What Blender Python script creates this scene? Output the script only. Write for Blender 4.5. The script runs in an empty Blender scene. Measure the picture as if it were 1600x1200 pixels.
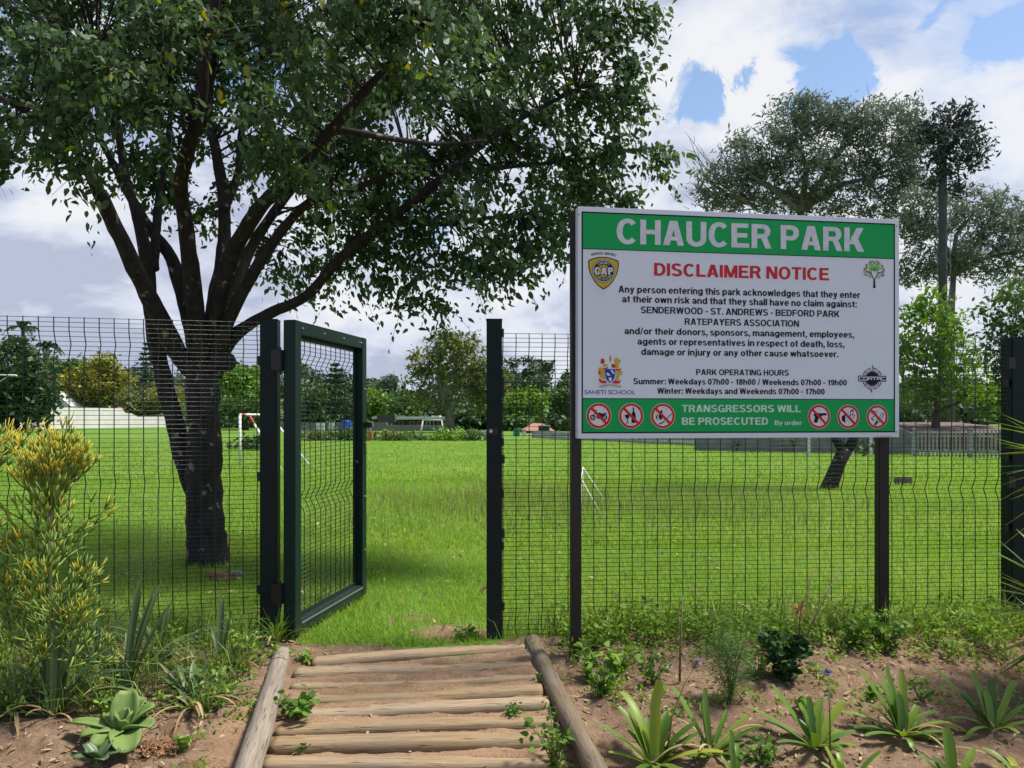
import bpy, bmesh, math, random
import numpy as np
from mathutils import Vector, Matrix, noise as mnoise

random.seed(11)
rng = np.random.default_rng(11)
SC = bpy.context.scene
COL = SC.collection
R = math.radians
F, HY, CZ = 1200.0, 650.0, 1.30          # focal length in photo pixels, horizon row, eye height over the field

# ------------------------------------------------------------------ camera, sky, sun, exposure
cam_data = bpy.data.cameras.new('camera')
cam_data.sensor_width = 36.0
cam_data.lens = 36.0 * F / 1600.0
cam_data.shift_y = 50.0 / 1600.0
cam_data.clip_start = 0.05
cam_data.clip_end = 3000
cam = bpy.data.objects.new('camera', cam_data)
cam.location = (0, 0, CZ)
cam.rotation_euler = (R(90), 0, 0)
COL.objects.link(cam)
SC.camera = cam
SC.view_settings.view_transform = 'Standard'
SC.view_settings.look = 'None'
SC.view_settings.exposure = 1.56
SC.view_settings.gamma = 1.0
SC.view_settings.use_curve_mapping = False
try:
    SC.cycles.use_denoising = True
    SC.cycles.max_bounces = 8
    SC.cycles.transparent_max_bounces = 8
except Exception:
    pass

SUN_DIR = Vector((0.46, 0.08, 0.88)).normalized()
sun_data = bpy.data.lights.new('sun', 'SUN')
sun_data.energy = 2.45
sun_data.angle = R(10.0)
sun_data.color = (1.0, 0.95, 0.86)
sun = bpy.data.objects.new('sun', sun_data)
sun.rotation_euler = SUN_DIR.to_track_quat('Z', 'Y').to_euler()
sun.location = SUN_DIR * 60
COL.objects.link(sun)

world = bpy.data.worlds.new('World')
SC.world = world
world.use_nodes = True


def build_world():
    nt = world.node_tree
    nt.nodes.clear()
    N = nt.nodes.new
    L = nt.links.new
    out = N('ShaderNodeOutputWorld')
    sky = N('ShaderNodeTexSky')
    sky.sky_type = 'NISHITA'
    sky.sun_disc = False
    sky.sun_elevation = math.asin(SUN_DIR.z)
    sky.sun_rotation = math.atan2(SUN_DIR.x, SUN_DIR.y)
    sky.air_density = 1.0
    sky.dust_density = 0.6
    bg_sky = N('ShaderNodeBackground')
    bg_sky.inputs['Strength'].default_value = 0.06
    L(sky.outputs[0], bg_sky.inputs['Color'])
    tc = N('ShaderNodeTexCoord')

    def vmath(op, a, b=None):
        n = N('ShaderNodeVectorMath')
        n.operation = op
        for k, v in enumerate((a, b)):
            if v is None:
                continue
            if isinstance(v, (tuple, list)):
                n.inputs[k].default_value = v
            else:
                L(v, n.inputs[k])
        return n

    def fmath(op, a, b=0.0, clamp=False):
        n = N('ShaderNodeMath')
        n.operation = op
        n.use_clamp = clamp
        for k, v in enumerate((a, b)):
            if isinstance(v, (int, float)):
                n.inputs[k].default_value = v
            else:
                L(v, n.inputs[k])
        return n.outputs[0]

    def smooth(v, lo, hi):
        n = N('ShaderNodeMapRange')
        n.interpolation_type = 'SMOOTHSTEP'
        L(v, n.inputs[0])
        n.inputs[1].default_value = lo
        n.inputs[2].default_value = hi
        return n.outputs[0]

    d = tc.outputs['Generated']
    flat = vmath('MULTIPLY', d, (1.0, 1.0, 1.9)).outputs[0]

    def noise(vec, scale, detail=7.0, rough=0.55, dist=0.0):
        n = N('ShaderNodeTexNoise')
        n.inputs['Scale'].default_value = scale
        n.inputs['Detail'].default_value = detail
        n.inputs['Roughness'].default_value = rough
        n.inputs['Distortion'].default_value = dist
        L(vec, n.inputs['Vector'])
        return n.outputs[0]

    def cloud_field(off):
        v = vmath('ADD', flat, off).outputs[0]
        a = noise(v, 2.6, 4.0, 0.5, 0.3)
        b = noise(v, 7.0, 9.0, 0.60, 0.5)
        return fmath('ADD', fmath('MULTIPLY', a, 0.62), fmath('MULTIPLY', b, 0.38))
    base_off = (3.3, 1.7, 0.4)
    den = cloud_field(base_off)
    den2 = cloud_field((base_off[0] + 0.06, base_off[1] + 0.01, base_off[2] + 0.10))
    lit = fmath('ADD', fmath('MULTIPLY', fmath('SUBTRACT', den, den2), 5.5), 0.52)
    # the air is brighter towards the sun
    dot = vmath('DOT_PRODUCT', d, tuple(Vector((0.75, 0.45, 0.48)).normalized())).outputs['Value']
    lit = fmath('ADD', lit, fmath('MULTIPLY', fmath('SUBTRACT', dot, 0.62), 0.75))
    lit = fmath('ADD', lit, fmath('MULTIPLY', fmath('SUBTRACT', noise(flat, 3.1, 4.0), 0.5), 0.9), True)
    ramp = N('ShaderNodeValToRGB')
    ramp.color_ramp.elements[0].position = 0.08
    ramp.color_ramp.elements[0].color = (0.165, 0.182, 0.235, 1)
    ramp.color_ramp.elements[1].position = 0.95
    ramp.color_ramp.elements[1].color = (0.298, 0.303, 0.316, 1)
    e = ramp.color_ramp.elements.new(0.5)
    e.color = (0.247, 0.262, 0.302, 1)
    L(lit, ramp.inputs[0])
    bg_cl = N('ShaderNodeBackground')
    bg_cl.inputs['Strength'].default_value = 1.0
    L(ramp.outputs[0], bg_cl.inputs['Color'])
    # cover: nearly closed, with a few gaps of blue
    wob = noise(d, 13.0, 8.0, 0.62, 0.6)
    cov = fmath('ADD', den, 0.0)
    for (px, py, r) in ((1288, 122, 0.024), (1335, 92, 0.014), (1240, 150, 0.014), (1076, 140, 0.017), (1098, 172, 0.013), (1165, 125, 0.008), (1560, 58, 0.013), (1450, 40, 0.010),
                        (410, 85, 0.05), (655, 355, 0.03), (850, 350, 0.02), (-500, -200, 0.2), (1900, -300, 0.2)):
        h = Vector(((px - 800) / F, 1, (HY - py) / F)).normalized()
        dist = vmath('DISTANCE', d, tuple(h)).outputs['Value']
        dist = fmath('ADD', dist, fmath('MULTIPLY', fmath('SUBTRACT', wob, 0.5), 0.15))
        hole = fmath('SUBTRACT', 1.0, smooth(dist, r * 0.0, r * 2.6))
        cov = fmath('SUBTRACT', cov, fmath('MULTIPLY', hole, 0.34))
    cover = smooth(cov, 0.10, 0.41)
    sp = N('ShaderNodeSeparateXYZ')
    L(d, sp.inputs[0])
    back = smooth(fmath('ADD', sp.outputs['Y'], fmath('MULTIPLY', fmath('SUBTRACT', wob, 0.5), 0.8)), -0.35, 0.12)
    cover = fmath('MULTIPLY', cover, fmath('ADD', fmath('MULTIPLY', back, 0.75), 0.25))
    mix = N('ShaderNodeMixShader')
    L(cover, mix.inputs[0])
    L(bg_sky.outputs[0], mix.inputs[1])
    L(bg_cl.outputs[0], mix.inputs[2])
    L(mix.outputs[0], out.inputs['Surface'])


build_world()

# ------------------------------------------------------------------ helpers


def P(px, py, d):
    """a point that the photograph shows at (px, py), at distance d in front of the eye"""
    return Vector(((px - 800) / F * d, d, CZ + (HY - py) / F * d))


def sstep(a, b, x):
    t = np.clip((np.asarray(x, float) - a) / (b - a), 0, 1)
    return t * t * (3 - 2 * t)


def zground(x, y):
    """height of the ground: a level field, and a bank falling to the path on this side of the fence"""
    x = np.asarray(x, float)
    y = np.asarray(y, float)
    z = -0.16 * np.clip(4.25 - y, 0, 1.9)
    z = z + 0.045 * sstep(0.15, 0.7, x) * sstep(5.4, 4.5, y) * sstep(2.6, 3.6, y)
    z = z + 0.03 * sstep(-1.5, -2.2, x) * sstep(5.2, 4.4, y)
    z = z + 0.02 * np.sin(x * 0.31 + 1.0) * np.sin(y * 0.23) * sstep(8, 20, y)
    return z


def G(px, py):
    """the ground point seen at a photo pixel"""
    lo, hi = 1.5, 400.0
    for _ in range(60):
        m = 0.5 * (lo + hi)
        p = P(px, py, m)
        if p.z > float(zground(p.x, p.y)):
            lo = m
        else:
            hi = m
    return P(px, py, lo)


def tag(o, label=None, cat=None, group=None, kind=None):
    if label:
        o['label'] = label
    if cat:
        o['category'] = cat
    if group:
        o['group'] = group
    if kind:
        o['kind'] = kind
    return o


def empty(name, loc=(0, 0, 0), rz=0.0, label=None, cat=None, group=None, parent=None):
    o = bpy.data.objects.new(name, None)
    o.empty_display_size = 0.1
    COL.objects.link(o)
    o.location = loc
    o.rotation_euler = (0, 0, rz)
    if parent:
        o.parent = parent
    return tag(o, label, cat, group)


class MB:
    """collects simple shapes into one mesh"""

    def __init__(self):
        self.v = []
        self.f = []

    def add(self, vs, fs):
        n = len(self.v)
        self.v.extend([tuple(p) for p in vs])
        self.f.extend([tuple(i + n for i in f) for f in fs])

    def box(self, c, s, rz=0.0, mat=None):
        hx, hy, hz = s[0] / 2, s[1] / 2, s[2] / 2
        vs = [Vector((sx * hx, sy * hy, sz * hz)) for sx in (-1, 1) for sy in (-1, 1) for sz in (-1, 1)]
        M = Matrix.Rotation(rz, 3, 'Z') if mat is None else mat
        vs = [M @ p + Vector(c) for p in vs]
        self.add(vs, [(0, 1, 3, 2), (4, 6, 7, 5), (0, 4, 5, 1), (2, 3, 7, 6), (0, 2, 6, 4), (1, 5, 7, 3)])
        return self

    def bevbox(self, c, s, b=0.004, rz=0.0):
        bm = bmesh.new()
        bmesh.ops.create_cube(bm, size=1.0)
        for v in bm.verts:
            v.co = Vector((v.co.x * s[0], v.co.y * s[1], v.co.z * s[2]))
        bmesh.ops.bevel(bm, geom=bm.edges[:], offset=b, segments=2, affect='EDGES')
        M = Matrix.Rotation(rz, 3, 'Z')
        bm.verts.ensure_lookup_table()
        self.add([M @ v.co + Vector(c) for v in bm.verts], [[v.index for v in f.verts] for f in bm.faces])
        bm.free()
        return self

    def tube(self, pts, radii, n=8, cap=True):
        pts = [Vector(p) for p in pts]
        if isinstance(radii, (int, float)):
            radii = [radii] * len(pts)
        ref = None
        vs = []
        for i, p in enumerate(pts):
            t = (pts[min(i + 1, len(pts) - 1)] - pts[max(i - 1, 0)])
            if t.length < 1e-9:
                t = Vector((0, 0, 1))
            t.normalize()
            if ref is None:
                ref = t.orthogonal().normalized()
            else:
                ref = ref - t * ref.dot(t)
                if ref.length < 1e-6:
                    ref = t.orthogonal()
                ref.normalize()
            b = t.cross(ref)
            for k in range(n):
                a = 2 * math.pi * k / n
                vs.append(p + (ref * math.cos(a) + b * math.sin(a)) * radii[i])
        fs = []
        for i in range(len(pts) - 1):
            for k in range(n):
                k2 = (k + 1) % n
                fs.append((i * n + k, i * n + k2, (i + 1) * n + k2, (i + 1) * n + k))
        if cap:
            fs.append(tuple(range(n - 1, -1, -1)))
            fs.append(tuple((len(pts) - 1) * n + k for k in range(n)))
        self.add(vs, fs)
        return self

    def ribbon(self, pts, widths, side, fold=0.0):
        """a strap leaf: three vertices across, folded along its midrib"""
        pts = [Vector(p) for p in pts]
        side = Vector(side).normalized()
        vs = []
        for i, p in enumerate(pts):
            t = (pts[min(i + 1, len(pts) - 1)] - pts[max(i - 1, 0)]).normalized()
            s = side - t * side.dot(t)
            if s.length < 1e-6:
                s = t.orthogonal()
            s.normalize()
            up = s.cross(t)
            if up.z < 0:
                up = -up
            w = widths[i] / 2
            vs += [p - s * w + up * fold * w, p, p + s * w + up * fold * w]
        fs = []
        for i in range(len(pts) - 1):
            a = i * 3
            fs += [(a, a + 1, a + 4, a + 3), (a + 1, a + 2, a + 5, a + 4)]
        self.add(vs, fs)
        return self

    def build(self, name, mat, parent=None, smooth=False, loc=None):
        me = bpy.data.meshes.new(name)
        vs = self.v
        if loc is not None:
            L = Vector(loc)
            vs = [tuple(Vector(p) - L) for p in vs]
        me.from_pydata(vs, [], self.f)
        me.materials.append(mat)
        if smooth:
            me.polygons.foreach_set('use_smooth', [True] * len(me.polygons))
        me.update()
        o = bpy.data.objects.new(name, me)
        COL.objects.link(o)
        if loc is not None:
            o.location = loc
        if parent:
            o.parent = parent
        return o


def poly_obj(name, V, nper, mat, parent=None, loc=None, smooth=False):
    """V: (N, nper, 3) array, one face per row"""
    N = V.shape[0]
    me = bpy.data.meshes.new(name)
    co = V.reshape(-1, 3).astype(np.float32)
    if loc is not None:
        co = co - np.array(loc, np.float32)
    me.vertices.add(N * nper)
    me.vertices.foreach_set('co', co.ravel())
    me.loops.add(N * nper)
    me.loops.foreach_set('vertex_index', np.arange(N * nper, dtype=np.int32))
    me.polygons.add(N)
    me.polygons.foreach_set('loop_start', np.arange(0, N * nper, nper, dtype=np.int32))
    me.update(calc_edges=True)
    me.validate()
    me.materials.append(mat)
    if smooth:
        me.polygons.foreach_set('use_smooth', np.ones(N, dtype=bool))
    o = bpy.data.objects.new(name, me)
    COL.objects.link(o)
    if loc is not None:
        o.location = loc
    if parent:
        o.parent = parent
    return o


def norm(a):
    return a / np.maximum(np.linalg.norm(a, axis=-1, keepdims=True), 1e-9)


def leaf_quads(c, L, W, axis=None, axis_mix=0.0, up=0.5, fold=0.18, var=0.35):
    """kite leaves at centres c (N,3): random directions, blades turned towards the sky by 'up'"""
    n = len(c)
    a = norm(rng.normal(size=(n, 3)))
    if axis is not None:
        a = norm(a * (1 - axis_mix) + np.asarray(axis) * axis_mix)
    nn = rng.normal(size=(n, 3))
    nn[:, 2] += up * 2.0
    nn = nn - a * (nn * a).sum(1, keepdims=True)
    nn = norm(nn)
    w = np.cross(a, nn)
    s = (1 + var * rng.normal(size=(n, 1))).clip(0.45, 1.7)
    l = L * s
    ww = W * s * 0.5
    p0 = c - a * l * 0.5
    m = c - a * l * 0.06
    V = np.stack([p0, m + w * ww + nn * ww * fold, c + a * l * 0.5, m - w * ww + nn * ww * fold], axis=1)
    return V


def leaf6(c, L, W, axis=None, axis_mix=0.0, up=0.5, fold=0.2, var=0.3):
    """pointed oval leaves with six corners"""
    n = len(c)
    a = norm(rng.normal(size=(n, 3)))
    if axis is not None:
        a = norm(a * (1 - axis_mix) + np.asarray(axis) * axis_mix)
    nn = rng.normal(size=(n, 3))
    nn[:, 2] += up * 2.0
    nn = norm(nn - a * (nn * a).sum(1, keepdims=True))
    w = np.cross(a, nn)
    s = (1 + var * rng.normal(size=(n, 1))).clip(0.5, 1.6)
    l = L * s
    ww = W * s * 0.5
    p0 = c - a * l * 0.5
    m1 = c - a * l * 0.22
    m2 = c + a * l * 0.14 - nn * l * 0.03
    tip = c + a * l * 0.5 - nn * l * 0.10
    return np.stack([p0, m1 + w * ww * .92 + nn * ww * fold, m2 + w * ww * .72 + nn * ww * fold, tip, m2 - w * ww * .72 + nn * ww * fold, m1 - w * ww * .92 + nn * ww * fold], axis=1)


def crown_points(blobs, dens, per, spread, inner=0.42):
    """leaf positions gathered into clumps inside ellipsoid blobs [(centre, (rx, ry, rz))]"""
    out = []
    for c, r in blobs:
        r = np.array(r)
        size = (r[0] * r[2]) ** 0.5
        nc = max(4, int(dens * size * size))
        dirs = norm(rng.normal(size=(nc, 3)))
        rad = rng.random((nc, 1)) ** inner
        cen = np.array(c) + dirs * rad * r
        sp = spread * (0.7 + 0.6 * rng.random((nc, 1, 1)))
        k = per
        pts = cen[:, None, :] + rng.normal(size=(nc, k, 3)) * sp * np.array([1, 1, 0.75])
        keep = rng.random((nc, k)) < (0.55 + 0.45 * rng.random((nc, 1)))
        out.append(pts[keep])
    return np.concatenate(out)


# ------------------------------------------------------------------ materials
MATS = {}


def new_mat(name):
    m = bpy.data.materials.new(name)
    m.use_nodes = True
    nt = m.node_tree
    return m, nt, nt.nodes['Principled BSDF']


def plain(name, c, rough=0.6, c2=None, scale=8.0, bump=0.0, metal=0.0, stretch=(1, 1, 1), detail=5.0, spec=0.4):
    m, nt, b = new_mat(name)
    N, L = nt.nodes.new, nt.links.new
    b.inputs['Roughness'].default_value = rough
    b.inputs['Metallic'].default_value = metal
    b.inputs['Specular IOR Level'].default_value = spec
    if c2 is None:
        c2 = tuple(x * 0.82 for x in c)
    tc = N('ShaderNodeTexCoord')
    mp = N('ShaderNodeMapping')
    mp.inputs['Scale'].default_value = stretch
    L(tc.outputs['Object'], mp.inputs['Vector'])
    n = N('ShaderNodeTexNoise')
    n.inputs['Scale'].default_value = scale
    n.inputs['Detail'].default_value = detail
    n.inputs['Roughness'].default_value = 0.6
    L(mp.outputs[0], n.inputs['Vector'])
    r = N('ShaderNodeValToRGB')
    r.color_ramp.elements[0].position = 0.35
    r.color_ramp.elements[0].color = (*c2, 1)
    r.color_ramp.elements[1].position = 0.65
    r.color_ramp.elements[1].color = (*c, 1)
    L(n.outputs[0], r.inputs[0])
    L(r.outputs[0], b.inputs['Base Color'])
    if bump:
        bp = N('ShaderNodeBump')
        bp.inputs['Strength'].default_value = bump
        bp.inputs['Distance'].default_value = 0.02
        L(n.outputs[0], bp.inputs['Height'])
        L(bp.outputs[0], b.inputs['Normal'])
    return m


def leafy(name, cols, trans=0.3, rough=0.5, spec=0.35, noise_scale=0.0):
    """leaves: each leaf takes its own colour from the list; light also passes through the blade"""
    m, nt, b = new_mat(name)
    N, L = nt.nodes.new, nt.links.new
    geo = N('ShaderNodeNewGeometry')
    r = N('ShaderNodeValToRGB')
    el = r.color_ramp.elements
    k = len(cols)
    el[0].position = 0.0
    el[0].color = (*cols[0], 1)
    el[1].position = 1.0
    el[1].color = (*cols[-1], 1)
    for i in range(1, k - 1):
        e = el.new(i / (k - 1))
        e.color = (*cols[i], 1)
    fac = geo.outputs['Random Per Island']
    if noise_scale:
        tc = N('ShaderNodeTexCoord')
        n = N('ShaderNodeTexNoise')
        n.inputs['Scale'].default_value = noise_scale
        n.inputs['Detail'].default_value = 2.0
        L(tc.outputs['Object'], n.inputs['Vector'])
        mr = N('ShaderNodeMapRange')
        L(n.outputs[0], mr.inputs[0])
        mr.inputs[1].default_value = 0.3
        mr.inputs[2].default_value = 0.7
        mx = N('ShaderNodeMath')
        mx.operation = 'MULTIPLY_ADD'
        L(fac, mx.inputs[0])
        mx.inputs[1].default_value = 0.55
        ml = N('ShaderNodeMath')
        ml.operation = 'MULTIPLY'
        L(mr.outputs[0], ml.inputs[0])
        ml.inputs[1].default_value = 0.45
        L(ml.outputs[0], mx.inputs[2])
        fac = mx.outputs[0]
    L(fac, r.inputs[0])
    L(r.outputs[0], b.inputs['Base Color'])
    b.inputs['Roughness'].default_value = rough
    b.inputs['Specular IOR Level'].default_value = spec
    if trans:
        t = N('ShaderNodeBsdfTranslucent')
        hs = N('ShaderNodeHueSaturation')
        hs.inputs['Hue'].default_value = 0.485
        hs.inputs['Saturation'].default_value = 1.1
        hs.inputs['Value'].default_value = 1.25
        L(r.outputs[0], hs.inputs['Color'])
        L(hs.outputs[0], t.inputs['Color'])
        mx = N('ShaderNodeMixShader')
        mx.inputs[0].default_value = trans
        out = nt.nodes['Material Output']
        L(b.outputs[0], mx.inputs[1])
        L(t.outputs[0], mx.inputs[2])
        L(mx.outputs[0], out.inputs['Surface'])
    return m


def bark_mat(name, c1, c2, scale=14.0, patch=None):
    m, nt, b = new_mat(name)
    N, L = nt.nodes.new, nt.links.new
    tc = N('ShaderNodeTexCoord')
    mp = N('ShaderNodeMapping')
    mp.inputs['Scale'].default_value = (1, 1, 0.3)
    L(tc.outputs['Object'], mp.inputs['Vector'])
    n = N('ShaderNodeTexNoise')
    n.inputs['Scale'].default_value = scale
    n.inputs['Detail'].default_value = 8
    n.inputs['Roughness'].default_value = 0.7
    L(mp.outputs[0], n.inputs['Vector'])
    r = N('ShaderNodeValToRGB')
    r.color_ramp.elements[0].position = 0.32
    r.color_ramp.elements[0].color = (*c2, 1)
    r.color_ramp.elements[1].position = 0.7
    r.color_ramp.elements[1].color = (*c1, 1)
    L(n.outputs[0], r.inputs[0])
    col = r.outputs[0]
    if patch:                                   # pale lichen spots
        v = N('ShaderNodeTexNoise')
        v.inputs['Scale'].default_value = 11.0
        v.inputs['Detail'].default_value = 3
        L(tc.outputs['Object'], v.inputs['Vector'])
        s = N('ShaderNodeMapRange')
        L(v.outputs[0], s.inputs[0])
        s.inputs[1].default_value = 0.63
        s.inputs[2].default_value = 0.70
        mx = N('ShaderNodeMixRGB')
        L(s.outputs[0], mx.inputs[0])
        L(col, mx.inputs[1])
        mx.inputs[2].default_value = (*patch, 1)
        col = mx.outputs[0]
    L(col, b.inputs['Base Color'])
    b.inputs['Roughness'].default_value = 0.9
    b.inputs['Specular IOR Level'].default_value = 0.2
    bp = N('ShaderNodeBump')
    bp.inputs['Strength'].default_value = 0.9
    bp.inputs['Distance'].default_value = 0.02
    L(n.outputs[0], bp.inputs['Height'])
    L(bp.outputs[0], b.inputs['Normal'])
    return m


def timber_mat(name, c1, c2, c3):
    """weathered round timber: grain and splits along local X"""
    m, nt, b = new_mat(name)
    N, L = nt.nodes.new, nt.links.new
    tc = N('ShaderNodeTexCoord')

    def nz(scale, stretch, detail=6, rough=0.6):
        mp = N('ShaderNodeMapping')
        mp.inputs['Scale'].default_value = stretch
        L(tc.outputs['Object'], mp.inputs['Vector'])
        n = N('ShaderNodeTexNoise')
        n.inputs['Scale'].default_value = scale
        n.inputs['Detail'].default_value = detail
        n.inputs['Roughness'].default_value = rough
        L(mp.outputs[0], n.inputs['Vector'])
        return n.outputs[0]
    grain = nz(60, (0.06, 1, 1))
    blot = nz(4.5, (0.7, 1, 1), 4)
    fine = nz(160, (0.04, 1, 1), 3)
    r = N('ShaderNodeValToRGB')
    r.color_ramp.elements[0].position = 0.3
    r.color_ramp.elements[0].color = (*c2, 1)
    r.color_ramp.elements[1].position = 0.62
    r.color_ramp.elements[1].color = (*c1, 1)
    L(grain, r.inputs[0])
    r2 = N('ShaderNodeMapRange')
    L(blot, r2.inputs[0])
    r2.inputs[1].default_value = 0.45
    r2.inputs[2].default_value = 0.75
    mx = N('ShaderNodeMixRGB')
    L(r2.outputs[0], mx.inputs[0])
    L(r.outputs[0], mx.inputs[1])
    mx.inputs[2].default_value = (*c3, 1)
    # dark splits that run along the log
    sp = N('ShaderNodeMapRange')
    L(fine, sp.inputs[0])
    sp.inputs[1].default_value = 0.33
    sp.inputs[2].default_value = 0.40
    m2 = N('ShaderNodeMixRGB')
    L(sp.outputs[0], m2.inputs[0])
    m2.inputs[1].default_value = (c2[0] * 0.3, c2[1] * 0.3, c2[2] * 0.3, 1)
    L(mx.outputs[0], m2.inputs[2])
    oi = N('ShaderNodeObjectInfo')
    vr = N('ShaderNodeMapRange')
    L(oi.outputs['Random'], vr.inputs[0])
    vr.inputs[3].default_value = 0.80
    vr.inputs[4].default_value = 1.18
    hs = N('ShaderNodeHueSaturation')
    L(vr.outputs[0], hs.inputs['Value'])
    vs_ = N('ShaderNodeMapRange')
    L(oi.outputs['Random'], vs_.inputs[0])
    vs_.inputs[3].default_value = 1.1
    vs_.inputs[4].default_value = 0.78
    L(vs_.outputs[0], hs.inputs['Saturation'])
    L(m2.outputs[0], hs.inputs['Color'])
    L(hs.outputs[0], b.inputs['Base Color'])
    b.inputs['Roughness'].default_value = 0.85
    b.inputs['Specular IOR Level'].default_value = 0.2
    bp = N('ShaderNodeBump')
    bp.inputs['Strength'].default_value = 0.7
    bp.inputs['Distance'].default_value = 0.006
    L(grain, bp.inputs['Height'])
    L(bp.outputs[0], b.inputs['Normal'])
    return m


def ground_mat():
    m, nt, b = new_mat('ground_surface')
    N, L = nt.nodes.new, nt.links.new
    tc = N('ShaderNodeTexCoord')

    def nz(scale, detail=6, rough=0.6):
        n = N('ShaderNodeTexNoise')
        n.inputs['Scale'].default_value = scale
        n.inputs['Detail'].default_value = detail
        n.inputs['Roughness'].default_value = rough
        L(tc.outputs['Object'], n.inputs['Vector'])
        return n.outputs[0]

    def ramp(fac, stops):
        r = N('ShaderNodeValToRGB')
        el = r.color_ramp.elements
        el[0].position, el[0].color = stops[0][0], (*stops[0][1], 1)
        el[1].position, el[1].color = stops[-1][0], (*stops[-1][1], 1)
        for p, c in stops[1:-1]:
            e = el.new(p)
            e.color = (*c, 1)
        L(fac, r.inputs[0])
        return r.outputs[0]
    soil_c = ramp(nz(9, 9, 0.68), [(0.28, (0.125, 0.080, 0.050)), (0.5, (0.22, 0.148, 0.098)), (0.72, (0.32, 0.24, 0.172))])
    soil_f = ramp(nz(95, 4, 0.7), [(0.3, (0.45, 0.45, 0.45)), (0.62, (1.15, 1.1, 1.05))])
    mul = N('ShaderNodeMixRGB')
    mul.blend_type = 'MULTIPLY'
    mul.inputs[0].default_value = 0.7
    L(soil_c, mul.inputs[1])
    L(soil_f, mul.inputs[2])
    g1 = ramp(nz(0.35, 5, 0.6), [(0.3, (0.085, 0.175, 0.028)), (0.55, (0.12, 0.22, 0.036)), (0.75, (0.18, 0.225, 0.06))])
    g2 = ramp(nz(22, 6, 0.7), [(0.3, (0.55, 0.58, 0.5)), (0.65, (1.12, 1.1, 1.0))])
    mg = N('ShaderNodeMixRGB')
    mg.blend_type = 'MULTIPLY'
    mg.inputs[0].default_value = 0.8
    L(g1, mg.inputs[1])
    L(g2, mg.inputs[2])
    at = N('ShaderNodeAttribute')
    at.attribute_name = 'soil'
    ad = N('ShaderNodeMath')
    ad.operation = 'ADD'
    L(at.outputs['Fac'], ad.inputs[0])
    sb = N('ShaderNodeMath')
    sb.operation = 'MULTIPLY_ADD'
    L(nz(7, 6, 0.65), sb.inputs[0])
    sb.inputs[1].default_value = 0.9
    sb.inputs[2].default_value = -0.45
    L(sb.outputs[0], ad.inputs[1])
    sm = N('ShaderNodeMapRange')
    sm.interpolation_type = 'SMOOTHSTEP'
    L(ad.outputs[0], sm.inputs[0])
    sm.inputs[1].default_value = 0.40
    sm.inputs[2].default_value = 0.60
    a2 = N('ShaderNodeAttribute')
    a2.attribute_name = 'sand'
    sd = N('ShaderNodeMath')
    sd.operation = 'MULTIPLY_ADD'
    L(nz(5, 5, 0.6), sd.inputs[0])
    sd.inputs[1].default_value = 1.2
    sd.inputs[2].default_value = -0.1
    sf = N('ShaderNodeMath')
    sf.operation = 'MULTIPLY'
    sf.use_clamp = True
    L(sd.outputs[0], sf.inputs[0])
    L(a2.outputs['Fac'], sf.inputs[1])
    sandy = ramp(nz(60, 5, 0.7), [(0.3, (0.26, 0.155, 0.09)), (0.6, (0.43, 0.275, 0.17))])
    ms = N('ShaderNodeMixRGB')
    L(sf.outputs[0], ms.inputs[0])
    L(mul.outputs[0], ms.inputs[1])
    L(sandy, ms.inputs[2])
    mx = N('ShaderNodeMixRGB')
    L(sm.outputs[0], mx.inputs[0])
    L(mg.outputs[0], mx.inputs[1])
    L(ms.outputs[0], mx.inputs[2])
    L(mx.outputs[0], b.inputs['Base Color'])
    b.inputs['Roughness'].default_value = 0.95
    b.inputs['Specular IOR Level'].default_value = 0.1
    bp = N('ShaderNodeBump')
    bp.inputs['Strength'].default_value = 0.8
    bp.inputs['Distance'].default_value = 0.02
    L(nz(70, 6, 0.7), bp.inputs['Height'])
    L(bp.outputs[0], b.inputs['Normal'])
    return m


M = {}
M['post'] = plain('dark_green_paint', (0.003, 0.013, 0.014), 0.45, (0.002, 0.009, 0.010), 30, 0.05, spec=0.18)
M['gate'] = plain('gate_green_paint', (0.004, 0.020, 0.016), 0.42, (0.003, 0.015, 0.013), 40, 0.04, spec=0.22)
M['wire'] = plain('wire_coating', (0.006, 0.017, 0.014), 0.35, None, 30)
M['black'] = plain('black_paint', (0.008, 0.008, 0.009), 0.45, (0.012, 0.011, 0.011), 30, 0.05)
def dusty(m, tint, lo, hi, amount):
    nt = m.node_tree
    N, L = nt.nodes.new, nt.links.new
    b = nt.nodes['Principled BSDF']
    src = b.inputs['Base Color'].links[0].from_socket
    geo = N('ShaderNodeNewGeometry')
    sx = N('ShaderNodeSeparateXYZ')
    L(geo.outputs['Position'], sx.inputs[0])
    mr = N('ShaderNodeMapRange')
    L(sx.outputs['Z'], mr.inputs[0])
    mr.inputs[1].default_value, mr.inputs[2].default_value = lo, hi
    mr.inputs[3].default_value, mr.inputs[4].default_value = 0.55, 0.0
    n = N('ShaderNodeTexNoise')
    n.inputs['Scale'].default_value = 24
    n.inputs['Detail'].default_value = 8
    n.inputs['Roughness'].default_value = 0.75
    L(geo.outputs['Position'], n.inputs['Vector'])
    a = N('ShaderNodeMath')
    a.operation = 'ADD'
    L(n.outputs[0], a.inputs[0])
    L(mr.outputs[0], a.inputs[1])
    m2 = N('ShaderNodeMapRange')
    L(a.outputs[0], m2.inputs[0])
    m2.inputs[1].default_value, m2.inputs[2].default_value = 0.58, 1.0
    m2.inputs[4].default_value = amount
    mx = N('ShaderNodeMixRGB')
    L(m2.outputs[0], mx.inputs[0])
    L(src, mx.inputs[1])
    mx.inputs[2].default_value = (*tint, 1)
    L(mx.outputs[0], b.inputs['Base Color'])


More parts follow.
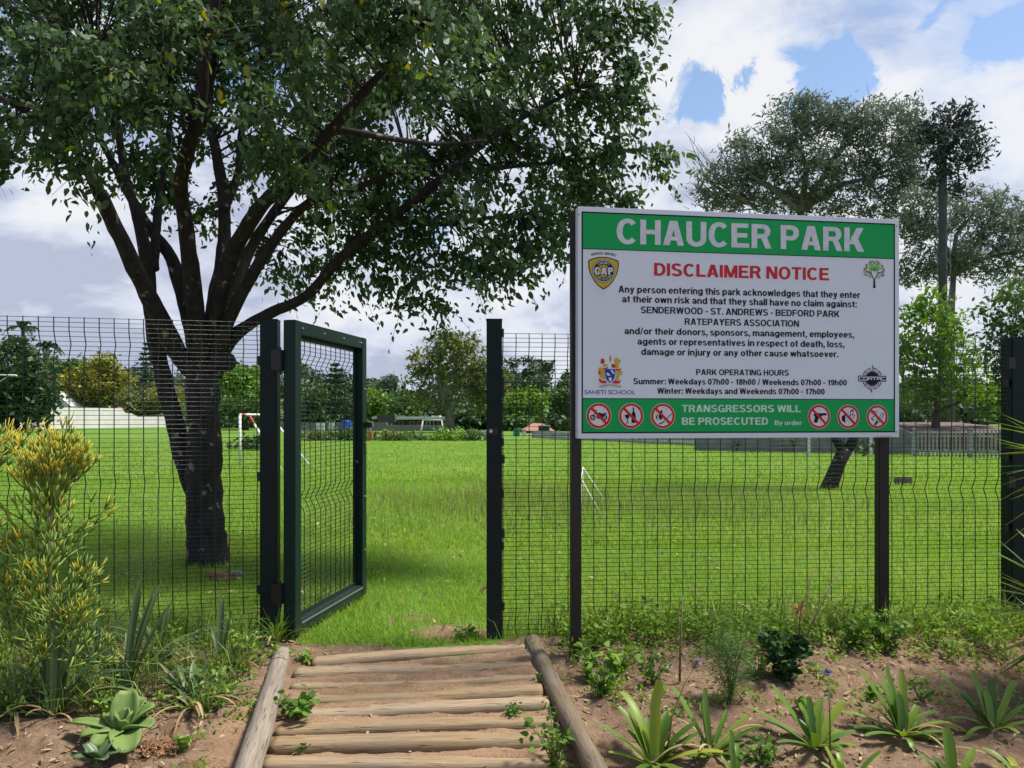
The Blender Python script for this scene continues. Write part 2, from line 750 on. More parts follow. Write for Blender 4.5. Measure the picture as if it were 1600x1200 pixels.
for k_ in ('post', 'gate', 'black'):
    dusty(M[k_], (0.075, 0.06, 0.045), -0.05, 0.30, 0.30)
M['steel'] = plain('galvanised_steel', (0.45, 0.46, 0.47), 0.4, None, 60, 0, 0.9)
M['brass'] = plain('brass', (0.62, 0.36, 0.12), 0.4, None, 60, 0, 0.7)
M['white_paint'] = plain('white_paint', (0.72, 0.71, 0.68), 0.5, (0.58, 0.57, 0.54), 20)
M['red_paint'] = plain('red_paint', (0.42, 0.07, 0.05), 0.5, None, 20)
M['ground'] = ground_mat()
M['log'] = timber_mat('weathered_timber', (0.32, 0.228, 0.128), (0.185, 0.122, 0.064), (0.225, 0.17, 0.112))
M['log_grey'] = timber_mat('grey_weathered_timber', (0.235, 0.185, 0.135), (0.125, 0.092, 0.066), (0.16, 0.132, 0.105))
M['stone'] = plain('pebble_stone', (0.34, 0.25, 0.19), 0.9, (0.16, 0.10, 0.07), 25, 0.5)
M['bark'] = bark_mat('rough_bark', (0.046, 0.041, 0.038), (0.014, 0.012, 0.012), 16, (0.22, 0.20, 0.17))
M['bark_pale'] = bark_mat('pale_bark', (0.23, 0.20, 0.17), (0.10, 0.085, 0.07), 4)
M['bark_brown'] = bark_mat('brown_bark', (0.11, 0.085, 0.065), (0.045, 0.035, 0.028), 4)

# ------------------------------------------------------------------ ground


def soil_amount(x, y):
    edge = 4.42 + 0.10 * np.sin(x * 3.1) + 0.07 * np.sin(x * 7.7 + 1)
    edge = edge + 0.10 * sstep(0.4, 1.6, x) - 0.12 * sstep(-1.25, -0.2, x) * sstep(0.2, -0.2, x)
    s = sstep(0.16, -0.16, y - edge)
    # trodden patch just inside the gate
    s = np.maximum(s, 0.95 * np.exp(-(((x + 0.36) / 0.30) ** 2 + ((y - 4.60) / 0.22) ** 2)))
    s = np.maximum(s, 0.55 * np.exp(-(((x + 0.62) / 0.22) ** 2 + ((y - 4.95) / 0.30) ** 2)))
    s = np.maximum(s, 0.42 * np.exp(-(((x + 0.80 - (y - 5.4) * .12) / 0.20) ** 2 + ((y - 6.2) / 1.1) ** 2)))
    s = np.maximum(s, 0.45 * np.exp(-(((x + 2.75) / 0.5) ** 2 + ((y - 6.75) / 0.35) ** 2)))
    return s


STEP_ROWS = [  # left and right end of each log's upper edge in the photograph
    (489, 1031, 822, 1003, 'topmost step log, set at a slant just below the gate opening'),
    (461, 1049, 829, 1030, 'second step log down from the gate, with a splinter at its end'),
    (456, 1066, 837, 1051, 'third step log down from the gate, with a rough reddish scar'),
    (449, 1085, 847, 1074, 'fourth step log down from the gate, pale and even'),
    (470, 1106, 858, 1095, 'fifth step log down, a knot in it and a leafy weed over its end'),
    (432, 1134, 866, 1122, 'sixth step log down, just under the low ferny weed'),
    (426, 1159, 878, 1147, 'seventh step log down, half covered by soil, with a dark stain'),
    (414, 1188, 890, 1180, 'lowest step log in view, cut off by the edge of the picture'),
]


def log_at(px, py, lift=0.0):
    lo, hi = 2.2, 5.0
    for _ in range(50):
        m = 0.5 * (lo + hi)
        p = P(px, py, m)
        if p.z > float(zground(0.0, p.y)) + lift:
            lo = m
        else:
            hi = m
    return P(px, py, lo)


STEP_ENDS = [(log_at(a_, b_, 0.035), log_at(c_, d_, 0.035)) for a_, b_, c_, d_, _ in STEP_ROWS]


def tread_level(x, y):
    """sand lies level behind each log, up to the face of the next one"""
    rows = []
    for a, b in STEP_ENDS:
        u = (x - a.x) / (b.x - a.x)
        rows.append((a.y + (b.y - a.y) * u, a.z + (b.z - a.z) * u))
    best = None
    for k, (ly, lz) in enumerate(rows):
        if ly <= y:
            best = k if best is None else min(best, k)
    if best is None:
        return None
    ly, lz = rows[best]
    if best == 0 and y > ly + 0.12:
        return None
    return lz - 0.004


def build_ground():
    def axis(lo, hi, step, far_lo, far_hi, grow=1.16):
        mid = list(np.arange(lo, hi + 1e-6, step))
        a, s = [], step
        x = lo
        while x > far_lo:
            s *= grow
            x -= s
            a.append(x)
        b, s = [], step
        x = hi
        while x < far_hi:
            s *= grow
            x += s
            b.append(x)
        return np.array(a[::-1] + mid + b)
    xs = axis(-3.0, 3.6, 0.022, -900, 900)
    ys = axis(2.5, 5.0, 0.020, -300, 1500)
    X, Y = np.meshgrid(xs, ys)
    Z = zground(X, Y)
    S = soil_amount(X, Y)
    near = (X > -4) & (X < 5) & (Y > 1.8) & (Y < 5.6)
    jj, ii = np.where(near)
    for j, i in zip(jj, ii):
        x, y = X[j, i], Y[j, i]
        s = S[j, i]
        n = mnoise.fractal(Vector((x * 3.2, y * 3.2, 0.3)), 0.9, 2.1, 5)
        c = mnoise.noise(Vector((x * 26, y * 26, 4.0)))
        fade = min(1.0, max(0.0, (y - 1.8) * 2)) * min(1.0, (5.6 - y) * 2)
        path = float(sstep(-1.45, -1.3, x) * sstep(0.45, 0.3, x) * sstep(4.5, 4.3, y))
        if path > 0.5 and y < 4.45:
            tl = tread_level(x, y)
            if tl is not None:
                Z[j, i] = max(Z[j, i], tl + 0.006 * n)
        Z[j, i] += fade * s * (0.028 * n * (1 - 0.65 * path) + 0.014 * max(c, -0.2) * (1 - 0.5 * path))
    ny, nx = X.shape
    co = np.stack([X, Y, Z], -1).reshape(-1, 3)
    idx = np.arange(ny * nx).reshape(ny, nx)
    faces = np.stack([idx[:-1, :-1], idx[:-1, 1:], idx[1:, 1:], idx[1:, :-1]], -1).reshape(-1, 4)
    me = bpy.data.meshes.new('ground')
    me.vertices.add(len(co))
    me.vertices.foreach_set('co', co.astype(np.float32).ravel())
    me.loops.add(faces.size)
    me.loops.foreach_set('vertex_index', faces.astype(np.int32).ravel())
    me.polygons.add(len(faces))
    me.polygons.foreach_set('loop_start', np.arange(0, faces.size, 4, dtype=np.int32))
    me.update(calc_edges=True)
    me.polygons.foreach_set('use_smooth', np.ones(len(faces), dtype=bool))
    at = me.attributes.new('soil', 'FLOAT', 'POINT')
    at.data.foreach_set('value', S.astype(np.float32).ravel())
    at = me.attributes.new('sand', 'FLOAT', 'POINT')
    sand = sstep(-1.42, -1.25, X) * sstep(0.42, 0.25, X) * sstep(4.3, 3.4, Y)
    at.data.foreach_set('value', sand.astype(np.float32).ravel())
    me.materials.append(M['ground'])
    o = bpy.data.objects.new('ground', me)
    COL.objects.link(o)
    tag(o, 'mown green field with a bare brown soil bank in front of the fence', 'ground', kind='structure')


build_ground()

# ------------------------------------------------------------------ notice board
A = np.array([0.348, 4.05])
Bp = np.array([2.178, 4.32])
TD = (Bp - A) / np.linalg.norm(Bp - A)
ND = np.array([TD[1], -TD[0]])
SW = float(np.linalg.norm(Bp - A))


def UV(px, py):
    """(along the board, height) of a pixel seen on the front of the board"""
    r = np.array([(px - 800) / F, 1.0])
    t = (A @ ND) / (r @ ND)
    p = r * t
    return float((p - A) @ TD), float(CZ + t * (HY - py) / F)


EPS = 0.0009


def build_sign():
    white = plain('sign_white_sheet', (0.60, 0.66, 0.74), 0.42, (0.58, 0.64, 0.72), 3)
    dusty(white, (0.30, 0.31, 0.33), -2.0, -1.0, 0.5)
    lett_w = plain('white_vinyl', (0.60, 0.62, 0.69), 0.4, None, 30, spec=0.12)
    lett_w2 = plain('faded_white_vinyl', (0.50, 0.72, 0.60), 0.4, None, 30, spec=0.12)
    black = plain('black_vinyl', (0.012, 0.013, 0.018), 0.4, None, 30, spec=0.12)
    red = plain('red_vinyl', (0.50, 0.028, 0.035), 0.4, (0.46, 0.025, 0.03), 8, spec=0.12)
    ring = plain('prohibition_red', (0.50, 0.030, 0.025), 0.4, None, 30, spec=0.12)
    green = plain('green_vinyl', (0.010, 0.33, 0.085), 0.4, (0.009, 0.30, 0.078), 3, spec=0.12)
    pale = plain('sign_disc_white', (0.66, 0.64, 0.70), 0.4, None, 30, spec=0.12)
    rim = plain('sign_rim_cream', (0.72, 0.62, 0.50), 0.4, None, 30, spec=0.12)
    navy = plain('navy_vinyl', (0.012, 0.012, 0.03), 0.4, None, 30, spec=0.12)
    yellow = plain('yellow_vinyl', (0.52, 0.38, 0.035), 0.4, None, 30, spec=0.12)
    blue = plain('blue_vinyl', (0.012, 0.055, 0.36), 0.4, None, 30, spec=0.12)
    blue_t = plain('blue_lettering_vinyl', (0.05, 0.08, 0.33), 0.4, None, 30, spec=0.12)
    brown = plain('dark_brown_vinyl', (0.035, 0.014, 0.022), 0.4, None, 30, spec=0.12)
    l_green = [plain('leaf_green_vinyl', c, 0.4, None, 30, spec=0.12) for c in ((0.13, 0.46, 0.03), (0.22, 0.48, 0.14), (0.01, 0.36, 0.09), (0.10, 0.34, 0.20))]
    l_red = plain('leaf_red_vinyl', (0.33, 0.04, 0.03), 0.4, None, 30, spec=0.12)
    root = empty('notice_board', (A[0], A[1], 0), math.atan2(TD[1], TD[0]),
                 'white park notice board with green bands and disclaimer lettering on two black posts', 'notice board')
    zt, zb = UV(905, 322.3)[1], UV(905, 685.3)[1]
    # posts: square tubes down to the soil, the board is fixed to their fronts
    for s, w in ((0.007, 0.054), (SW - 0.047, 0.062)):
        wx = A + TD * s - ND * 0.08
        g = float(zground(wx[0], wx[1]))
        mb = MB().bevbox((s, 0.088, (zt - 0.01 + g - 0.05) / 2), (w, 0.05, zt - 0.01 - g + 0.05), 0.003)
        mb.build('post', M['black'], root)
    MB().bevbox((SW / 2, 0.03, (zt + zb) / 2), (SW, 0.06, zt - zb), 0.002).build('board', white, root)

    def sheet(name, polys, mat, layer, parent=root):
        """flat shapes in board coordinates, one sheet above the board"""
        mb = MB()
        for k, pl in enumerate(polys):
            y = -layer * EPS - k % 7 * 0.00003
            mb.add([(p[0], y, p[1]) for p in pl], [tuple(range(len(pl)))])
        return mb.build(name, mat, parent)

    def rect(a, b, c, d):
        return [(a, b), (c, b), (c, d), (a, d)]
    sl, st = UV(910.3, 330.3)
    sr = UV(1398.3, 350.4)[0]
    sb = UV(906.6, 677.2)[1]
    sl = 0.5 * (sl + UV(907, 676)[0])
    t = 0.0075
    sheet('border', [rect(sl, st - t, sr, st), rect(sl, sb, sr, sb + t), rect(sl, sb + t, sl + t, st - t), rect(sr - t, sb + t, sr, st - t)], black, 1.2)
    hz = UV(911, 387.8)[1]
    fz = UV(909, 623.3)[1]
    sheet('header_band', [rect(sl + t, hz, sr - t, st - t)], green, 1)
    sheet('footer_band', [rect(sl + t, sb + t, sr - t, fz)], green, 1)
    sheet('rule', [rect(sl + t, hz - 0.0045, sr - t, hz - 0.0002), rect(sl + t, fz + 0.0002, sr - t, fz + 0.0045)], black, 1.1)
    # fixing screws
    for px, py in ((905, 334.5), (1401.7, 353), (901.5, 671.5), (1400.5, 674.5)):
        s, z = UV(px, py)
        MB().tube([(s, 0.001, z), (s, -0.004, z)], [0.006, 0.0045], 10).build('screw', M['steel'], root)

    # ---- capital letters drawn as bands and bars (cap height 1)
    T = 0.205

    def bar(x0, y0, x1, y1, w):
        return [(x0 - w / 2, y0), (x0 + w / 2, y0), (x1 + w / 2, y1), (x1 - w / 2, y1)]

    def arc(cx, cy, rx, ry, a0, a1, tx, ty=None, n=26):
        ty = ty or tx
        o, i = [], []
        for k in range(n + 1):
            a = R(a0 + (a1 - a0) * k / n)
            ca, sa = math.cos(a), math.sin(a)
            e = 0.94
            fx = math.copysign(abs(ca) ** e, ca)
            fy = math.copysign(abs(sa) ** e, sa)
            o.append((cx + rx * fx, cy + ry * fy))
            i.append((cx + (rx - tx) * fx, cy + (ry - ty) * fy))
        return [[o[k], o[k + 1], i[k + 1], i[k]] for k in range(n)]

    def glyph(c, T=T):
        h = T * 0.88
        H = rect
        if c == 'A':
            w = 0.74
            return w, [bar(T * 0.55, 0, 0.345, 1, T * 1.08), bar(w - T * 0.55, 0, w - 0.345, 1, T * 1.08), H(0.2, 0.2, w - 0.2, 0.2 + h * 0.9)]
        if c == 'B':
            w = 0.70
            return w, [H(0, 0, T, 1), H(T, 1 - h, 0.42, 1), H(T, 0.44, 0.42, 0.44 + h), H(T, 0, 0.42, h)] + arc(0.40, 0.73, 0.26, 0.27, -90, 90, T, h) + arc(0.42, 0.29, 0.28, 0.29, -90, 90, T, h)
        if c == 'C':
            w = 0.74
            return w, arc(0.38, 0.5, 0.38, 0.52, 42, 318, T, h)
        if c == 'D':
            w = 0.72
            return w, [H(0, 0, T, 1), H(T, 1 - h, 0.34, 1), H(T, 0, 0.34, h)] + arc(0.32, 0.5, 0.40, 0.5, -90, 90, T, h)
        if c == 'E':
            w = 0.65
            return w, [H(0, 0, T, 1), H(T, 1 - h, w - 0.03, 1), H(T, 0.42, w - 0.07, 0.42 + h), H(T, 0, w, h)]
        if c == 'G':
            w = 0.76
            return w, arc(0.38, 0.5, 0.38, 0.52, 42, 330, T, h) + [H(0.40, 0.38, 0.76, 0.38 + h * .9), H(0.76 - T * .85, 0.0, 0.76, 0.38)]
        if c == 'H':
            w = 0.72
            return w, [H(0, 0, T, 1), H(w - T, 0, w, 1), H(T, 0.42, w - T, 0.42 + h)]
        if c == 'I':
            return T, [H(0, 0, T, 1)]
        if c == 'K':
            w = 0.76
            return w, [H(0, 0, T, 1), bar(T + 0.08, 0.30, w - 0.16, 1, T * 1.3), bar(w - 0.13, 0, 0.36, 0.62, T * 1.25)]
        if c == 'L':
            w = 0.60
            return w, [H(0, 0, T, 1), H(T, 0, w, h)]
        if c == 'M':
            w = 0.86
            return w, [H(0, 0, T * .92, 1), H(w - T * .92, 0, w, 1), bar(w / 2, 0, T * .6, 1, T * 1.02), bar(w / 2, 0, w - T * .6, 1, T * 1.02)]
        if c == 'N':
            w = 0.73
            return w, [H(0, 0, T * .95, 1), H(w - T * .95, 0, w, 1), bar(w - T * .6, 0, T * .6, 1, T * 1.2)]
        if c == 'O':
            return 0.78, arc(0.39, 0.5, 0.39, 0.52, 0, 360, T, h, 40)
        if c == 'P':
            w = 0.68
            return w, [H(0, 0, T, 1), H(T, 1 - h, 0.40, 1), H(T, 0.37, 0.40, 0.37 + h)] + arc(0.38, 0.685, 0.30, 0.315, -90, 90, T, h)
        if c == 'R':
            w = 0.72
            return w, [H(0, 0, T, 1), H(T, 1 - h, 0.42, 1), H(T, 0.41, 0.42, 0.41 + h), bar(w - 0.10, 0, 0.44, 0.50, T * 1.1)] + arc(0.40, 0.705, 0.29, 0.295, -90, 90, T, h)
        if c == 'S':
            w = 0.68
            return w, arc(0.335, 0.735, 0.325, 0.285, 22, 255, T, h) + arc(0.335, 0.275, 0.345, 0.295, 82, -160, T, h) + [[(0.12, 0.66), (0.08, 0.52), (0.52, 0.36), (0.58, 0.48)]]
        if c == 'T':
            w = 0.66
            return w, [H(0, 1 - h, w, 1), H(w / 2 - T / 2, 0, w / 2 + T / 2, 1 - h)]
        if c == 'U':
            w = 0.72
            return w, [H(0, 0.34, T, 1), H(w - T, 0.34, w, 1)] + arc(w / 2, 0.34, w / 2, 0.36, 180, 360, T, h)
        if c == 'V':
            w = 0.72
            return w, [bar(w / 2, 0, T * .55, 1, T * 1.05), bar(w / 2, 0, w - T * .55, 1, T * 1.05)]
        if c == 'W':
            w = 1.0
            return w, [bar(0.26, 0, T * .5, 1, T), bar(0.26, 0, 0.5, 1, T), bar(0.74, 0, 0.5, 1, T), bar(0.74, 0, w - T * .5, 1, T)]
        if c == 'Y':
            w = 0.72
            return w, [H(w / 2 - T / 2, 0, w / 2 + T / 2, 0.42), bar(w / 2, 0.40, T * .6, 1, T * 1.1), bar(w / 2, 0.40, w - T * .6, 1, T * 1.1)]
        if c == 'F':
            w = 0.62
            return w, [H(0, 0, T, 1), H(T, 1 - h, w, 1), H(T, 0.42, w - 0.06, 0.42 + h)]
        xh = 0.73
        ring = lambda cx, rx=.31: arc(cx, xh / 2, rx, xh / 2 + .015, 0, 360, T, h, 24)
        if c == 'a':
            return .58, arc(.28, .455, .28, .29, 12, 168, T, h, 14) + [H(.58 - T, 0, .58, .48)] + arc(.25, .205, .25, .22, 0, 360, T * .95, h * .72, 18)
        if c == 'b':
            return .64, [H(0, 0, T, 1)] + ring(.33)
        if c == 'd':
            return .64, [H(.64 - T, 0, .64, 1)] + ring(.31)
        if c == 'p':
            return .64, [H(0, -.22, T, xh)] + ring(.33)
        if c == 'g':
            return .64, [H(.64 - T, .0, .64, xh)] + ring(.31) + arc(.32, .03, .32, .26, 200, 360, T, h * .9, 14)
        if c == 'c':
            return .58, arc(.30, xh / 2, .30, xh / 2 + .015, 42, 318, T, h, 20)
        if c == 'e':
            return .60, arc(.30, xh / 2, .30, xh / 2 + .015, 0, 318, T, h, 22) + [H(.12, .295, .60, .295 + h * .72)]
        if c == 'f':
            return .36, [H(.09, 0, .09 + T, .80)] + arc(.33, .78, .24, .22, 90, 180, T, h, 8) + [H(0, xh - h * .9, .34, xh)]
        if c == 'h':
            return .60, [H(0, 0, T, 1), H(.60 - T, 0, .60, .42)] + arc(.30, .42, .30, .325, 0, 180, T, h, 14)
        if c == 'n':
            return .60, [H(0, 0, T, xh), H(.60 - T, 0, .60, .42)] + arc(.30, .42, .30, .325, 0, 180, T, h, 14)
        if c == 'm':
            return .94, [H(0, 0, T, xh), H(.47 - T / 2, 0, .47 + T / 2, .44), H(.94 - T, 0, .94, .44)] + arc(.28, .44, .28, .305, 0, 180, T, h, 12) + arc(.66, .44, .28, .305, 0, 180, T, h, 12)
        if c == 'r':
            return .40, [H(0, 0, T, xh)] + arc(.34, .42, .34, .32, 78, 180, T, h, 10)
        if c == 'i':
            return T, [H(0, 0, T, xh), H(0, .83, T, 1)]
        if c == 'j':
            return T + .06, [H(.06, -.05, .06 + T, xh), H(.06, .83, .06 + T, 1)] + arc(-.02, -.04, .08 + T, .18, 270, 360, T, h * .9, 6)
        if c == 'k':
            return .60, [H(0, 0, T, 1), bar(T + .04, .26, .46, xh, T * 1.2), bar(.49, 0, .28, .48, T * 1.15)]
        if c == 'l':
            return T, [H(0, 0, T, 1)]
        if c == 'o':
            return .62, ring(.31)
        if c == 's':
            w, ps = glyph('S', T * 1.18)
            return .54, [[(x * .54 / w, y * xh) for x, y in pl] for pl in ps]
        if c == 't':
            return .37, [H(.09, .17, .09 + T, .93), H(0, xh - h * .9, .36, xh)] + arc(.31, .18, .22, .19, 180, 275, T, h, 8)
        if c == 'u':
            return .60, [H(0, .30, T, xh), H(.60 - T, 0, .60, xh)] + arc(.30, .305, .30, .32, 180, 360, T, h, 14)
        if c == 'v':
            return .58, [bar(.29, 0, T * .5, xh, T), bar(.29, 0, .58 - T * .5, xh, T)]
        if c == 'w':
            return .84, [bar(.23, 0, T * .5, xh, T), bar(.23, 0, .42, xh, T * .95), bar(.61, 0, .42, xh, T * .95), bar(.61, 0, .84 - T * .5, xh, T)]
        if c == 'y':
            return .58, [bar(.30, 0, T * .5, xh, T), bar(.19, -.22, .58 - T * .5, xh, T), H(.02, -.22, .22, -.22 + h * .8)]
        if c == '0':
            return .58, arc(.29, .5, .29, .515, 0, 360, T, h, 26)
        if c == '1':
            return .44, [H(.20, 0, .20 + T, 1), H(.03, .70, .20, .70 + h * .8)]
        if c == '7':
            return .56, [H(0, 1 - h, .56, 1), bar(.20, 0, .46, 1 - h, T)]
        if c == '8':
            return .58, arc(.29, .74, .26, .275, 0, 360, T, h * .85, 22) + arc(.29, .27, .29, .285, 0, 360, T, h * .9, 22)
        if c == '9':
            return .58, arc(.29, .68, .29, .335, 0, 360, T, h, 24) + arc(.29, .48, .29, .495, 215, 380, T, h, 16)
        if c == '/':
            return .34, [bar(.06, -.02, .28, 1.02, T * .72)]
        if c == ':':
            return T, [H(0, 0, T, T), H(0, xh - T, T, xh)]
        if c == ',':
            return T, [H(0, 0, T, T), [(T * .4, 0), (T, 0), (T * .55, -.2), (0, -.2)]]
        if c == '-':
            return 0.34, [H(0.0, 0.33, 0.34, 0.33 + h)]
        if c == '.':
            return T, [H(0, 0, T, T)]
        return 0.3, []

    def caps(name, text, xl, xr, yt, yb, mat, weight=T, parent=root, layer=2, gap=0.085, xm=None):
        s0, z0 = UV(xl, yb)
        s1 = UV(xr, yb)[0]
        z1 = UV(xm or xl, yt)[1]
        z0 = UV(xm or xl, yb)[1]
        cur, polys = 0.0, []
        for ch in text:
            if ch == ' ':
                cur += 0.27
                continue
            w, ps = glyph(ch, weight)
            polys += [[(p[0] + cur, p[1]) for p in pl] for pl in ps]
            cur += w + gap
        cur -= gap
        kx, kz = (s1 - s0) / cur, z1 - z0
        return sheet(name, [[(s0 + p[0] * kx, z0 + p[1] * kz) for p in pl] for pl in polys], mat, layer, parent)

    def text_mesh(text, offset):
        cu = bpy.data.curves.new('lettering', 'FONT')
        cu.body = text
        cu.offset = offset
        cu.resolution_u = 4
        o = bpy.data.objects.new('lettering', cu)
        COL.objects.link(o)
        dg = bpy.context.evaluated_depsgraph_get()
        me = bpy.data.meshes.new_from_object(o.evaluated_get(dg))
        vs = [v.co.copy() for v in me.vertices]
        fs = [tuple(p.vertices) for p in me.polygons]
        bpy.data.objects.remove(o)
        bpy.data.curves.remove(cu)
        bpy.data.meshes.remove(me)
        return vs, fs

    def line(name, text, xl, xr, yt, yb, mat, offset=0.026, parent=root, layer=2):
        """a line of body text: yt, yb are cap top and baseline at its left end"""
        vs, fs = text_mesh(text, offset)
        capv, _ = text_mesh('H', offset)
        ch = max(v.y for v in capv) - min(v.y for v in capv)
        y0 = min(v.y for v in capv)
        x0 = min(v.x for v in vs)
        x1 = max(v.x for v in vs)
        s0, z0 = UV(xl, yb)
        z1 = UV(xl, yt)[1]
        s1 = UV(xr, yb)[0]
        kx, kz = (s1 - s0) / (x1 - x0), (z1 - z0) / ch
        mb = MB()
        mb.add([(s0 + (v.x - x0) * kx, -layer * EPS, z0 + (v.y - y0) * kz) for v in vs], fs)
        return mb.build(name, mat, parent)

    caps('title_lettering', 'CHAUCER PARK', 963.4, 1350, 343.4, 382.0, lett_w, 0.205, xm=1008, gap=0.085)
    caps('heading_lettering', 'DISCLAIMER NOTICE', 1022, 1295.2, 410.8, 430.6, red, 0.20, xm=1022)
    caps('text_line', 'Any person entering this park acknowledges that they enter', 966.4, 1343.8, 446.2, 457.0, black, 0.195)
    caps('text_line', 'at their own risk and that they shall have no claim against:', 971.9, 1338.4, 461.6, 472.2, black, 0.195)
    caps('text_line', 'SENDERWOOD - ST. ANDREWS - BEDFORD PARK', 1001.2, 1311.6, 478.9, 489.3, black, 0.185)
    caps('text_line', 'RATEPAYERS ASSOCIATION', 1069.8, 1248.2, 497.2, 507.4, black, 0.185)
    caps('text_line', 'and/or their donors, sponsors, management, employees,', 975.6, 1334.4, 511.6, 522.0, black, 0.195)
    caps('text_line', 'agents or representatives in respect of death, loss,', 996.1, 1319.3, 528.0, 538.4, black, 0.195)
    caps('text_line', 'damage or injury or any other cause whatsoever.', 1001.7, 1309.8, 544.2, 554.5, black, 0.195)
    caps('text_line', 'PARK OPERATING HOURS', 1087.6, 1232.3, 576.8, 585.8, black, 0.185)
    caps('text_line', 'Summer: Weekdays 07h00 - 18h00 / Weekends 07h00 - 19h00', 989.6, 1323.0, 591.0, 600.2, black, 0.195)
    caps('text_line', 'Winter: Weekdays and Weekends 07h00 - 17h00', 1027.1, 1288.3, 606.0, 615.2, black, 0.195)
    caps('footer_lettering', 'TRANSGRESSORS WILL', 1065.2, 1250.8, 632.6, 643.9, lett_w2, 0.205)
    caps('footer_lettering', 'BE PROSECUTED', 1065.2, 1200, 652.4, 663.9, lett_w2, 0.205)
    caps('footer_lettering', 'By order', 1210.2, 1252.4, 657.0, 664.2, lett_w2, 0.20)
    # the tiny unreadable print under the border is only a row of specks
    sheet('small_print', [rect(UV(x_, 682)[0], UV(x_, 682)[1], UV(x_ + w_, 682)[0], UV(x_, 680.6)[1]) for x_, w_ in ((1370, 3), (1375, 2), (1378, 4), (1384, 2), (1388, 3), (1392, 2))], plain('pale_grey_ink', (0.36, 0.38, 0.44), 0.5), 1.2)

    # ---- emblems
    def place(cx, cy, k):
        s0, z0 = UV(cx, cy)
        return lambda pts: [(s0 + x * k, z0 + y * k) for x, y in pts]

    def disc(r, n=40, cx=0, cy=0, ky=1.0):
        return [(cx + r * math.cos(2 * math.pi * i / n), cy + ky * r * math.sin(2 * math.pi * i / n)) for i in range(n)]

    def annulus(r1, r0, a0=0, a1=360, n=40, cx=0, cy=0):
        out = []
        for i in range(n):
            a, b = R(a0 + (a1 - a0) * i / n), R(a0 + (a1 - a0) * (i + 1) / n)
            out.append([(cx + r1 * math.cos(a), cy + r1 * math.sin(a)), (cx + r1 * math.cos(b), cy + r1 * math.sin(b)),
                        (cx + r0 * math.cos(b), cy + r0 * math.sin(b)), (cx + r0 * math.cos(a), cy + r0 * math.sin(a))])
        return out

    def stroke(pts, w):
        out = []
        for (x0, y0), (x1, y1) in zip(pts[:-1], pts[1:]):
            l = math.hypot(x1 - x0, y1 - y0) or 1
            nx, ny = -(y1 - y0) / l * w / 2, (x1 - x0) / l * w / 2
            out.append([(x0 + nx, y0 + ny), (x0 - nx, y0 - ny), (x1 - nx, y1 - ny), (x1 + nx, y1 + ny)])
        return out

    pict = {}
    pict['no_motorcycles_emblem'] = annulus(.22, .12, n=20, cx=-.47, cy=-.13) + annulus(.22, .12, n=20, cx=.45, cy=-.13) + [
        disc(.06, 12, -.47, -.13), disc(.06, 12, .45, -.13),
        [(-.16, .05), (-.05, .24), (.10, .26), (.20, .17), (.62, .22), (.62, .14), (.30, .04), (.28, -.10), (.10, -.24), (-.10, -.22), (-.20, -.02)],
        ] + stroke([(-.47, -.13), (-.25, .36)], .06) + stroke([(-.40, .40), (-.15, .42)], .06) + stroke([(.2, -.05), (.45, -.13)], .07)
    pict['no_alcohol_emblem'] = [
        [(.03, -.55), (.37, -.55), (.37, .10), (.30, .26), (.24, .36), (.24, .66), (.13, .66), (.13, .36), (.09, .26), (.03, .10)],
        [(-.50, .10), (-.10, .10), (-.13, -.10), (-.24, -.23), (-.36, -.23), (-.47, -.10)],
        rect(-.33, -.55, -.27, -.22), rect(-.44, -.58, -.16, -.54)]
    pict['no_fires_emblem'] = [
        [(-.26, -.28), (-.12, -.28), (.0, -.1), (-.06, .10), (-.02, .36), (-.14, .50), (-.20, .40), (-.30, .16), (-.36, -.06)],
        [(-.52, .02), (-.38, .18), (-.44, -.02), (-.46, -.16), (-.36, -.34), (-.50, -.24), (-.58, -.10)],
        [(-.34, -.60), (-.06, -.48), (.16, -.36), (.12, -.48), (-.14, -.62), (-.28, -.68)],
        ] + stroke([(.26, -.20), (.62, .12)], .03) + stroke([(.30, -.26), (.66, .08)], .03) + stroke([(.06, -.1), (.12, -.3)], .07) + [disc(.05, 10, .66, .14)]
    pict['no_guns_emblem'] = [
        [(-.42, .28), (.60, .28), (.68, .22), (.68, .10), (.28, .08), (.22, -.04), (.02, -.06), (-.02, -.14), (-.08, -.14), (-.14, -.50), (-.48, -.50), (-.36, -.02), (-.50, .12)]]
    pict['no_loud_music_emblem'] = [
        [(-.58, .06), (-.44, .10), (-.26, .24), (-.26, -.56), (-.44, -.40), (-.58, -.34)],
        disc(.07, 12, .15, .06), disc(.07, 12, .38, .16), disc(.05, 10, .44, -.08)] + stroke([(.2, .06), (.22, .50)], .05) + stroke([(.43, .18), (.45, .58)], .05) + [
        [(.19, .52), (.48, .60), (.48, .48), (.19, .40)]] + stroke([(-.16, .08), (-.06, .12)], .04) + stroke([(-.14, -.12), (.0, -.12)], .04) + stroke([(-.16, -.28), (-.06, -.36)], .04) + stroke([(.5, -.06), (.54, .16), (.64, .06)], .04)
    cig = stroke([(-.10, -.42), (.42, .26), (.56, .30), (.60, .16), (.06, -.52)], .05)
    pict['no_smoking_emblem'] = cig + [[(-.30, -.64), (-.16, -.74), (.10, -.42), (-.04, -.32)]] + stroke([(-.6, .34), (-.4, .5), (-.12, .44), (-.06, .26), (-.2, .08), (-.4, -.02), (-.54, -.16)], .05) + stroke([(-.44, -.22), (-.28, -.36), (-.46, -.10), (-.56, -.22)], .05)
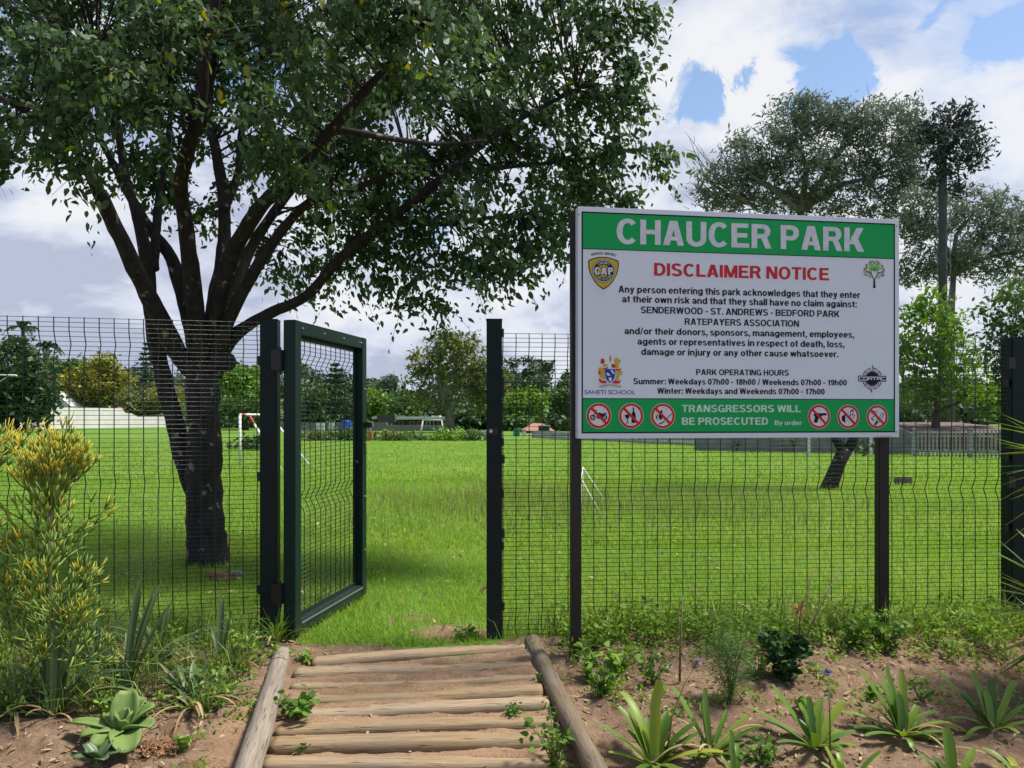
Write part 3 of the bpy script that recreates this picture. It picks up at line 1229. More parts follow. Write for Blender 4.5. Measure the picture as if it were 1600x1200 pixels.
    for name, cx, cy, r in (('no_motorcycles_emblem', 935.5, 649.6, 20.2), ('no_alcohol_emblem', 985.9, 649.7, 20.2), ('no_fires_emblem', 1035.5, 650.0, 20.0),
                            ('no_guns_emblem', 1279.5, 650.9, 19.0), ('no_loud_music_emblem', 1325.0, 651.1, 18.8), ('no_smoking_emblem', 1370.2, 651.3, 18.6)):
        zt_, zb_ = UV(cx, cy - r)[1], UV(cx, cy + r)[1]
        k = (zt_ - zb_) / 2
        q = place(cx, cy, k)
        e = sheet(name, [q(disc(1.0, 48))], rim, 2)
        sheet('disc', [q(disc(.955, 48))], pale, 2.4, e)
        sheet('pictogram', [q(p) for p in pict[name]], black, 2.8, e)
        a = R(-45)
        slash = [(-.84, .10), (.84, .10), (.84, -.10), (-.84, -.10)]
        slash = [(x * math.cos(a) - y * math.sin(a), x * math.sin(a) + y * math.cos(a)) for x, y in slash]
        sheet('ring', [q(p) for p in annulus(.955, .78, n=48)] + [q(slash)], ring, 3.3, e)

    # shield badge
    k = 0.0835
    q = place(943.0, 426.5, k)

    def shield(sc):
        pts = []
        for i in range(11):
            u = -1 + 2 * i / 10
            pts.append((u * .96, .80 + .22 * (1 - u * u)))
        pts += [(1.0, .66), (.98, .30), (.86, -.10), (.64, -.50), (.34, -.84), (0.0, -1.06),
                (-.34, -.84), (-.64, -.50), (-.86, -.10), (-.98, .30), (-1.0, .66)]
        return [(x * sc, (y - .03) * sc + .03) for x, y in pts]
    badge = sheet('shield_badge', [q(shield(1.0))], black, 2)
    sheet('shield_face', [q(shield(.935))], yellow, 2.4, badge)
    cy0 = .12
    sheet('outline_ring', [q(p) for p in annulus(.73, .70, cy=cy0)], black, 2.7, badge)
    sheet('white_ring', [q(p) for p in annulus(.70, .66, cy=cy0)], lett_w, 2.7, badge)
    sheet('dark_ring', [q(p) for p in annulus(.66, .40, cy=cy0)], navy, 2.7, badge)
    s0, z0 = UV(943.0, 426.5)

    def arc_text(text, r, a_mid, span, hgt, mat, inside=False, name='arc_lettering', T_=0.16, cy0=cy0):
        polys = []
        n = len(text)
        for i, ch in enumerate(text):
            u = (i + .5) / n - .5
            ang = a_mid - u * span if not inside else a_mid + u * span
            w, ps = glyph(ch, T_) if ch != ' ' else (0, [])
            kk = hgt
            wid = abs(R(span)) * r / n * 0.82
            for pl in ps:
                pp = []
                for x, y in pl:
                    lx, ly = (x / max(w, .2) - .5) * wid, (y - .5) * kk
                    rr = r + (ly if not inside else -ly)
                    aa = R(ang) + (-lx if not inside else lx) / r
                    pp.append((s0 + rr * math.cos(aa) * k, z0 + (cy0 + rr * math.sin(aa)) * k))
                polys.append(pp)
        sheet(name, polys, mat, 3.2, badge)
    arc_text('COMMUNITY', .53, 90, 88, .15, lett_w2)
    arc_text('ACTIVE PROTECTION', .53, 270, 132, .15, lett_w2, True)
    arc_text('SENDERWOOD LINKSFIELD', 3.1, 90, 31, .15, black, name='arc_lettering', cy0=-1.86)
    # CAP letters with a dark edge
    for nm, grow, mt, ly in (('cap_lettering_edge', .045, navy, 3.0), ('cap_lettering', 0.0, lett_w, 3.4)):
        polys = []
        for ch, x0 in (('C', -.60), ('A', -.18), ('P', .29)):
            w, ps = glyph(ch, 0.26)
            wid, hh = .40 if ch != 'P' else .32, .46
            c0 = (x0 + wid / 2, cy0)
            for pl in ps:
                pl2 = [((x / w) * wid + x0, (y - .5) * hh + cy0) for x, y in pl]
                if grow:
                    mx = sum(p[0] for p in pl2) / len(pl2)
                    my = sum(p[1] for p in pl2) / len(pl2)
                    pl2 = [(p[0] + math.copysign(grow, p[0] - mx), p[1] + math.copysign(grow, p[1] - my)) for p in pl2]
                polys.append(q(pl2))
        sheet(nm, polys, mt, ly, badge)

    # tree emblem
    k = 0.066
    q = place(1365.5, 431.0, k)
    tr = sheet('tree_emblem', [q([(-.12, -1.02), (.17, -1.02), (.11, -.78), (.09, -.30), (-.05, -.30), (-.06, -.78)])], brown, 2)
    sheet('branches', [q(p) for p in stroke([(-.02, -.32), (-.20, .06), (-.34, .22), (-.60, .32)], .07) + stroke([(.06, -.32), (.26, .06), (.42, .24), (.62, .30)], .07) + stroke([(-.26, .12), (-.26, .40), (-.14, .50), (.2, .50), (.34, .40), (.32, .14)], .045)], brown, 2.3, tr)

    def leaf(cx, cy, l, w, ang):
        a = R(ang)
        pts = []
        for t_, u in ((-.5, 0), (-.3, .36), (0, .5), (.25, .32), (.5, 0), (.25, -.32), (0, -.5), (-.3, -.36)):
            x, y = t_ * l * 1.12, u * w * 1.22
            pts.append((cx + x * math.cos(a) - y * math.sin(a), cy + x * math.sin(a) + y * math.cos(a)))
        return pts
    gl = [[], [], [], []]
    rl = []
    gl[2].append(leaf(.04, .74, .52, .26, 90))
    gl[0] += [leaf(-.36, .78, .46, .30, 118), leaf(.44, .80, .46, .30, 62), leaf(-.82, .86, .34, .26, 140), leaf(.88, .86, .38, .22, 35), leaf(.04, 1.42, .36, .24, 90)]
    gl[1] += [leaf(-.20, 1.12, .50, .28, 104), leaf(.28, 1.12, .50, .28, 78), leaf(-.48, 1.28, .36, .24, 120), leaf(.58, 1.28, .36, .24, 62),
              leaf(-.42, -.06, .36, .22, 110), leaf(.50, -.10, .40, .22, 80), leaf(-.74, .08, .36, .24, 60)]
    gl[3] += [leaf(.82, .08, .36, .22, 120), leaf(-.98, .12, .24, .14, 50), leaf(1.02, .08, .22, .12, 130), leaf(-1.04, .52, .18, .12, 0), leaf(1.06, .48, .2, .12, 20),
              leaf(-.16, 1.58, .2, .12, 100), leaf(.24, 1.58, .2, .12, 80), leaf(-1.0, .32, .22, .1, 0), leaf(1.0, .28, .22, .1, 0)]
    for x, y, a in ((-.80, 1.14, 125), (-.36, 1.50, 110), (.44, 1.48, 72), (.86, 1.12, 50), (-1.02, .70, 150), (1.06, .68, 25), (-.80, .46, 125), (-.50, .40, 140), (.60, .38, 45), (.88, .44, 55)):
        rl.append(leaf(x, y, .27, .15, a))
    qq = lambda pts: q([(x * 0.86, y * 0.78) for x, y in pts])
    for g_, m_ in zip(gl, l_green):
        sheet('green_leaves', [qq(p) for p in g_], m_, 2.6, tr)
    sheet('red_leaves', [qq(p) for p in rl], l_red, 2.6, tr)

    # school crest
    k = 0.066
    q = place(953.0, 587.5, k)
    shp = [(-.42, .56), (.44, .56), (.44, .2), (.34, -.2), (.18, -.44), (.0, -.52), (-.16, -.44), (-.32, -.2), (-.42, .2)]
    crest = sheet('school_crest', [q(shp)], blue, 2.4)
    sheet('shield_charges', [q([(.02, .48), (.20, .50), (.38, .26), (.26, .12)]), q([(-.34, .24), (-.16, .26), (.06, .04), (-.20, .0)]), q([(-.12, -.12), (.16, -.12), (.12, -.42), (-.08, -.42)])], lett_w, 2.8, crest)
    for fig in (
        [(-.62, .90), (-.30, .98), (-.18, .84), (-.38, .70), (-.60, .76)],
        [(-.98, .60), (-.78, .72), (-.60, .58), (-.46, .50), (-.46, .10), (-.36, -.24), (-.50, -.30), (-.80, -.10), (-.92, .14), (-.76, .34), (-.92, .42)],
        [(.34, 1.34), (.54, 1.52), (.72, 1.36), (.92, 1.26), (.84, 1.06), (.72, 1.00), (.78, .78), (.60, .58), (.40, .70), (.52, .88), (.40, 1.0)],
        [(.54, .46), (.80, .52), (1.04, .30), (1.0, .12), (.74, .0), (.76, -.24), (.62, -.40), (.44, -.28), (.52, .02)],
        [(-.06, 1.30), (.12, 1.30), (.08, 1.14), (-.02, 1.14)]):
        sheet('yellow_figure', [q(fig)], yellow, 2.2, crest)
    for fig in (
        [(-.04, 1.32), (.10, 1.32), (.03, 1.74)],
        [(-.80, 1.00), (-.50, .98), (-.44, 1.16), (-.50, 1.36), (-.72, 1.40), (-.76, 1.22)],
        [(.14, .94), (.14, .72), (.34, .62), (.50, .78), (.44, .90), (.2, 1.0)],
        [(.44, .56), (.52, .42), (.82, .46), (1.0, .62), (.76, .58)],
        [(-1.0, .30), (-.82, .44), (-.76, .20), (-.90, .12)],
        [(-.88, -.16), (-.62, -.40), (-.36, -.36), (-.26, -.58), (-.52, -.60), (-.80, -.54), (-.92, -.38)],
        [(.16, -.54), (.42, -.32), (.66, -.42), (.92, -.32), (.78, -.60), (.5, -.62)],
        [(-.70, .56), (-.40, .66), (-.14, .72), (-.18, .60), (-.50, .52)]):
        sheet('red_figure', [q(fig)], red, 2.5, crest)
    sheet('ribbon', [q([(-.90, -.78), (-.60, -.70), (-.40, -.66), (.0, -.62), (.50, -.66), (.70, -.72), (.96, -.78), (.94, -.94), (.60, -.90), (0, -.80), (-.50, -.90), (-.86, -.96)])], plain('pale_olive_ink', (0.38, 0.40, 0.34), 0.5), 2.2, crest)
    line('crest_lettering', 'SAHETI SCHOOL', 913.3, 992.6, 609.4, 615.9, blue_t, 0.004, crest)

    # compass emblem
    k = 0.0605
    q = place(1362.6, 591.6, k)
    cp = sheet('compass_emblem', [q(disc(.66, 40))], navy, 2)
    arcs = []
    for a0, a1 in ((20, 52), (58, 84), (98, 122), (128, 160), (200, 232), (238, 262), (276, 302), (308, 340)):
        arcs += annulus(1.0, .92, a0, a1, 8)
    for a0, a1 in ((22, 46), (60, 120), (134, 158), (202, 226), (240, 300), (314, 338)):
        arcs += annulus(.78, .72, a0, a1, 8)
    for a_ in (48, 132, 228, 312):
        arcs += stroke([(.72 * math.cos(R(a_)), .72 * math.sin(R(a_))), (.86 * math.cos(R(a_)), .86 * math.sin(R(a_)))], .07)
    sheet('compass_ring', [q(p) for p in arcs], navy, 2, cp)
    sheet('compass_needle', [q([(.02, .7), (.02, 1.36), (.14, .98), (.06, .94)])], navy, 2, cp)
    sheet('compass_needle', [q([(-.02, -.8), (-.02, -1.40), (-.16, -1.0), (-.06, -.96)])], navy, 2, cp)
    sheet('name_plate', [q(rect(-1.40, -.27, 1.40, .27))], navy, 2.4, cp)
    cl = {}
    cl['C'] = [[(.0, .0), (1, .0)], [(0, 0), (0, 1)], [(0, 1), (1, 1)]]
    cl['O'] = cl['C'] + [[(1, 0), (1, 1)]]
    cl['R'] = [[(0, 0), (0, 1)], [(0, 1), (1, 1)], [(1, 1), (1, 0)], [(0, .45), (1, .45)]]
    cl['T'] = [[(0, 1), (1, 1)], [(.5, 1), (.5, 0)]]
    polys = []
    for i, ch in enumerate('CORTRC'):
        x0 = -1.30 + i * .445
        for (a, b) in cl[ch]:
            p0 = (x0 + a[0] * .34, -.14 + a[1] * .28)
            p1 = (x0 + b[0] * .34, -.14 + b[1] * .28)
            ext = .04
            if p0[0] != p1[0]:
                p0, p1 = (p0[0] - ext, p0[1]), (p1[0] + ext, p1[1])
            polys += [q(p) for p in stroke([p0, p1], .085)]
    sheet('plate_lettering', polys, lett_w, 2.9, cp)


build_sign()
# ------------------------------------------------------------------ timber steps


def timber(name, p0, p1, r, mat, seed, label, cat, group=None, flat=0.0, n=14, ns=46):
    p0, p1 = Vector(p0), Vector(p1)
    d = p1 - p0
    L = d.length
    vs, fs = [], []
    for i in range(ns + 1):
        u = i / ns
        x = u * L
        for k in range(n):
            a = 2 * math.pi * k / n
            q = mnoise.fractal(Vector((x * 1.7 + seed * 9.1, math.cos(a) * .6, math.sin(a) * .6)), 1.0, 2.0, 3)
            f = mnoise.noise(Vector((x * 7 + seed * 3.3, math.cos(a) * 3, math.sin(a) * 3)))
            rr = r * (1 + 0.10 * q + 0.035 * f)
            z = math.sin(a) * rr
            if flat:
                z = min(z, r * flat)
            vs.append((x, math.cos(a) * rr, z + 0.010 * math.sin(u * 3.1 + seed)))
    for i in range(ns):
        for k in range(n):
            k2 = (k + 1) % n
            fs.append((i * n + k, (i + 1) * n + k, (i + 1) * n + k2, i * n + k2))
    fs.append(tuple(range(n)))
    fs.append(tuple(ns * n + k for k in range(n - 1, -1, -1)))
    mb = MB()
    mb.add(vs, fs)
    o = mb.build(name, mat, None, True)
    o.location = p0
    o.rotation_euler = d.to_track_quat('X', 'Z').to_euler()
    return tag(o, label, cat, group)


for i, (xa, ya, xb, yb, lab) in enumerate(STEP_ROWS):
    a, b = log_at(xa, ya, 0.035), log_at(xb, yb, 0.035)
    r = 0.049 + 0.006 * math.sin(i * 2.3)
    a.z -= 0.030
    b.z -= 0.030
    timber('step_log', a, b, r, M['log'], i + 1, lab, 'step log', 'timber logs across the path', flat=0.58)
timber('edge_log', P(441, 1027, 4.22), P(372, 1256, 2.75) + Vector((0, 0, .02)), 0.051, M['log_grey'], 21,
       'round timber edging log along the firestick side of the steps', 'edge log', 'round edging logs beside the steps', n=18, ns=60)
timber('edge_log', P(831, 1004, 4.33), P(958, 1262, 2.80) + Vector((0, 0, .02)), 0.046, M['log_grey'], 22,
       'cracked grey timber edging log on the sign side of the steps', 'edge log', 'round edging logs beside the steps', n=18, ns=60)

# ------------------------------------------------------------------ fence and gate
BENDS = (0.15, 0.93, 1.68)


def wire_mesh(name, a, b, ztop, zbot, mat, parent=None, away=None, bends=BENDS, loc=None, depth=0.032, rv=0.0029, rh=0.0020, step=0.0762, hstep=0.0257):
    """welded panel: vertical wires 76 mm apart, horizontal wires 26 mm apart, V folds pressed in"""
    a, b = Vector((a[0], a[1], 0)), Vector((b[0], b[1], 0))
    d = (b - a)
    L = d.length
    d.normalize()
    away = Vector((-d.y, d.x, 0)) if away is None else Vector((away[0], away[1], 0)).normalized()

    def off(h):
        return sum(depth * max(0.0, 1 - abs(h - t) / 0.072) for t in bends)
    hs = [0.0]
    for t in bends:
        hs += [t - 0.072, t, t + 0.072]
    H = ztop - zbot
    hs = sorted(h for h in hs if 0 <= h < H - 0.02) + [H]
    mb = MB()
    nv = int(L / step)
    for i in range(nv + 1):
        s = min(L, i * step + 0.01)
        pts = [a + d * s + away * (off(h) + 0.003) + Vector((0, 0, ztop - h)) for h in hs]
        mb.tube(pts, rv, 5)
    nh = int(H / hstep)
    for k in range(nh + 1):
        h = 0.004 + k * hstep
        if h > H:
            break
        o = off(h)
        pts = [a + away * o + Vector((0, 0, ztop - h)), a + d * (L / 2) + away * o + Vector((0, 0, ztop - h - 0.001)), b + away * o + Vector((0, 0, ztop - h))]
        mb.tube(pts, rh, 4)
    return mb.build(name, mat, parent, True, loc)


# left run
LA, LB = (-1.462, 4.47), (-4.39, 3.80)
f = empty('wire_fence', (0, 0, 0), 0, 'green wire mesh fence panel in front of the big tree and firestick shrub', 'fence')
wire_mesh('wire_mesh', LB, LA, 1.848, 0.04, M['wire'], f, away=(-0.22, 0.97))
MB().bevbox((LB[0] - .05, LB[1] - .01, 0.93), (0.08, 0.08, 1.86), .004, math.atan2(.67, 2.93)).build('post', M['post'], f)
# right run
RA, RB = (-0.062, 4.45), (3.03, 4.71)
f = empty('wire_fence', (0, 0, 0), 0, 'green wire mesh fence panel running behind the notice board to the thick end post', 'fence')
wire_mesh('wire_mesh', RA, RB, 1.782, -0.02, M['wire'], f)
for z in (0.2, 0.62, 1.05, 1.5):
    MB().bevbox((RA[0] + .005, RA[1] - .012, z), (0.03, 0.02, 0.05), .003).build('clamp', M['black'], f)
    MB().bevbox((RB[0] - .012, RB[1] - .02, z), (0.03, 0.02, 0.05), .003).build('clamp', M['black'], f)
MB().bevbox((RB[0] + .085, RB[1] + .01, 0.885), (0.165, 0.10, 1.79), .004, 0.084).build('post', M['post'], f)
for z in (0.25, 0.9, 1.62):
    MB().bevbox((RB[0] + .0, RB[1] - .052, z), (0.05, 0.012, 0.07), .003, 0.084).build('bracket', M['black'], f)


def gate_post(cx, cy, w, ztop, rz, label):
    g = float(zground(cx, cy))
    o = empty('gate_post', (cx, cy, g), rz, label, 'gate post', 'dark green square posts of the gate')
    MB().bevbox((0, 0, (ztop - g - 0.1) / 2), (w, w, ztop - g + 0.1), .004).build('shaft', M['post'], o)
    MB().bevbox((0, 0, ztop - g + 0.001), (w + .004, w + .004, .006), .002).build('cap', M['post'], o)
    return o


gl = gate_post(-1.407, 4.47, 0.098, 1.856, 0.10, 'dark green square post that carries the open gate')
for z in (0.30, 0.95, 1.62):
    MB().bevbox((-.056, -.02, z), (0.016, 0.04, 0.055), .003).build('clamp', M['black'], gl)
gr = gate_post(-0.103, 4.46, 0.090, 1.856, 0.03, 'dark green square post with latch plate between gateway and notice board')
kp = MB().bevbox((-.012, -.050, 1.212), (0.066, 0.012, 0.042), .003).build('latch_plate', M['black'], gr)
MB().tube([(-.02, -.055, 1.212), (-.02, -.064, 1.212)], [.011, .009], 12).build('bolt', M['steel'], gr)
MB().bevbox((-.055, -.03, 1.205), (0.014, 0.03, 0.03), .003).build('staple', M['steel'], gr)
for z in (0.55, 0.85, 1.15, 1.45, 1.78):
    MB().bevbox((.050, -.02, z), (0.012, 0.03, 0.05), .003).build('clamp', M['black'], gr)

# the open leaf
GH = Vector((-1.243, 4.40, 0))
GD = Vector((0.187, 0.982, 0)).normalized()
GN = Vector((-GD.y, GD.x, 0))
GL, GZ0, GZ1, TK, SWD = 1.10, 0.03, 1.853, 0.073, 0.080
grz = math.atan2(GD.y, GD.x)
gate = empty('gate', (GH.x, GH.y, 0), grz, 'dark green steel gate with a wire mesh infill, standing open into the park', 'gate')
for x0, nm in ((SWD / 2, 'stile'), (GL - SWD / 2, 'stile')):
    MB().bevbox((x0, TK / 2, (GZ0 + GZ1) / 2), (SWD, TK, GZ1 - GZ0), .004).build(nm, M['gate'], gate)
for z0 in (GZ0 + SWD / 2, GZ1 - SWD / 2):
    MB().bevbox((GL / 2, TK / 2, z0), (GL - 2 * SWD + .002, TK - .004, SWD - .002), .004).build('rail', M['gate'], gate)
# the flats that clamp the mesh inside the frame
ins = MB()
for z0 in (GZ0 + SWD + .012, GZ1 - SWD - .012):
    ins.bevbox((GL / 2, TK - .022, z0), (GL - 2 * SWD - .004, .006, .024), .001)
for x0 in (SWD + .012, GL - SWD - .012):
    ins.bevbox((x0, TK - .022, (GZ0 + GZ1) / 2), (.024, .006, GZ1 - GZ0 - 2 * SWD - .054), .001)
ins.build('mesh_clamp', M['gate'], gate)
MB().bevbox((GL / 2, -.002, GZ0 + SWD * 0.78), (GL - 2 * SWD, .006, .012), .001).build('edge_highlight', plain('pale_green_highlight', (0.10, 0.16, 0.14), 0.35, None, 30), gate)  # pale strip along the bottom rail's lip, its edge highlight put in as colour
for i, (x0, z0) in enumerate([(SWD + .02 + k * .3, GZ1 - SWD * .5) for k in range(4)] + [(GL - .025, .35 + k * .38) for k in range(4)]):
    MB().tube([(x0, .002, z0), (x0, -.005, z0)], [.007, .005], 10).build('bolt', M['steel'], gate)
gm = wire_mesh('wire_mesh', (SWD, TK - .016), (GL - SWD, TK - .016), GZ1 - SWD + .004, GZ0 + SWD - .004, M['wire'], gate, away=(0, 1), bends=(0.17, 0.99), depth=0.036)
for z0 in (0.28, 1.62):
    MB().bevbox((.0, .105, z0), (.055, .065, .12), .004).build('hinge', M['black'], gate)
    MB().tube([(-.004, .10, z0 - .075), (-.004, .10, z0 + .075)], .016, 12).build('hinge_pin', M['black'], gate)
lt = MB().bevbox((GL - .028, -.024, 1.236), (.048, .048, .040), .004).build('latch', M['black'], gate)
MB().tube([(GL - .028, -.03, 1.256), (GL - .028, -.052, 1.256), (GL - .028, -.056, 1.225)], .006, 8).build('bolt_bar', M['steel'], lt)
MB().bevbox((SWD * .0 + GL - .12, .03, .98), (.05, .02, .02), .003).build('catch', M['black'], gate)
# padlock hanging from the latch
pl = GH + GD * (GL - .034) - GN * .042
pad = empty('padlock', (pl.x, pl.y, 1.178), grz, 'small brass padlock hanging open from the gate latch', 'padlock')
MB().bevbox((0, 0, -.014), (.030, .034, .054), .004).build('body', M['brass'], pad)
MB().tube([(-.012, 0, .008), (-.012, 0, .035), (-.006, 0, .048), (.006, 0, .048), (.012, 0, .035), (.012, 0, .012)], .0035, 8).build('shackle', M['steel'], pad)
# ------------------------------------------------------------------ the big tree
LM = {}
LM['big'] = leafy('dark_tree_leaf', [(0.032, 0.066, 0.028), (0.047, 0.096, 0.034), (0.063, 0.122, 0.042), (0.08, 0.138, 0.06), (0.056, 0.106, 0.042)], 0.40, 0.5, 0.3)
LM['big_young'] = leafy('young_tree_leaf', [(0.10, 0.19, 0.03), (0.19, 0.24, 0.02), (0.32, 0.30, 0.03)], 0.45, 0.45)


def spline(pts, n):
    """Catmull-Rom through (px, py, d, r) rows -> world points and radii"""
    W = [(P(a, b, c), r) for a, b, c, r in pts]
    W = [W[0]] + W + [W[-1]]
    out, rad = [], []
    for i in range(1, len(W) - 2):
        p0, p1, p2, p3 = (W[i + k][0] for k in (-1, 0, 1, 2))
        for k in range(n):
            t = k / n
            q = 0.5 * ((2 * p1) + (p2 - p0) * t + (2 * p0 - 5 * p1 + 4 * p2 - p3) * t * t + (3 * p1 - p0 - 3 * p2 + p3) * t ** 3)
            out.append(q)
            rad.append(W[i][1] * (1 - t) + W[i + 1][1] * t)
    out.append(W[-2][0])
    rad.append(W[-2][1])
    return out, rad


LIMBS = [
    # trunk, then limbs: (photo x, photo y, distance, radius in metres)
    [(327, 905, 6.8, .27), (325, 880, 6.8, .225), (322, 830, 6.8, .20), (318, 760, 6.8, .185), (320, 700, 6.8, .175), (318, 640, 6.8, .165), (316, 590, 6.8, .172), (316, 550, 6.8, .15)],
    [(305, 770, 6.85, .10), (290, 728, 6.85, .095), (268, 640, 6.8, .088), (249, 560, 6.75, .082), (236, 490, 6.7, .075), (230, 410, 6.7, .065), (212, 330, 6.7, .05), (195, 270, 6.7, .04), (180, 180, 6.6, .025), (150, 90, 6.5, .012)],
    [(312, 590, 6.8, .10), (284, 560, 6.7, .10), (258, 512, 6.5, .09), (217, 433, 6.2, .078), (169, 330, 5.9, .065), (146, 285, 5.75, .045), (112, 225, 5.7, .030), (60, 186, 5.6, .020), (0, 152, 5.5, .015), (-80, 110, 5.4, .009)],
    [(312, 570, 6.85, .09), (296, 500, 6.9, .08), (268, 405, 6.9, .066), (236, 360, 6.9, .055), (200, 300, 6.9, .045), (180, 262, 6.9, .035), (140, 180, 6.8, .02), (120, 100, 6.8, .01)],
    [(240, 420, 6.7, .05), (244, 360, 6.9, .042), (250, 300, 7.1, .038), (262, 230, 7.3, .03), (270, 120, 7.5, .018)],
    [(314, 560, 6.7, .10), (303, 460, 6.5, .085), (290, 350, 6.2, .07), (282, 285, 6.0, .062), (298, 220, 5.8, .055), (314, 150, 5.6, .05), (320, 80, 5.5, .045), (335, 10, 5.4, .035), (350, -80, 5.3, .02)],
    [(322, 560, 6.9, .10), (336, 470, 7.0, .085), (348, 400, 7.0, .07), (350, 320, 7.1, .06), (338, 240, 7.1, .052), (326, 170, 7.2, .042), (335, 80, 7.3, .03), (345, -20, 7.4, .018)],
    [(350, 330, 7.05, .045), (372, 270, 7.3, .038), (378, 200, 7.5, .03), (400, 100, 7.7, .018)],
    [(326, 565, 6.8, .10), (342, 470, 6.6, .09), (362, 400, 6.4, .078), (402, 330, 6.1, .066), (455, 275, 5.8, .055), (520, 200, 5.5, .042), (590, 120, 5.3, .028), (660, 40, 5.1, .014)],
    [(330, 570, 6.9, .09), (358, 470, 7.1, .075), (390, 392, 7.3, .062), (433, 325, 7.5, .052), (480, 270, 7.7, .044), (560, 200, 8.0, .034), (680, 120, 8.3, .02), (780, 60, 8.5, .01)],
    [(332, 580, 6.75, .075), (358, 500, 6.6, .062), (400, 420, 6.4, .052), (440, 360, 6.3, .046), (486, 315, 6.2, .038), (545, 298, 6.1, .028), (640, 260, 6.0, .016)],
    [(334, 590, 6.85, .085), (352, 545, 6.8, .075), (376, 516, 6.7, .062), (420, 490, 6.6, .055), (478, 463, 6.5, .05), (540, 395, 6.4, .046), (612, 342, 6.35, .042), (700, 270, 6.3, .032), (790, 200, 6.4, .022), (900, 140, 6.5, .01)],
    [(612, 342, 6.35, .03), (690, 350, 6.5, .022), (770, 340, 6.6, .014), (850, 330, 6.6, .008)],
    [(700, 270, 6.3, .024), (800, 260, 6.7, .018), (900, 250, 6.9, .012), (985, 235, 6.8, .007), (1050, 228, 6.7, .004)],
    [(520, 200, 5.5, .03), (600, 215, 5.6, .022), (680, 225, 5.8, .014), (760, 220, 6.0, .008)],
    [(640, 150, 8.2, .022), (760, 110, 7.8, .018), (880, 90, 7.4, .012), (990, 60, 7.0, .006)],
]


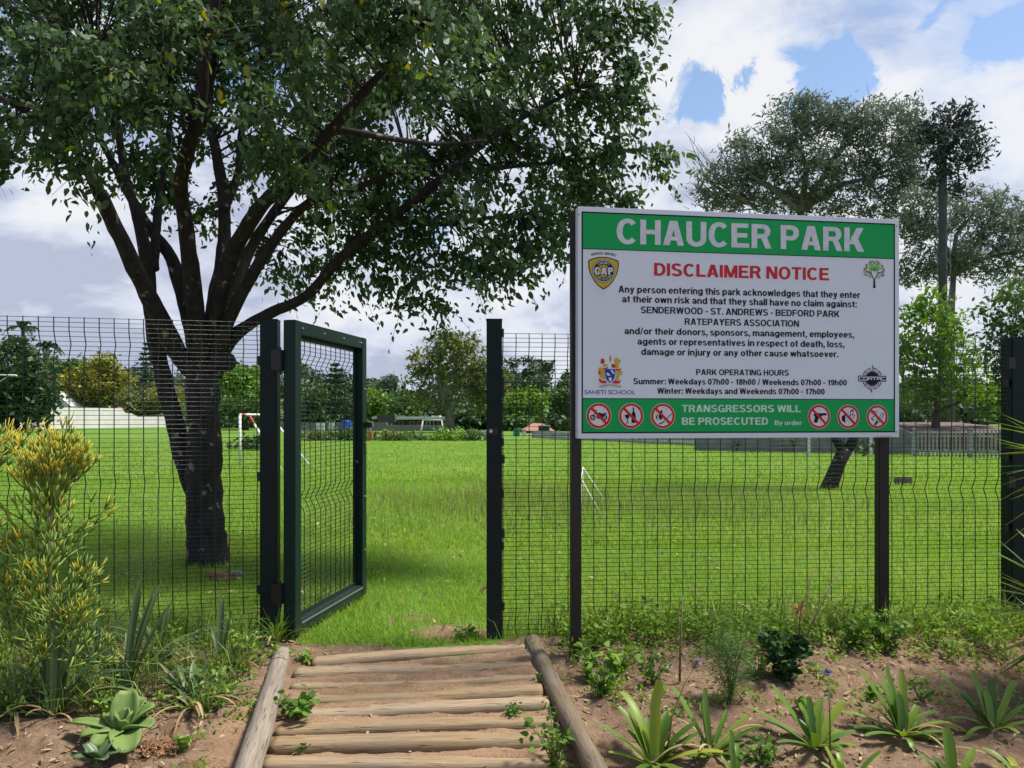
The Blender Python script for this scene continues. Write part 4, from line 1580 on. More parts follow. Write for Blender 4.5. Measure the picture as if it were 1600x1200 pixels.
def big_tree():
    base = P(325, 880, 6.8)
    base.z = float(zground(base.x, base.y))
    t = empty('shade_tree', base, 0, 'large dark leafed shade tree with many rising limbs behind the fence', 'tree')
    mb = MB()
    nodes, nrad = [], []
    for i, l in enumerate(LIMBS):
        pts, rad = spline(l, 7)
        rad = [r * .82 if i == 0 else r * .80 + .005 for r in rad]
        ns = 22 if i == 0 else 12
        n0 = len(mb.v)
        mb.tube(pts, rad, ns)
        # gnarled surface
        for k in range(n0, len(mb.v)):
            q = Vector(mb.v[k])
            ax = pts[min((k - n0) // ns, len(pts) - 1)]
            rr = rad[min((k - n0) // ns, len(rad) - 1)]
            dv = (q - ax)
            g = mnoise.fractal(q * 7.0, 1.0, 2.0, 3)
            mb.v[k] = tuple(ax + dv * (1 + 0.16 * g))
        if i:
            for p, r in zip(pts[5:], rad[5:]):
                nodes.append(p)
                nrad.append(r)
    # knots on the trunk
    for px, py, r in ((246, 548, .07), (240, 560, .05), (350, 565, .09), (312, 610, .05)):
        c = P(px, py, 6.68)
        mb.tube([c + Vector((0, .06, 0)), c, c + Vector((0, -.03, 0))], [r, r * .9, r * .45], 10)
    nodes_a = np.array([tuple(p) for p in nodes])
    # crown: masses of sprays
    blobs = [(-60, 190, 105, 6.3), (40, 100, 105, 6.3), (140, 180, 85, 7.3), (235, 120, 100, 7.4), (215, 225, 60, 7.3), (15, 255, 42, 5.8), (110, 110, 75, 5.4),
             (135, 240, 48, 5.6), (235, 270, 40, 7.2), (180, 140, 60, 5.3), (90, 200, 45, 5.6), (285, 290, 30, 7.4), (445, 265, 50, 5.4), (400, 170, 40, 5.2), (260, 60, 60, 5.0), (265, 200, 40, 5.5),
             (330, 60, 115, 7.6), (300, 180, 60, 7.6), (440, 90, 120, 6.9), (480, 215, 95, 6.9), (430, 390, 42, 7.6), (480, 420, 42, 7.4), (320, 330, 30, 7.6), (520, 330, 60, 6.9), (460, 345, 40, 7.4), (390, 260, 50, 7.6),
             (550, 150, 130, 6.2), (590, 285, 100, 6.5), (540, 370, 65, 6.9), (630, 395, 62, 6.6), (590, 430, 35, 6.5), (662, 455, 34, 6.4),
             (700, 190, 130, 6.7), (720, 330, 95, 6.5), (740, 400, 52, 6.4), (800, 400, 46, 6.5), (820, 120, 125, 6.9), (840, 255, 105, 7.1), (840, 350, 70, 6.6),
             (910, 110, 85, 6.6), (910, 235, 75, 6.8), (890, 310, 50, 6.8), (950, 50, 55, 6.4), (975, 110, 30, 6.3), (1012, 252, 20, 6.5), (1000, 12, 30, 6.3), (955, 175, 35, 6.6), (968, 300, 22, 6.7),
             (0, -60, 140, 6.4), (210, -90, 160, 6.4), (420, -130, 180, 6.6), (640, -110, 170, 6.8), (840, -70, 130, 6.8), (330, -60, 160, 8.4), (560, -20, 160, 8.5),
             (300, 60, 140, 8.2), (560, 100, 150, 8.4), (740, 130, 120, 8.2), (120, 60, 130, 7.9), (490, 30, 90, 5.0), (640, 30, 110, 5.0)]
    sprays = []
    for px, py, r, d in blobs:
        n = max(3, int((r / 100) ** 2 * (17 if r > 60 else 24)))
        c = np.array(P(px, py, d))
        rr = r / F * d
        dirs = norm(rng.normal(size=(n, 3)))
        rad = rng.random((n, 1)) ** 0.42
        sprays.append(c + dirs * rad * rr * np.array([1, 1.15, 1]))
    S = np.concatenate(sprays)
    S = S[S[:, 1] > 3.55]
    # twigs to each spray, then leaves along little shoots that arch over and hang
    cent = np.array(P(420, 260, 6.6))
    leaves_c, leaves_ax = [], []
    for c in S:
        j = int(np.argmin(((nodes_a - c) ** 2).sum(1) + 0.4 * np.clip(nodes_a[:, 2] - c[2], 0, 9) ** 2))
        a = Vector(nodes_a[j])
        cv = Vector(c)
        L = (cv - a).length
        if L < 2.2:
            mid = a.lerp(cv, 0.5) + Vector((0, 0, 0.12 * L)) + Vector(rng.normal(size=3) * 0.05 * L)
            mb.tube([a, mid, cv], [min(nrad[j] * .6, .006 + .007 * L), .004 + .003 * L, .0025], 5, cap=False)
        out = norm((c - cent) * np.array([1, 1, .45]) + rng.normal(size=3) * .5)
        for k in range(4):
            d0 = norm(out * 0.8 + rng.normal(size=3) * 0.75)
            ln = 0.22 + 0.22 * rng.random()
            m = 24
            u = np.sort(rng.random(m))[:, None]
            pos = c + d0 * u * ln + np.array([0, 0, -1.0]) * (u ** 2) * ln * 0.45
            pos = pos + rng.normal(size=(m, 3)) * 0.038
            leaves_c.append(pos)
            ax = norm(d0 * 0.7 + rng.normal(size=(m, 3)) * 0.7 + np.array([0, 0, -0.75]))
            leaves_ax.append(ax)
            if k < 2:
                e = Vector(c + d0 * ln + np.array([0, 0, -1.0]) * ln * .45)
                mb.tube([cv, Vector(c + d0 * ln * .55 + np.array([0, 0, -.14]) * ln), e], [.003, .002, .001], 4, cap=False)
    mb.build('trunk', M['bark'], t, True, base).location = (0, 0, 0)
    C = np.concatenate(leaves_c)
    AX = np.concatenate(leaves_ax)
    V = leaf6(C, 0.062, 0.032, AX, 0.85, 0.35, 0.22, 0.34)
    young = rng.random(len(V)) < np.where((C[:, 1] < 5.4), 0.05, 0.012)
    b3 = np.array(base)
    poly_obj('crown', V[~young] - b3, 6, LM['big'], t)
    poly_obj('young_leaves', V[young] - b3, 6, LM['big_young'], t)
    print('BIG TREE leaves', len(V))


big_tree()
for px, py, s, lab, c in ((341, 902, (.20, .10, .07), 'orange brown brick lying in the grass by the shade tree', (0.33, 0.17, 0.10)),
                          (369, 899, (.12, .09, .06), 'pale grey stone lying beside the brick at the shade tree', (0.34, 0.30, 0.27))):
    g = G(px, py + 5)
    bm = MB().bevbox((0, 0, s[2] / 2), s, .012)
    o = bm.build('brick' if 'brick' in lab else 'stone', plain('block_' + ('clay' if 'brick' in lab else 'grey'), c, .9, tuple(x * .6 for x in c), 14, .4), None)
    o.location = g
    o.rotation_euler = (0.06, -.08, rng.random() * .8 - .4)
    tag(o, lab, 'brick' if 'brick' in lab else 'stone')

# ------------------------------------------------------------------ trees and buildings across the field
LM['deep'] = leafy('deep_green_foliage', [(0.026, 0.056, 0.020), (0.042, 0.085, 0.026), (0.062, 0.115, 0.034)], 0.2, .55, .3, .5)
LM['mid'] = leafy('mid_green_foliage', [(0.048, 0.098, 0.026), (0.075, 0.148, 0.036), (0.11, 0.19, 0.05)], 0.25, .55, .3, .5)
LM['bright'] = leafy('bright_green_foliage', [(0.07, 0.15, 0.02), (0.12, 0.24, 0.03), (0.19, 0.32, 0.05)], 0.3, .5, .3, .5)
LM['yellow'] = leafy('yellow_green_foliage', [(0.10, 0.125, 0.015), (0.19, 0.20, 0.022), (0.30, 0.28, 0.04)], 0.25, .55, .3, .4)
LM['olive'] = leafy('olive_foliage', [(0.085, 0.115, 0.03), (0.13, 0.155, 0.038), (0.20, 0.205, 0.05)], 0.25, .55, .3, .5)
LM['grey'] = leafy('hazy_grey_green_foliage', [(0.10, 0.135, 0.098), (0.128, 0.166, 0.118), (0.165, 0.20, 0.146)], 0.3, .7, .15, .5)  # grey green leaves, with distance haze lightened into their colour
LM['blue'] = leafy('blue_green_needles', [(0.022, 0.048, 0.034), (0.036, 0.070, 0.048), (0.055, 0.095, 0.062)], 0.12, .6, .3, .5)


def bg_tree(name, label, cat, base_px, D, blobs, leaf, L, dens, mat='bark_brown', trunk_r=None, W=None, per=16, spread=None, limbs=True, up=.5, depth=1.0, group=None, trunk_top=None, inner=.42, trunk_pts=None):
    """blobs: (px, py, rx, ry) masses of foliage as the photograph shows them, at distance D"""
    bx = (base_px - 800) / F * D
    base = Vector((bx, D, float(zground(bx, D))))
    t = empty(name, base, 0, label, cat, group)
    bl = []
    for b in blobs:
        px, py, rx, ry = b[:4]
        dz = (b[4] if len(b) > 4 else rng.uniform(-.35, .35)) * rx / F * D
        Dd = D + dz
        c = np.array(P(px, py, Dd))
        bl.append((c, (rx / F * D, (rx + ry) / 2 / F * D * depth, ry / F * D)))
    mid = np.mean([b[0] for b in bl], axis=0)
    pts = crown_points(bl, dens * 2.6, per, spread if spread else L * .9, inner)
    pts = pts[pts[:, 2] > base.z + 0.05]
    V = leaf_quads(pts, L, W or L * .5, None, 0, up)
    poly_obj('crown', V - np.array(base), 4, LM[leaf], t)
    tr = trunk_r or 0.02 * D / 6
    mb = MB()
    top = Vector(mid) if trunk_top is None else P(trunk_top[0], trunk_top[1], D)
    bm_ = base + Vector((0, 0, -.1))
    if trunk_pts:
        tp = [P(a, b, D) for a, b in trunk_pts]
        n = len(tp)
        mb.tube([p - base for p in tp], [tr * (1 - .6 * k / (n - 1)) for k in range(n)], 10)
        fork = tp[-1]
    else:
        fork = bm_.lerp(top, .45)
        mb.tube([bm_ - base, bm_.lerp(fork, .5) - base + Vector((tr * .3, 0, 0)), fork - base], [tr * 1.25, tr, tr * .85], 10)
    if limbs:
        cs = [Vector(c) for c, r in bl]
        k = max(2, min(6, len(cs) // 3))
        seeds = [cs[0]]
        while len(seeds) < k and len(seeds) < len(cs):
            seeds.append(max(cs, key=lambda c: min((c - s).length for s in seeds)))
        groups = [[] for _ in seeds]
        for c, r in zip(cs, [b[1] for b in bl]):
            groups[min(range(len(seeds)), key=lambda i: (c - seeds[i]).length)].append((c, r))
        for g in groups:
            if not g:
                continue
            m = sum((c for c, r in g), Vector()) / len(g)
            a = fork.lerp(m, .42) + Vector((rng.normal() * .2, rng.normal() * .2, .10 * (m - fork).length))
            e = fork.lerp(m, .78) + Vector((rng.normal() * .25, rng.normal() * .25, .05 * (m - fork).length))
            mb.tube([fork - base, fork.lerp(a, .5) + Vector((rng.normal() * .1, 0, 0)) - base, a - base, e - base], [tr * .50, tr * .42, tr * .33, tr * .20], 8, cap=False)
            for c, r in g:
                st = a.lerp(e, rng.uniform(.2, .9))
                q = st.lerp(c, .55) + Vector((rng.normal() * .12, rng.normal() * .12, .06 * (c - st).length))
                mb.tube([st - base, q - base, c - base], [tr * .18, tr * .12, tr * .05], 6, cap=False)
                for _ in range(5):
                    z = c + Vector(rng.normal(size=3) * np.array(r) * .55)
                    s0 = st.lerp(c, rng.uniform(.4, 1))
                    mb.tube([s0 - base, s0.lerp(z, .6) + Vector((0, 0, .06 * r[2])) - base, z - base], [tr * .07, tr * .045, tr * .012], 4, cap=False)
    mb.build('trunk', M[mat], t, True)
    return t


# left of the gate
bg_tree('broadleaf_tree', 'dense dark green tree at the left edge, overhanging the white wall', 'tree', 20, 62,
        [(-45, 590, 55, 55), (15, 580, 48, 48), (55, 590, 26, 38), (45, 625, 36, 30), (5, 640, 50, 34), (-50, 640, 45, 36), (70, 618, 14, 24), (30, 548, 28, 18), (58, 655, 18, 12)], 'deep', .50, 7, trunk_r=.4)


def palm(label, cx, cy, D, rpx, n, seed):
    rs = np.random.default_rng(seed)
    base = P(cx, cy, D)
    z0 = float(zground(base.x, D))
    t = empty('palm_tree', (base.x, D, z0), 0, label, 'palm tree')
    top = Vector((0, 0, base.z - z0))
    MB().tube([(0, 0, -.1), (.1, 0, top.z * .5), tuple(top)], [.26, .22, .18], 10).build('trunk', M['bark_brown'], t, True)
    mb = MB()
    Lf = rpx / F * D * 1.25
    for k in range(n):
        az = 2 * math.pi * k / n + rs.uniform(-.2, .2)
        el = rs.uniform(.15, 1.2)
        d = Vector((math.cos(az) * math.cos(el), math.sin(az) * math.cos(el), math.sin(el)))
        pts = []
        for i in range(9):
            u = i / 8
            pts.append(top + d * Lf * u + Vector((0, 0, -1)) * Lf * .75 * u * u)
        side = d.cross(Vector((0, 0, 1)))
        mb.tube(pts, [.03 * (1 - .8 * i / 8) for i in range(9)], 4)
        for i in range(2, 34):
            u = i / 34
            p = top + d * Lf * u + Vector((0, 0, -1)) * Lf * .75 * u * u
            for s in (-1, 1):
                l = Lf * .30 * math.sin(math.pi * min(1, u * .9 + .1)) ** .6
                e = p + side.normalized() * s * l * .8 + d * l * .5 + Vector((0, 0, -.25 * l))
                w = Vector((0, 0, 1)) * .03 + d * .03
                mb.add([p, p.lerp(e, .5) + w, e, p.lerp(e, .5) - w], [(0, 1, 2, 3)])
    mb.build('fronds', LM['deep'], t)


palm('palm with a feathery head rising above the dark tree at the left edge', 36, 512, 80, 22, 15, 1)
palm('lower palm whose fronds hang beside the dark tree', 74, 542, 76, 20, 14, 2)
bg_tree('round_tree', 'yellow green rounded tree behind the white boundary wall', 'tree', 140, 100,
        [(126, 606, 34, 30), (160, 580, 26, 22), (160, 606, 34, 26), (185, 592, 16, 20), (104, 612, 20, 20), (140, 628, 40, 14), (176, 616, 24, 18), (164, 564, 14, 10), (188, 610, 12, 16)], 'yellow', .55, 9, trunk_r=.35)
bg_tree('broadleaf_tree', 'green tree glimpsed between the dark tree and the yellow green tree', 'tree', 92, 122,
        [(92, 590, 24, 20), (115, 575, 20, 14), (80, 572, 20, 14), (102, 604, 22, 18), (136, 576, 18, 12)], 'mid', .6, 7)


def conifer(label, cx, top_y, base_y, D, wpx, mat='blue', tiers=15, name='conifer', L=.55, group=None, dens=1.0, leader=True):
    base = P(cx, base_y, D)
    z0 = min(base.z, float(zground(base.x, D)) if base_y > 640 else base.z)
    H = (base_y - top_y) / F * D + (base.z - z0)
    t = empty(name, (base.x, D, z0), 0, label, 'tree', group)
    MB().tube([(0, 0, -.1), (0, 0, H * .6), (0, 0, H)], [.012 * H + .08, .008 * H + .04, .02], 8).build('trunk', M['bark_brown'], t, True)
    Wd = wpx / F * D
    pts, axs = [], []
    for i in range(tiers):
        u = (i + .5) / tiers
        z = H * (.10 + .90 * u)
        r = Wd * (1 - u) ** .8 * (0.8 + .4 * rng.random()) + .1
        nb = int(7 + 7 * (1 - u))
        for k in range(nb):
            a = rng.random() * 2 * math.pi
            rr = r * (.75 + .35 * rng.random())
            m = int(22 * dens)
            q = rng.random(m)[:, None] ** .7
            d = np.array([math.cos(a), math.sin(a), .12 - .25 * (1 - u)])
            p = np.array([0, 0, z]) + d * q * rr + rng.normal(size=(m, 3)) * np.array([.16, .16, .10]) * (rr * .5 + .2)
            pts.append(p)
            axs.append(np.repeat(d[None], m, 0))
    C = np.concatenate(pts)
    V = leaf_quads(C, L, L * .32, np.concatenate(axs), .6, .5)
    poly_obj('crown', V, 4, LM[mat], t)
    return t


conifer('dark blue green conifer with layered branches left of the shade tree trunk', 228, 534, 664, 112, 34)
bg_tree('broadleaf_tree', 'dull green low tree beside the yellow one, over the lower part of the white wall', 'tree', 222, 98,
        [(208, 628, 22, 22), (240, 630, 24, 20), (256, 640, 20, 16), (228, 642, 26, 14)], 'olive', .5, 8)
bg_tree('flowering_tree', 'small bright yellow tipped tree partly hidden behind the shade tree trunk', 'tree', 266, 96,
        [(252, 612, 14, 14), (276, 616, 10, 14), (262, 625, 18, 12)], 'yellow', .4, 10)
bg_tree('broadleaf_tree', 'bright green spreading tree to the right of the shade tree trunk', 'tree', 378, 74,
        [(360, 606, 26, 22), (392, 602, 22, 22), (376, 590, 22, 14), (350, 590, 14, 14), (404, 612, 20, 20)], 'bright', .42, 10, spread=.5)
bg_tree('broadleaf_tree', 'darker low tree under the bright green spreading tree, above the white goal', 'tree', 384, 70,
        [(360, 640, 26, 16), (396, 636, 24, 20), (420, 640, 20, 20), (345, 632, 18, 18)], 'mid', .42, 8)
conifer('big dark cedar seen through the mesh of the open gate', 524, 566, 672, 80, 46, 'deep', 11, 'cedar_tree', .5, dens=1.5)
bg_tree('broadleaf_tree', 'mid green tree seen through the gate mesh beside the hinge stile', 'tree', 488, 78,
        [(478, 628, 16, 26), (498, 618, 18, 20), (486, 650, 22, 16), (512, 654, 24, 12), (465, 600, 12, 18)], 'mid', .45, 8)
bg_tree('broadleaf_tree', 'bright green bushy tree just beyond the latch of the open gate', 'tree', 590, 84,
        [(586, 622, 18, 12), (600, 634, 16, 14), (574, 640, 18, 18), (590, 650, 18, 12)], 'bright', .42, 9)
bg_tree('broadleaf_tree', 'dull green tree between the bright bush and the round crowned tree', 'tree', 624, 82,
        [(612, 632, 16, 14), (630, 640, 20, 16), (646, 634, 16, 16), (628, 622, 16, 10)], 'mid', .42, 8)
bg_tree('hill_tree', 'grey green tree cluster on the hill left of the round crowned tree', 'tree', 604, 170,
        [(596, 606, 16, 10), (612, 598, 14, 10), (604, 614, 24, 8), (580, 608, 10, 8)], 'grey', .7, 7)
for i, (px, ty, w, lab) in enumerate(((632, 597, 3.2, 'tall slim cypress on the hill beside the round crowned tree'), (618, 598, 2.4, 'slim cypress standing at the edge of the hill tree cluster'), (628.5, 603, 2.0, 'short slim cypress leaning against the tall one'))):
    D = 150
    b = P(px, 628, D)
    t = empty('cypress', (b.x, D, 0), 0, lab, 'tree', 'cypresses on the far hill')
    H = P(px, ty, D).z
    MB().tube([(0, 0, -.2), (0, 0, H)], [.25, .05], 6).build('trunk', M['bark_brown'], t)
    n = 900
    u = rng.random((n, 1))
    rr = w / F * D * np.sin(np.pi * np.clip(u * .95 + .05, 0, 1)) ** .6 * (1 - u * .5)
    a = rng.random((n, 1)) * 2 * math.pi
    C = np.concatenate([np.cos(a) * rr, np.sin(a) * rr, u * H], 1)
    poly_obj('crown', leaf_quads(C, .6, .25, np.array([[0, 0, 1.0]]), .6, .1), 4, LM['blue'], t)

bg_tree('round_crowned_tree', 'big round crowned olive green tree standing alone beyond the gateway', 'tree', 703, 62,
        [(690, 545, 34, 22), (720, 540, 34, 20), (660, 565, 24, 24), (745, 560, 34, 26), (765, 585, 26, 26), (690, 575, 40, 26), (655, 592, 18, 18), (735, 592, 36, 26), (660, 622, 24, 18), (690, 632, 18, 14),
         (750, 628, 28, 18), (770, 615, 22, 20), (700, 528, 26, 12), (780, 600, 14, 18)], 'olive', .34, 7.5, mat='bark_pale', trunk_r=.42, per=18, spread=.30,
        trunk_pts=[(704, 674), (702, 650), (698, 628), (692, 612)], inner=.30)
bg_tree('broadleaf_tree', 'light green round tree behind the fence beside the right gate post', 'tree', 815, 76,
        [(815, 632, 30, 22), (842, 630, 14, 22), (795, 635, 20, 20), (822, 618, 18, 10), (812, 655, 34, 10)], 'bright', .42, 9)
bg_tree('broadleaf_tree', 'dark green tree between the light green round tree and the notice board', 'tree', 872, 80,
        [(866, 622, 20, 20), (888, 628, 18, 24), (878, 648, 24, 14), (900, 612, 16, 20), (920, 640, 24, 20), (862, 646, 18, 12)], 'mid', .42, 9)
bg_tree('broadleaf_tree', 'tall dark tree top showing above the light green round tree', 'tree', 834, 120,
        [(834, 600, 22, 12), (848, 606, 18, 12), (818, 608, 18, 10), (890, 606, 24, 14), (800, 604, 16, 8)], 'deep', .5, 8)

# far wooded rise that closes the view


def far_woods():
    pts = []
    for k in range(1500):
        px = rng.uniform(-350, 1900)
        D = rng.uniform(150, 230)
        top = 574 + 10 * math.sin(px * .013) + 8 * math.sin(px * .05 + 1) + (14 if 560 < px < 680 else 0) + 4 * math.sin(px * .21)
        if px > 950:
            top = 590
        h = rng.uniform(0, 1)
        py = top + h * (668 - top)
        r = rng.uniform(10, 17) / F * D
        c = np.array(P(px, py + 6, D - (1 - h) * -20))
        n = 110
        d = norm(rng.normal(size=(n, 3)))
        pts.append(c + d * rng.random((n, 1)) ** .4 * r * np.array([1.2, 1, .8]))
    for k in range(420):
        px = rng.uniform(-350, 1900)
        D = rng.uniform(108, 140)
        c = np.array([(px - 800) / F * D, D, rng.uniform(.2, 2.6)])
        n = 90
        d = norm(rng.normal(size=(n, 3)))
        pts.append(c + d * rng.random((n, 1)) ** .4 * np.array([2.0, 1.5, 1.0]))
    C = np.concatenate(pts)
    C = C[C[:, 2] > .1]
    o = poly_obj('far_woods', leaf_quads(C, 1.1, .6, None, 0, .5), 4, leafy('far_foliage', [(0.036, 0.062, 0.030), (0.055, 0.09, 0.042), (0.08, 0.115, 0.055)], .15, .6, .3, .06), None)
    tag(o, 'wooded rise of dull green trees closing the view behind the field', 'woods', kind='stuff')


far_woods()
M['wall_white'] = plain('white_plaster', (0.66, 0.64, 0.62), .8, (0.58, 0.56, 0.54), 1.2)
M['wall_grey'] = plain('grey_plaster', (0.20, 0.19, 0.19), .85, (0.15, 0.145, 0.145), 2.0)
M['wall_dark'] = plain('dark_grey_plaster', (0.075, 0.068, 0.068), .85, None, 2.0)
M['roof_pale'] = plain('pale_metal_roof', (0.60, 0.58, 0.55), .5, None, 2.0)
M['tile'] = plain('clay_tile', (0.36, 0.17, 0.10), .85, (0.22, 0.10, 0.065), 7.0)
M['tile_brown'] = plain('brown_tile', (0.15, 0.10, 0.085), .85, (0.10, 0.07, 0.06), 6.0)
M['brick'] = plain('red_brick', (0.28, 0.10, 0.06), .9, (0.20, 0.075, 0.05), 6.0)
M['glass'] = plain('dark_glass', (0.02, 0.022, 0.025), .15, None, 3)


def wall_run(name, label, cat, tops, D0, D1, thick, mat, bot=None, cap=None):
    """a boundary wall: (px, top py) along its run, distance going from D0 to D1"""
    n = len(tops)
    pts = []
    for i, (px, py) in enumerate(tops):
        d = D0 + (D1 - D0) * (px - tops[0][0]) / (tops[-1][0] - tops[0][0])
        pts.append(P(px, py, d))
    base = Vector((pts[0].x, pts[0].y, 0))
    mb = MB()
    for a, b in zip(pts[:-1], pts[1:]):
        d = Vector((b.x - a.x, b.y - a.y, 0))
        if d.length < 1e-3:
            continue
        nn = Vector((-d.y, d.x, 0)).normalized() * thick
        za, zb = float(zground(a.x, a.y)) - .1, float(zground(b.x, b.y)) - .1
        q = [Vector((a.x, a.y, za)), Vector((b.x, b.y, zb)), b, a]
        q2 = [v + nn for v in q]
        mb.add([v - base for v in q + q2], [(0, 1, 2, 3), (7, 6, 5, 4), (3, 2, 6, 7), (0, 4, 5, 1), (0, 3, 7, 4), (1, 5, 6, 2)])
    o = mb.build(name, mat, None)
    o.location = base
    return tag(o, label, cat)


wall_run('boundary_wall', 'long white plastered boundary wall, stepped at its top, left of the shade tree', 'wall',
         [(20, 636), (118, 637), (190, 638), (196, 645), (206, 646), (214, 651), (258, 651), (262, 651), (330, 652)], 74, 94, .25, M['wall_white'])


def house(name, label, x0, x1, base_y, eave_y, ridge_y, D, deep, wall, roof, gable=False, windows=(), parent_only=False):
    a, b = P(x0, base_y, D), P(x1, base_y, D)
    z0 = 0.0
    ze, zr = P(x0, eave_y, D).z, P(x0, ridge_y, D).z
    t = empty(name, ((a.x + b.x) / 2, D, z0), 0, label, 'house')
    w = b.x - a.x
    hx = w / 2
    mb = MB()
    mb.box((0, deep / 2, ze / 2 - .1), (w, deep, ze + .2))
    if gable:
        mb.add([(-hx, .001, ze), (hx, .001, ze), (0, .001, zr), (-hx, deep, ze), (hx, deep, ze), (0, deep, zr)], [(0, 1, 2), (5, 4, 3)])
    wl = mb.build('wall', wall, t)
    ov = .3
    rb = MB()
    if gable:
        for s in (-1, 1):
            rb.add([(0, -ov * .2, zr + .12), (s * (hx + ov), -ov * .2, ze - .05), (s * (hx + ov), deep + ov, ze - .05), (0, deep + ov, zr + .12),
                    (0, -ov * .2, zr + .02), (s * (hx + ov), -ov * .2, ze - .15), (s * (hx + ov), deep + ov, ze - .15), (0, deep + ov, zr + .02)],
                   [(0, 1, 2, 3), (7, 6, 5, 4), (0, 4, 5, 1), (3, 2, 6, 7), (1, 5, 6, 2)])
    else:
        m = deep / 2
        i = min(hx * .6, m)
        rb.add([(-hx - ov, -ov, ze + .02), (hx + ov, -ov, ze + .02), (hx + ov, deep + ov, ze + .02), (-hx - ov, deep + ov, ze + .02), (-hx + i, m, zr), (hx - i, m, zr)],
               [(0, 1, 5, 4), (1, 2, 5), (2, 3, 4, 5), (3, 0, 4), (3, 2, 1, 0)])
    rb.build('roof', roof, t)
    for (u, z, ww, wh) in windows:
        f = MB().box((u * w - hx, -.03, z), (ww + .12, .06, wh + .12)).build('window', M['white_paint'], t)
        MB().box((u * w - hx, -.055, z), (ww, .03, wh)).build('pane', M['glass'], f)
    return t


house('gabled_house', 'white gabled house end behind the white boundary wall', 50, 108, 668, 634, 611, 96, 9, M['wall_white'], M['wall_white'], True)
house('tiled_house', 'low house with a red brown roof showing over the white wall', 158, 192, 668, 640, 632, 104, 7, M['wall_white'], M['tile'])
house('tiled_house', 'pinkish house with a tiled roof, seen between gate post and open gate', 434, 462, 668, 650, 630, 76, 8, plain('pink_plaster', (0.42, 0.27, 0.21), .85, None, 2), M['tile'], windows=((.3, 1.1, .8, .8),))
# flat roofed house beyond the gateway
a = P(582, 668, 74)
fh = empty('flat_roofed_house', (a.x, 74, 0), 0, 'long low house with a pale flat roof beyond the gateway', 'house')


def hx(px):
    return (px - 800) / F * 74 - a.x


def hz(py):
    return CZ + (HY - py) / F * 74


MB().box(((hx(618) + hx(702)) / 2, 3, hz(656) / 2), (hx(702) - hx(618), 6, hz(656))).build('wall', plain('brown_grey_plaster', (0.12, 0.095, 0.085), .85, None, 2), fh)
MB().box(((hx(592) + hx(619.5)) / 2, 2.2, hz(649) / 2), (hx(619.5) - hx(592), 6.4, hz(649))).build('wall', M['wall_dark'], fh)
MB().bevbox(((hx(615) + hx(700)) / 2 + .4, 2.2, hz(653.5)), (hx(700) - hx(615) - .2, 7.2, .26), .03).build('roof', M['roof_pale'], fh)
MB().bevbox(((hx(583) + hx(591.5)) / 2, 2.2, hz(653)), (hx(591.5) - hx(583), 6, .22), .03).build('roof', M['roof_pale'], fh)
MB().bevbox(((hx(673) + hx(686)) / 2, 1.6, hz(651)), (hx(686) - hx(673), 2.0, .22), .03).build('roof', M['roof_pale'], fh)
for u0, u1 in ((623, 630), (640, 648), (652, 659), (667, 672), (676, 682)):
    f = MB().box(((hx(u0) + hx(u1)) / 2, -.04, hz(661.5)), (hx(u1) - hx(u0), .08, .36)).build('window', M['roof_pale'] if u0 != 676 else M['wall_grey'], fh)
    MB().box(((hx(u0) + hx(u1)) / 2, -.07, hz(661.5)), (hx(u1) - hx(u0) - .1, .06, .28)).build('pane', M['glass'], f)
wall_run('boundary_wall', 'grey plastered boundary wall, stepped lower, in front of the flat roofed house', 'wall', [(440, 660), (584, 660), (604, 660), (605, 664), (690, 665), (712, 667)], 68, 66, .2, M['wall_grey'])
# white doors and a blue drum seen through the gate mesh
for px0, px1, y0, lab in ((494, 508, 660, 'white roller door in the grey wall, nearer the cedar'), (515, 523, 660, 'narrow white door in the grey wall beside the blue drum')):
    a0, a1 = P(px0, y0, 67.2), P(px1, y0, 67.2)
    t = empty('garage_door', ((a0.x + a1.x) / 2, 67.0, 0), 0, lab, 'door')
    MB().box((0, 0, a0.z / 2), (a1.x - a0.x, .12, a0.z)).build('panel', M['wall_white'], t)
    MB().box((0, -.07, a0.z * .5), (.06, .05, .12)).build('handle', M['steel'], t)
g = P(541, 668, 60)
drum = empty('drum', (g.x, 60, 0), 0, 'blue plastic drum by the grey wall, seen through the gate mesh', 'drum')
MB().tube([(0, 0, 0), (0, 0, .1), (0, 0, .5), (0, 0, .9), (0, 0, .95)], [.34, .36, .38, .36, .34], 18).build('body', plain('blue_plastic', (0.01, 0.07, 0.40), .4), drum, True)
MB().tube([(0, 0, .95), (0, 0, 1.0)], [.30, .30], 18).build('lid', plain('dark_blue_plastic', (0.008, 0.045, 0.25), .4), drum)

# tiled house, teal toilet cabin, pump box and low fence right of the gateway
house('tiled_house', 'house with an orange tiled roof among trees beside the notice board', 822, 862, 684, 674, 662, 58, 7, M['wall_dark'], M['tile'], windows=((.7, .3, .8, .5),))
g = P(807, 682, 50)
tb = empty('cabin', (g.x, 50, 0), 0, 'teal green plastic cabin standing by the far fence', 'cabin')
teal = plain('teal_plastic', (0.01, 0.27, 0.20), .45)
h_ = P(807, 672.5, 50).z
MB().bevbox((0, 0, h_ / 2), (.42, .42, h_), .02).build('body', teal, tb)
MB().bevbox((0, 0, h_ + .01), (.46, .46, .05), .02).build('roof', teal, tb)
MB().box((.06, -.215, h_ * .45), (.02, .012, h_ * .8)).build('door_edge', M['wall_dark'], tb)
g = P(819, 682, 49)
pb = empty('pump_box', (g.x, 49, 0), 0, 'pale grey box beside the teal cabin', 'box')
MB().bevbox((0, 0, .20), (.24, .24, .40), .02).build('body', M['wall_white'], pb)
MB().bevbox((0, 0, .41), (.28, .28, .03), .01).build('lid', M['wall_grey'], pb)


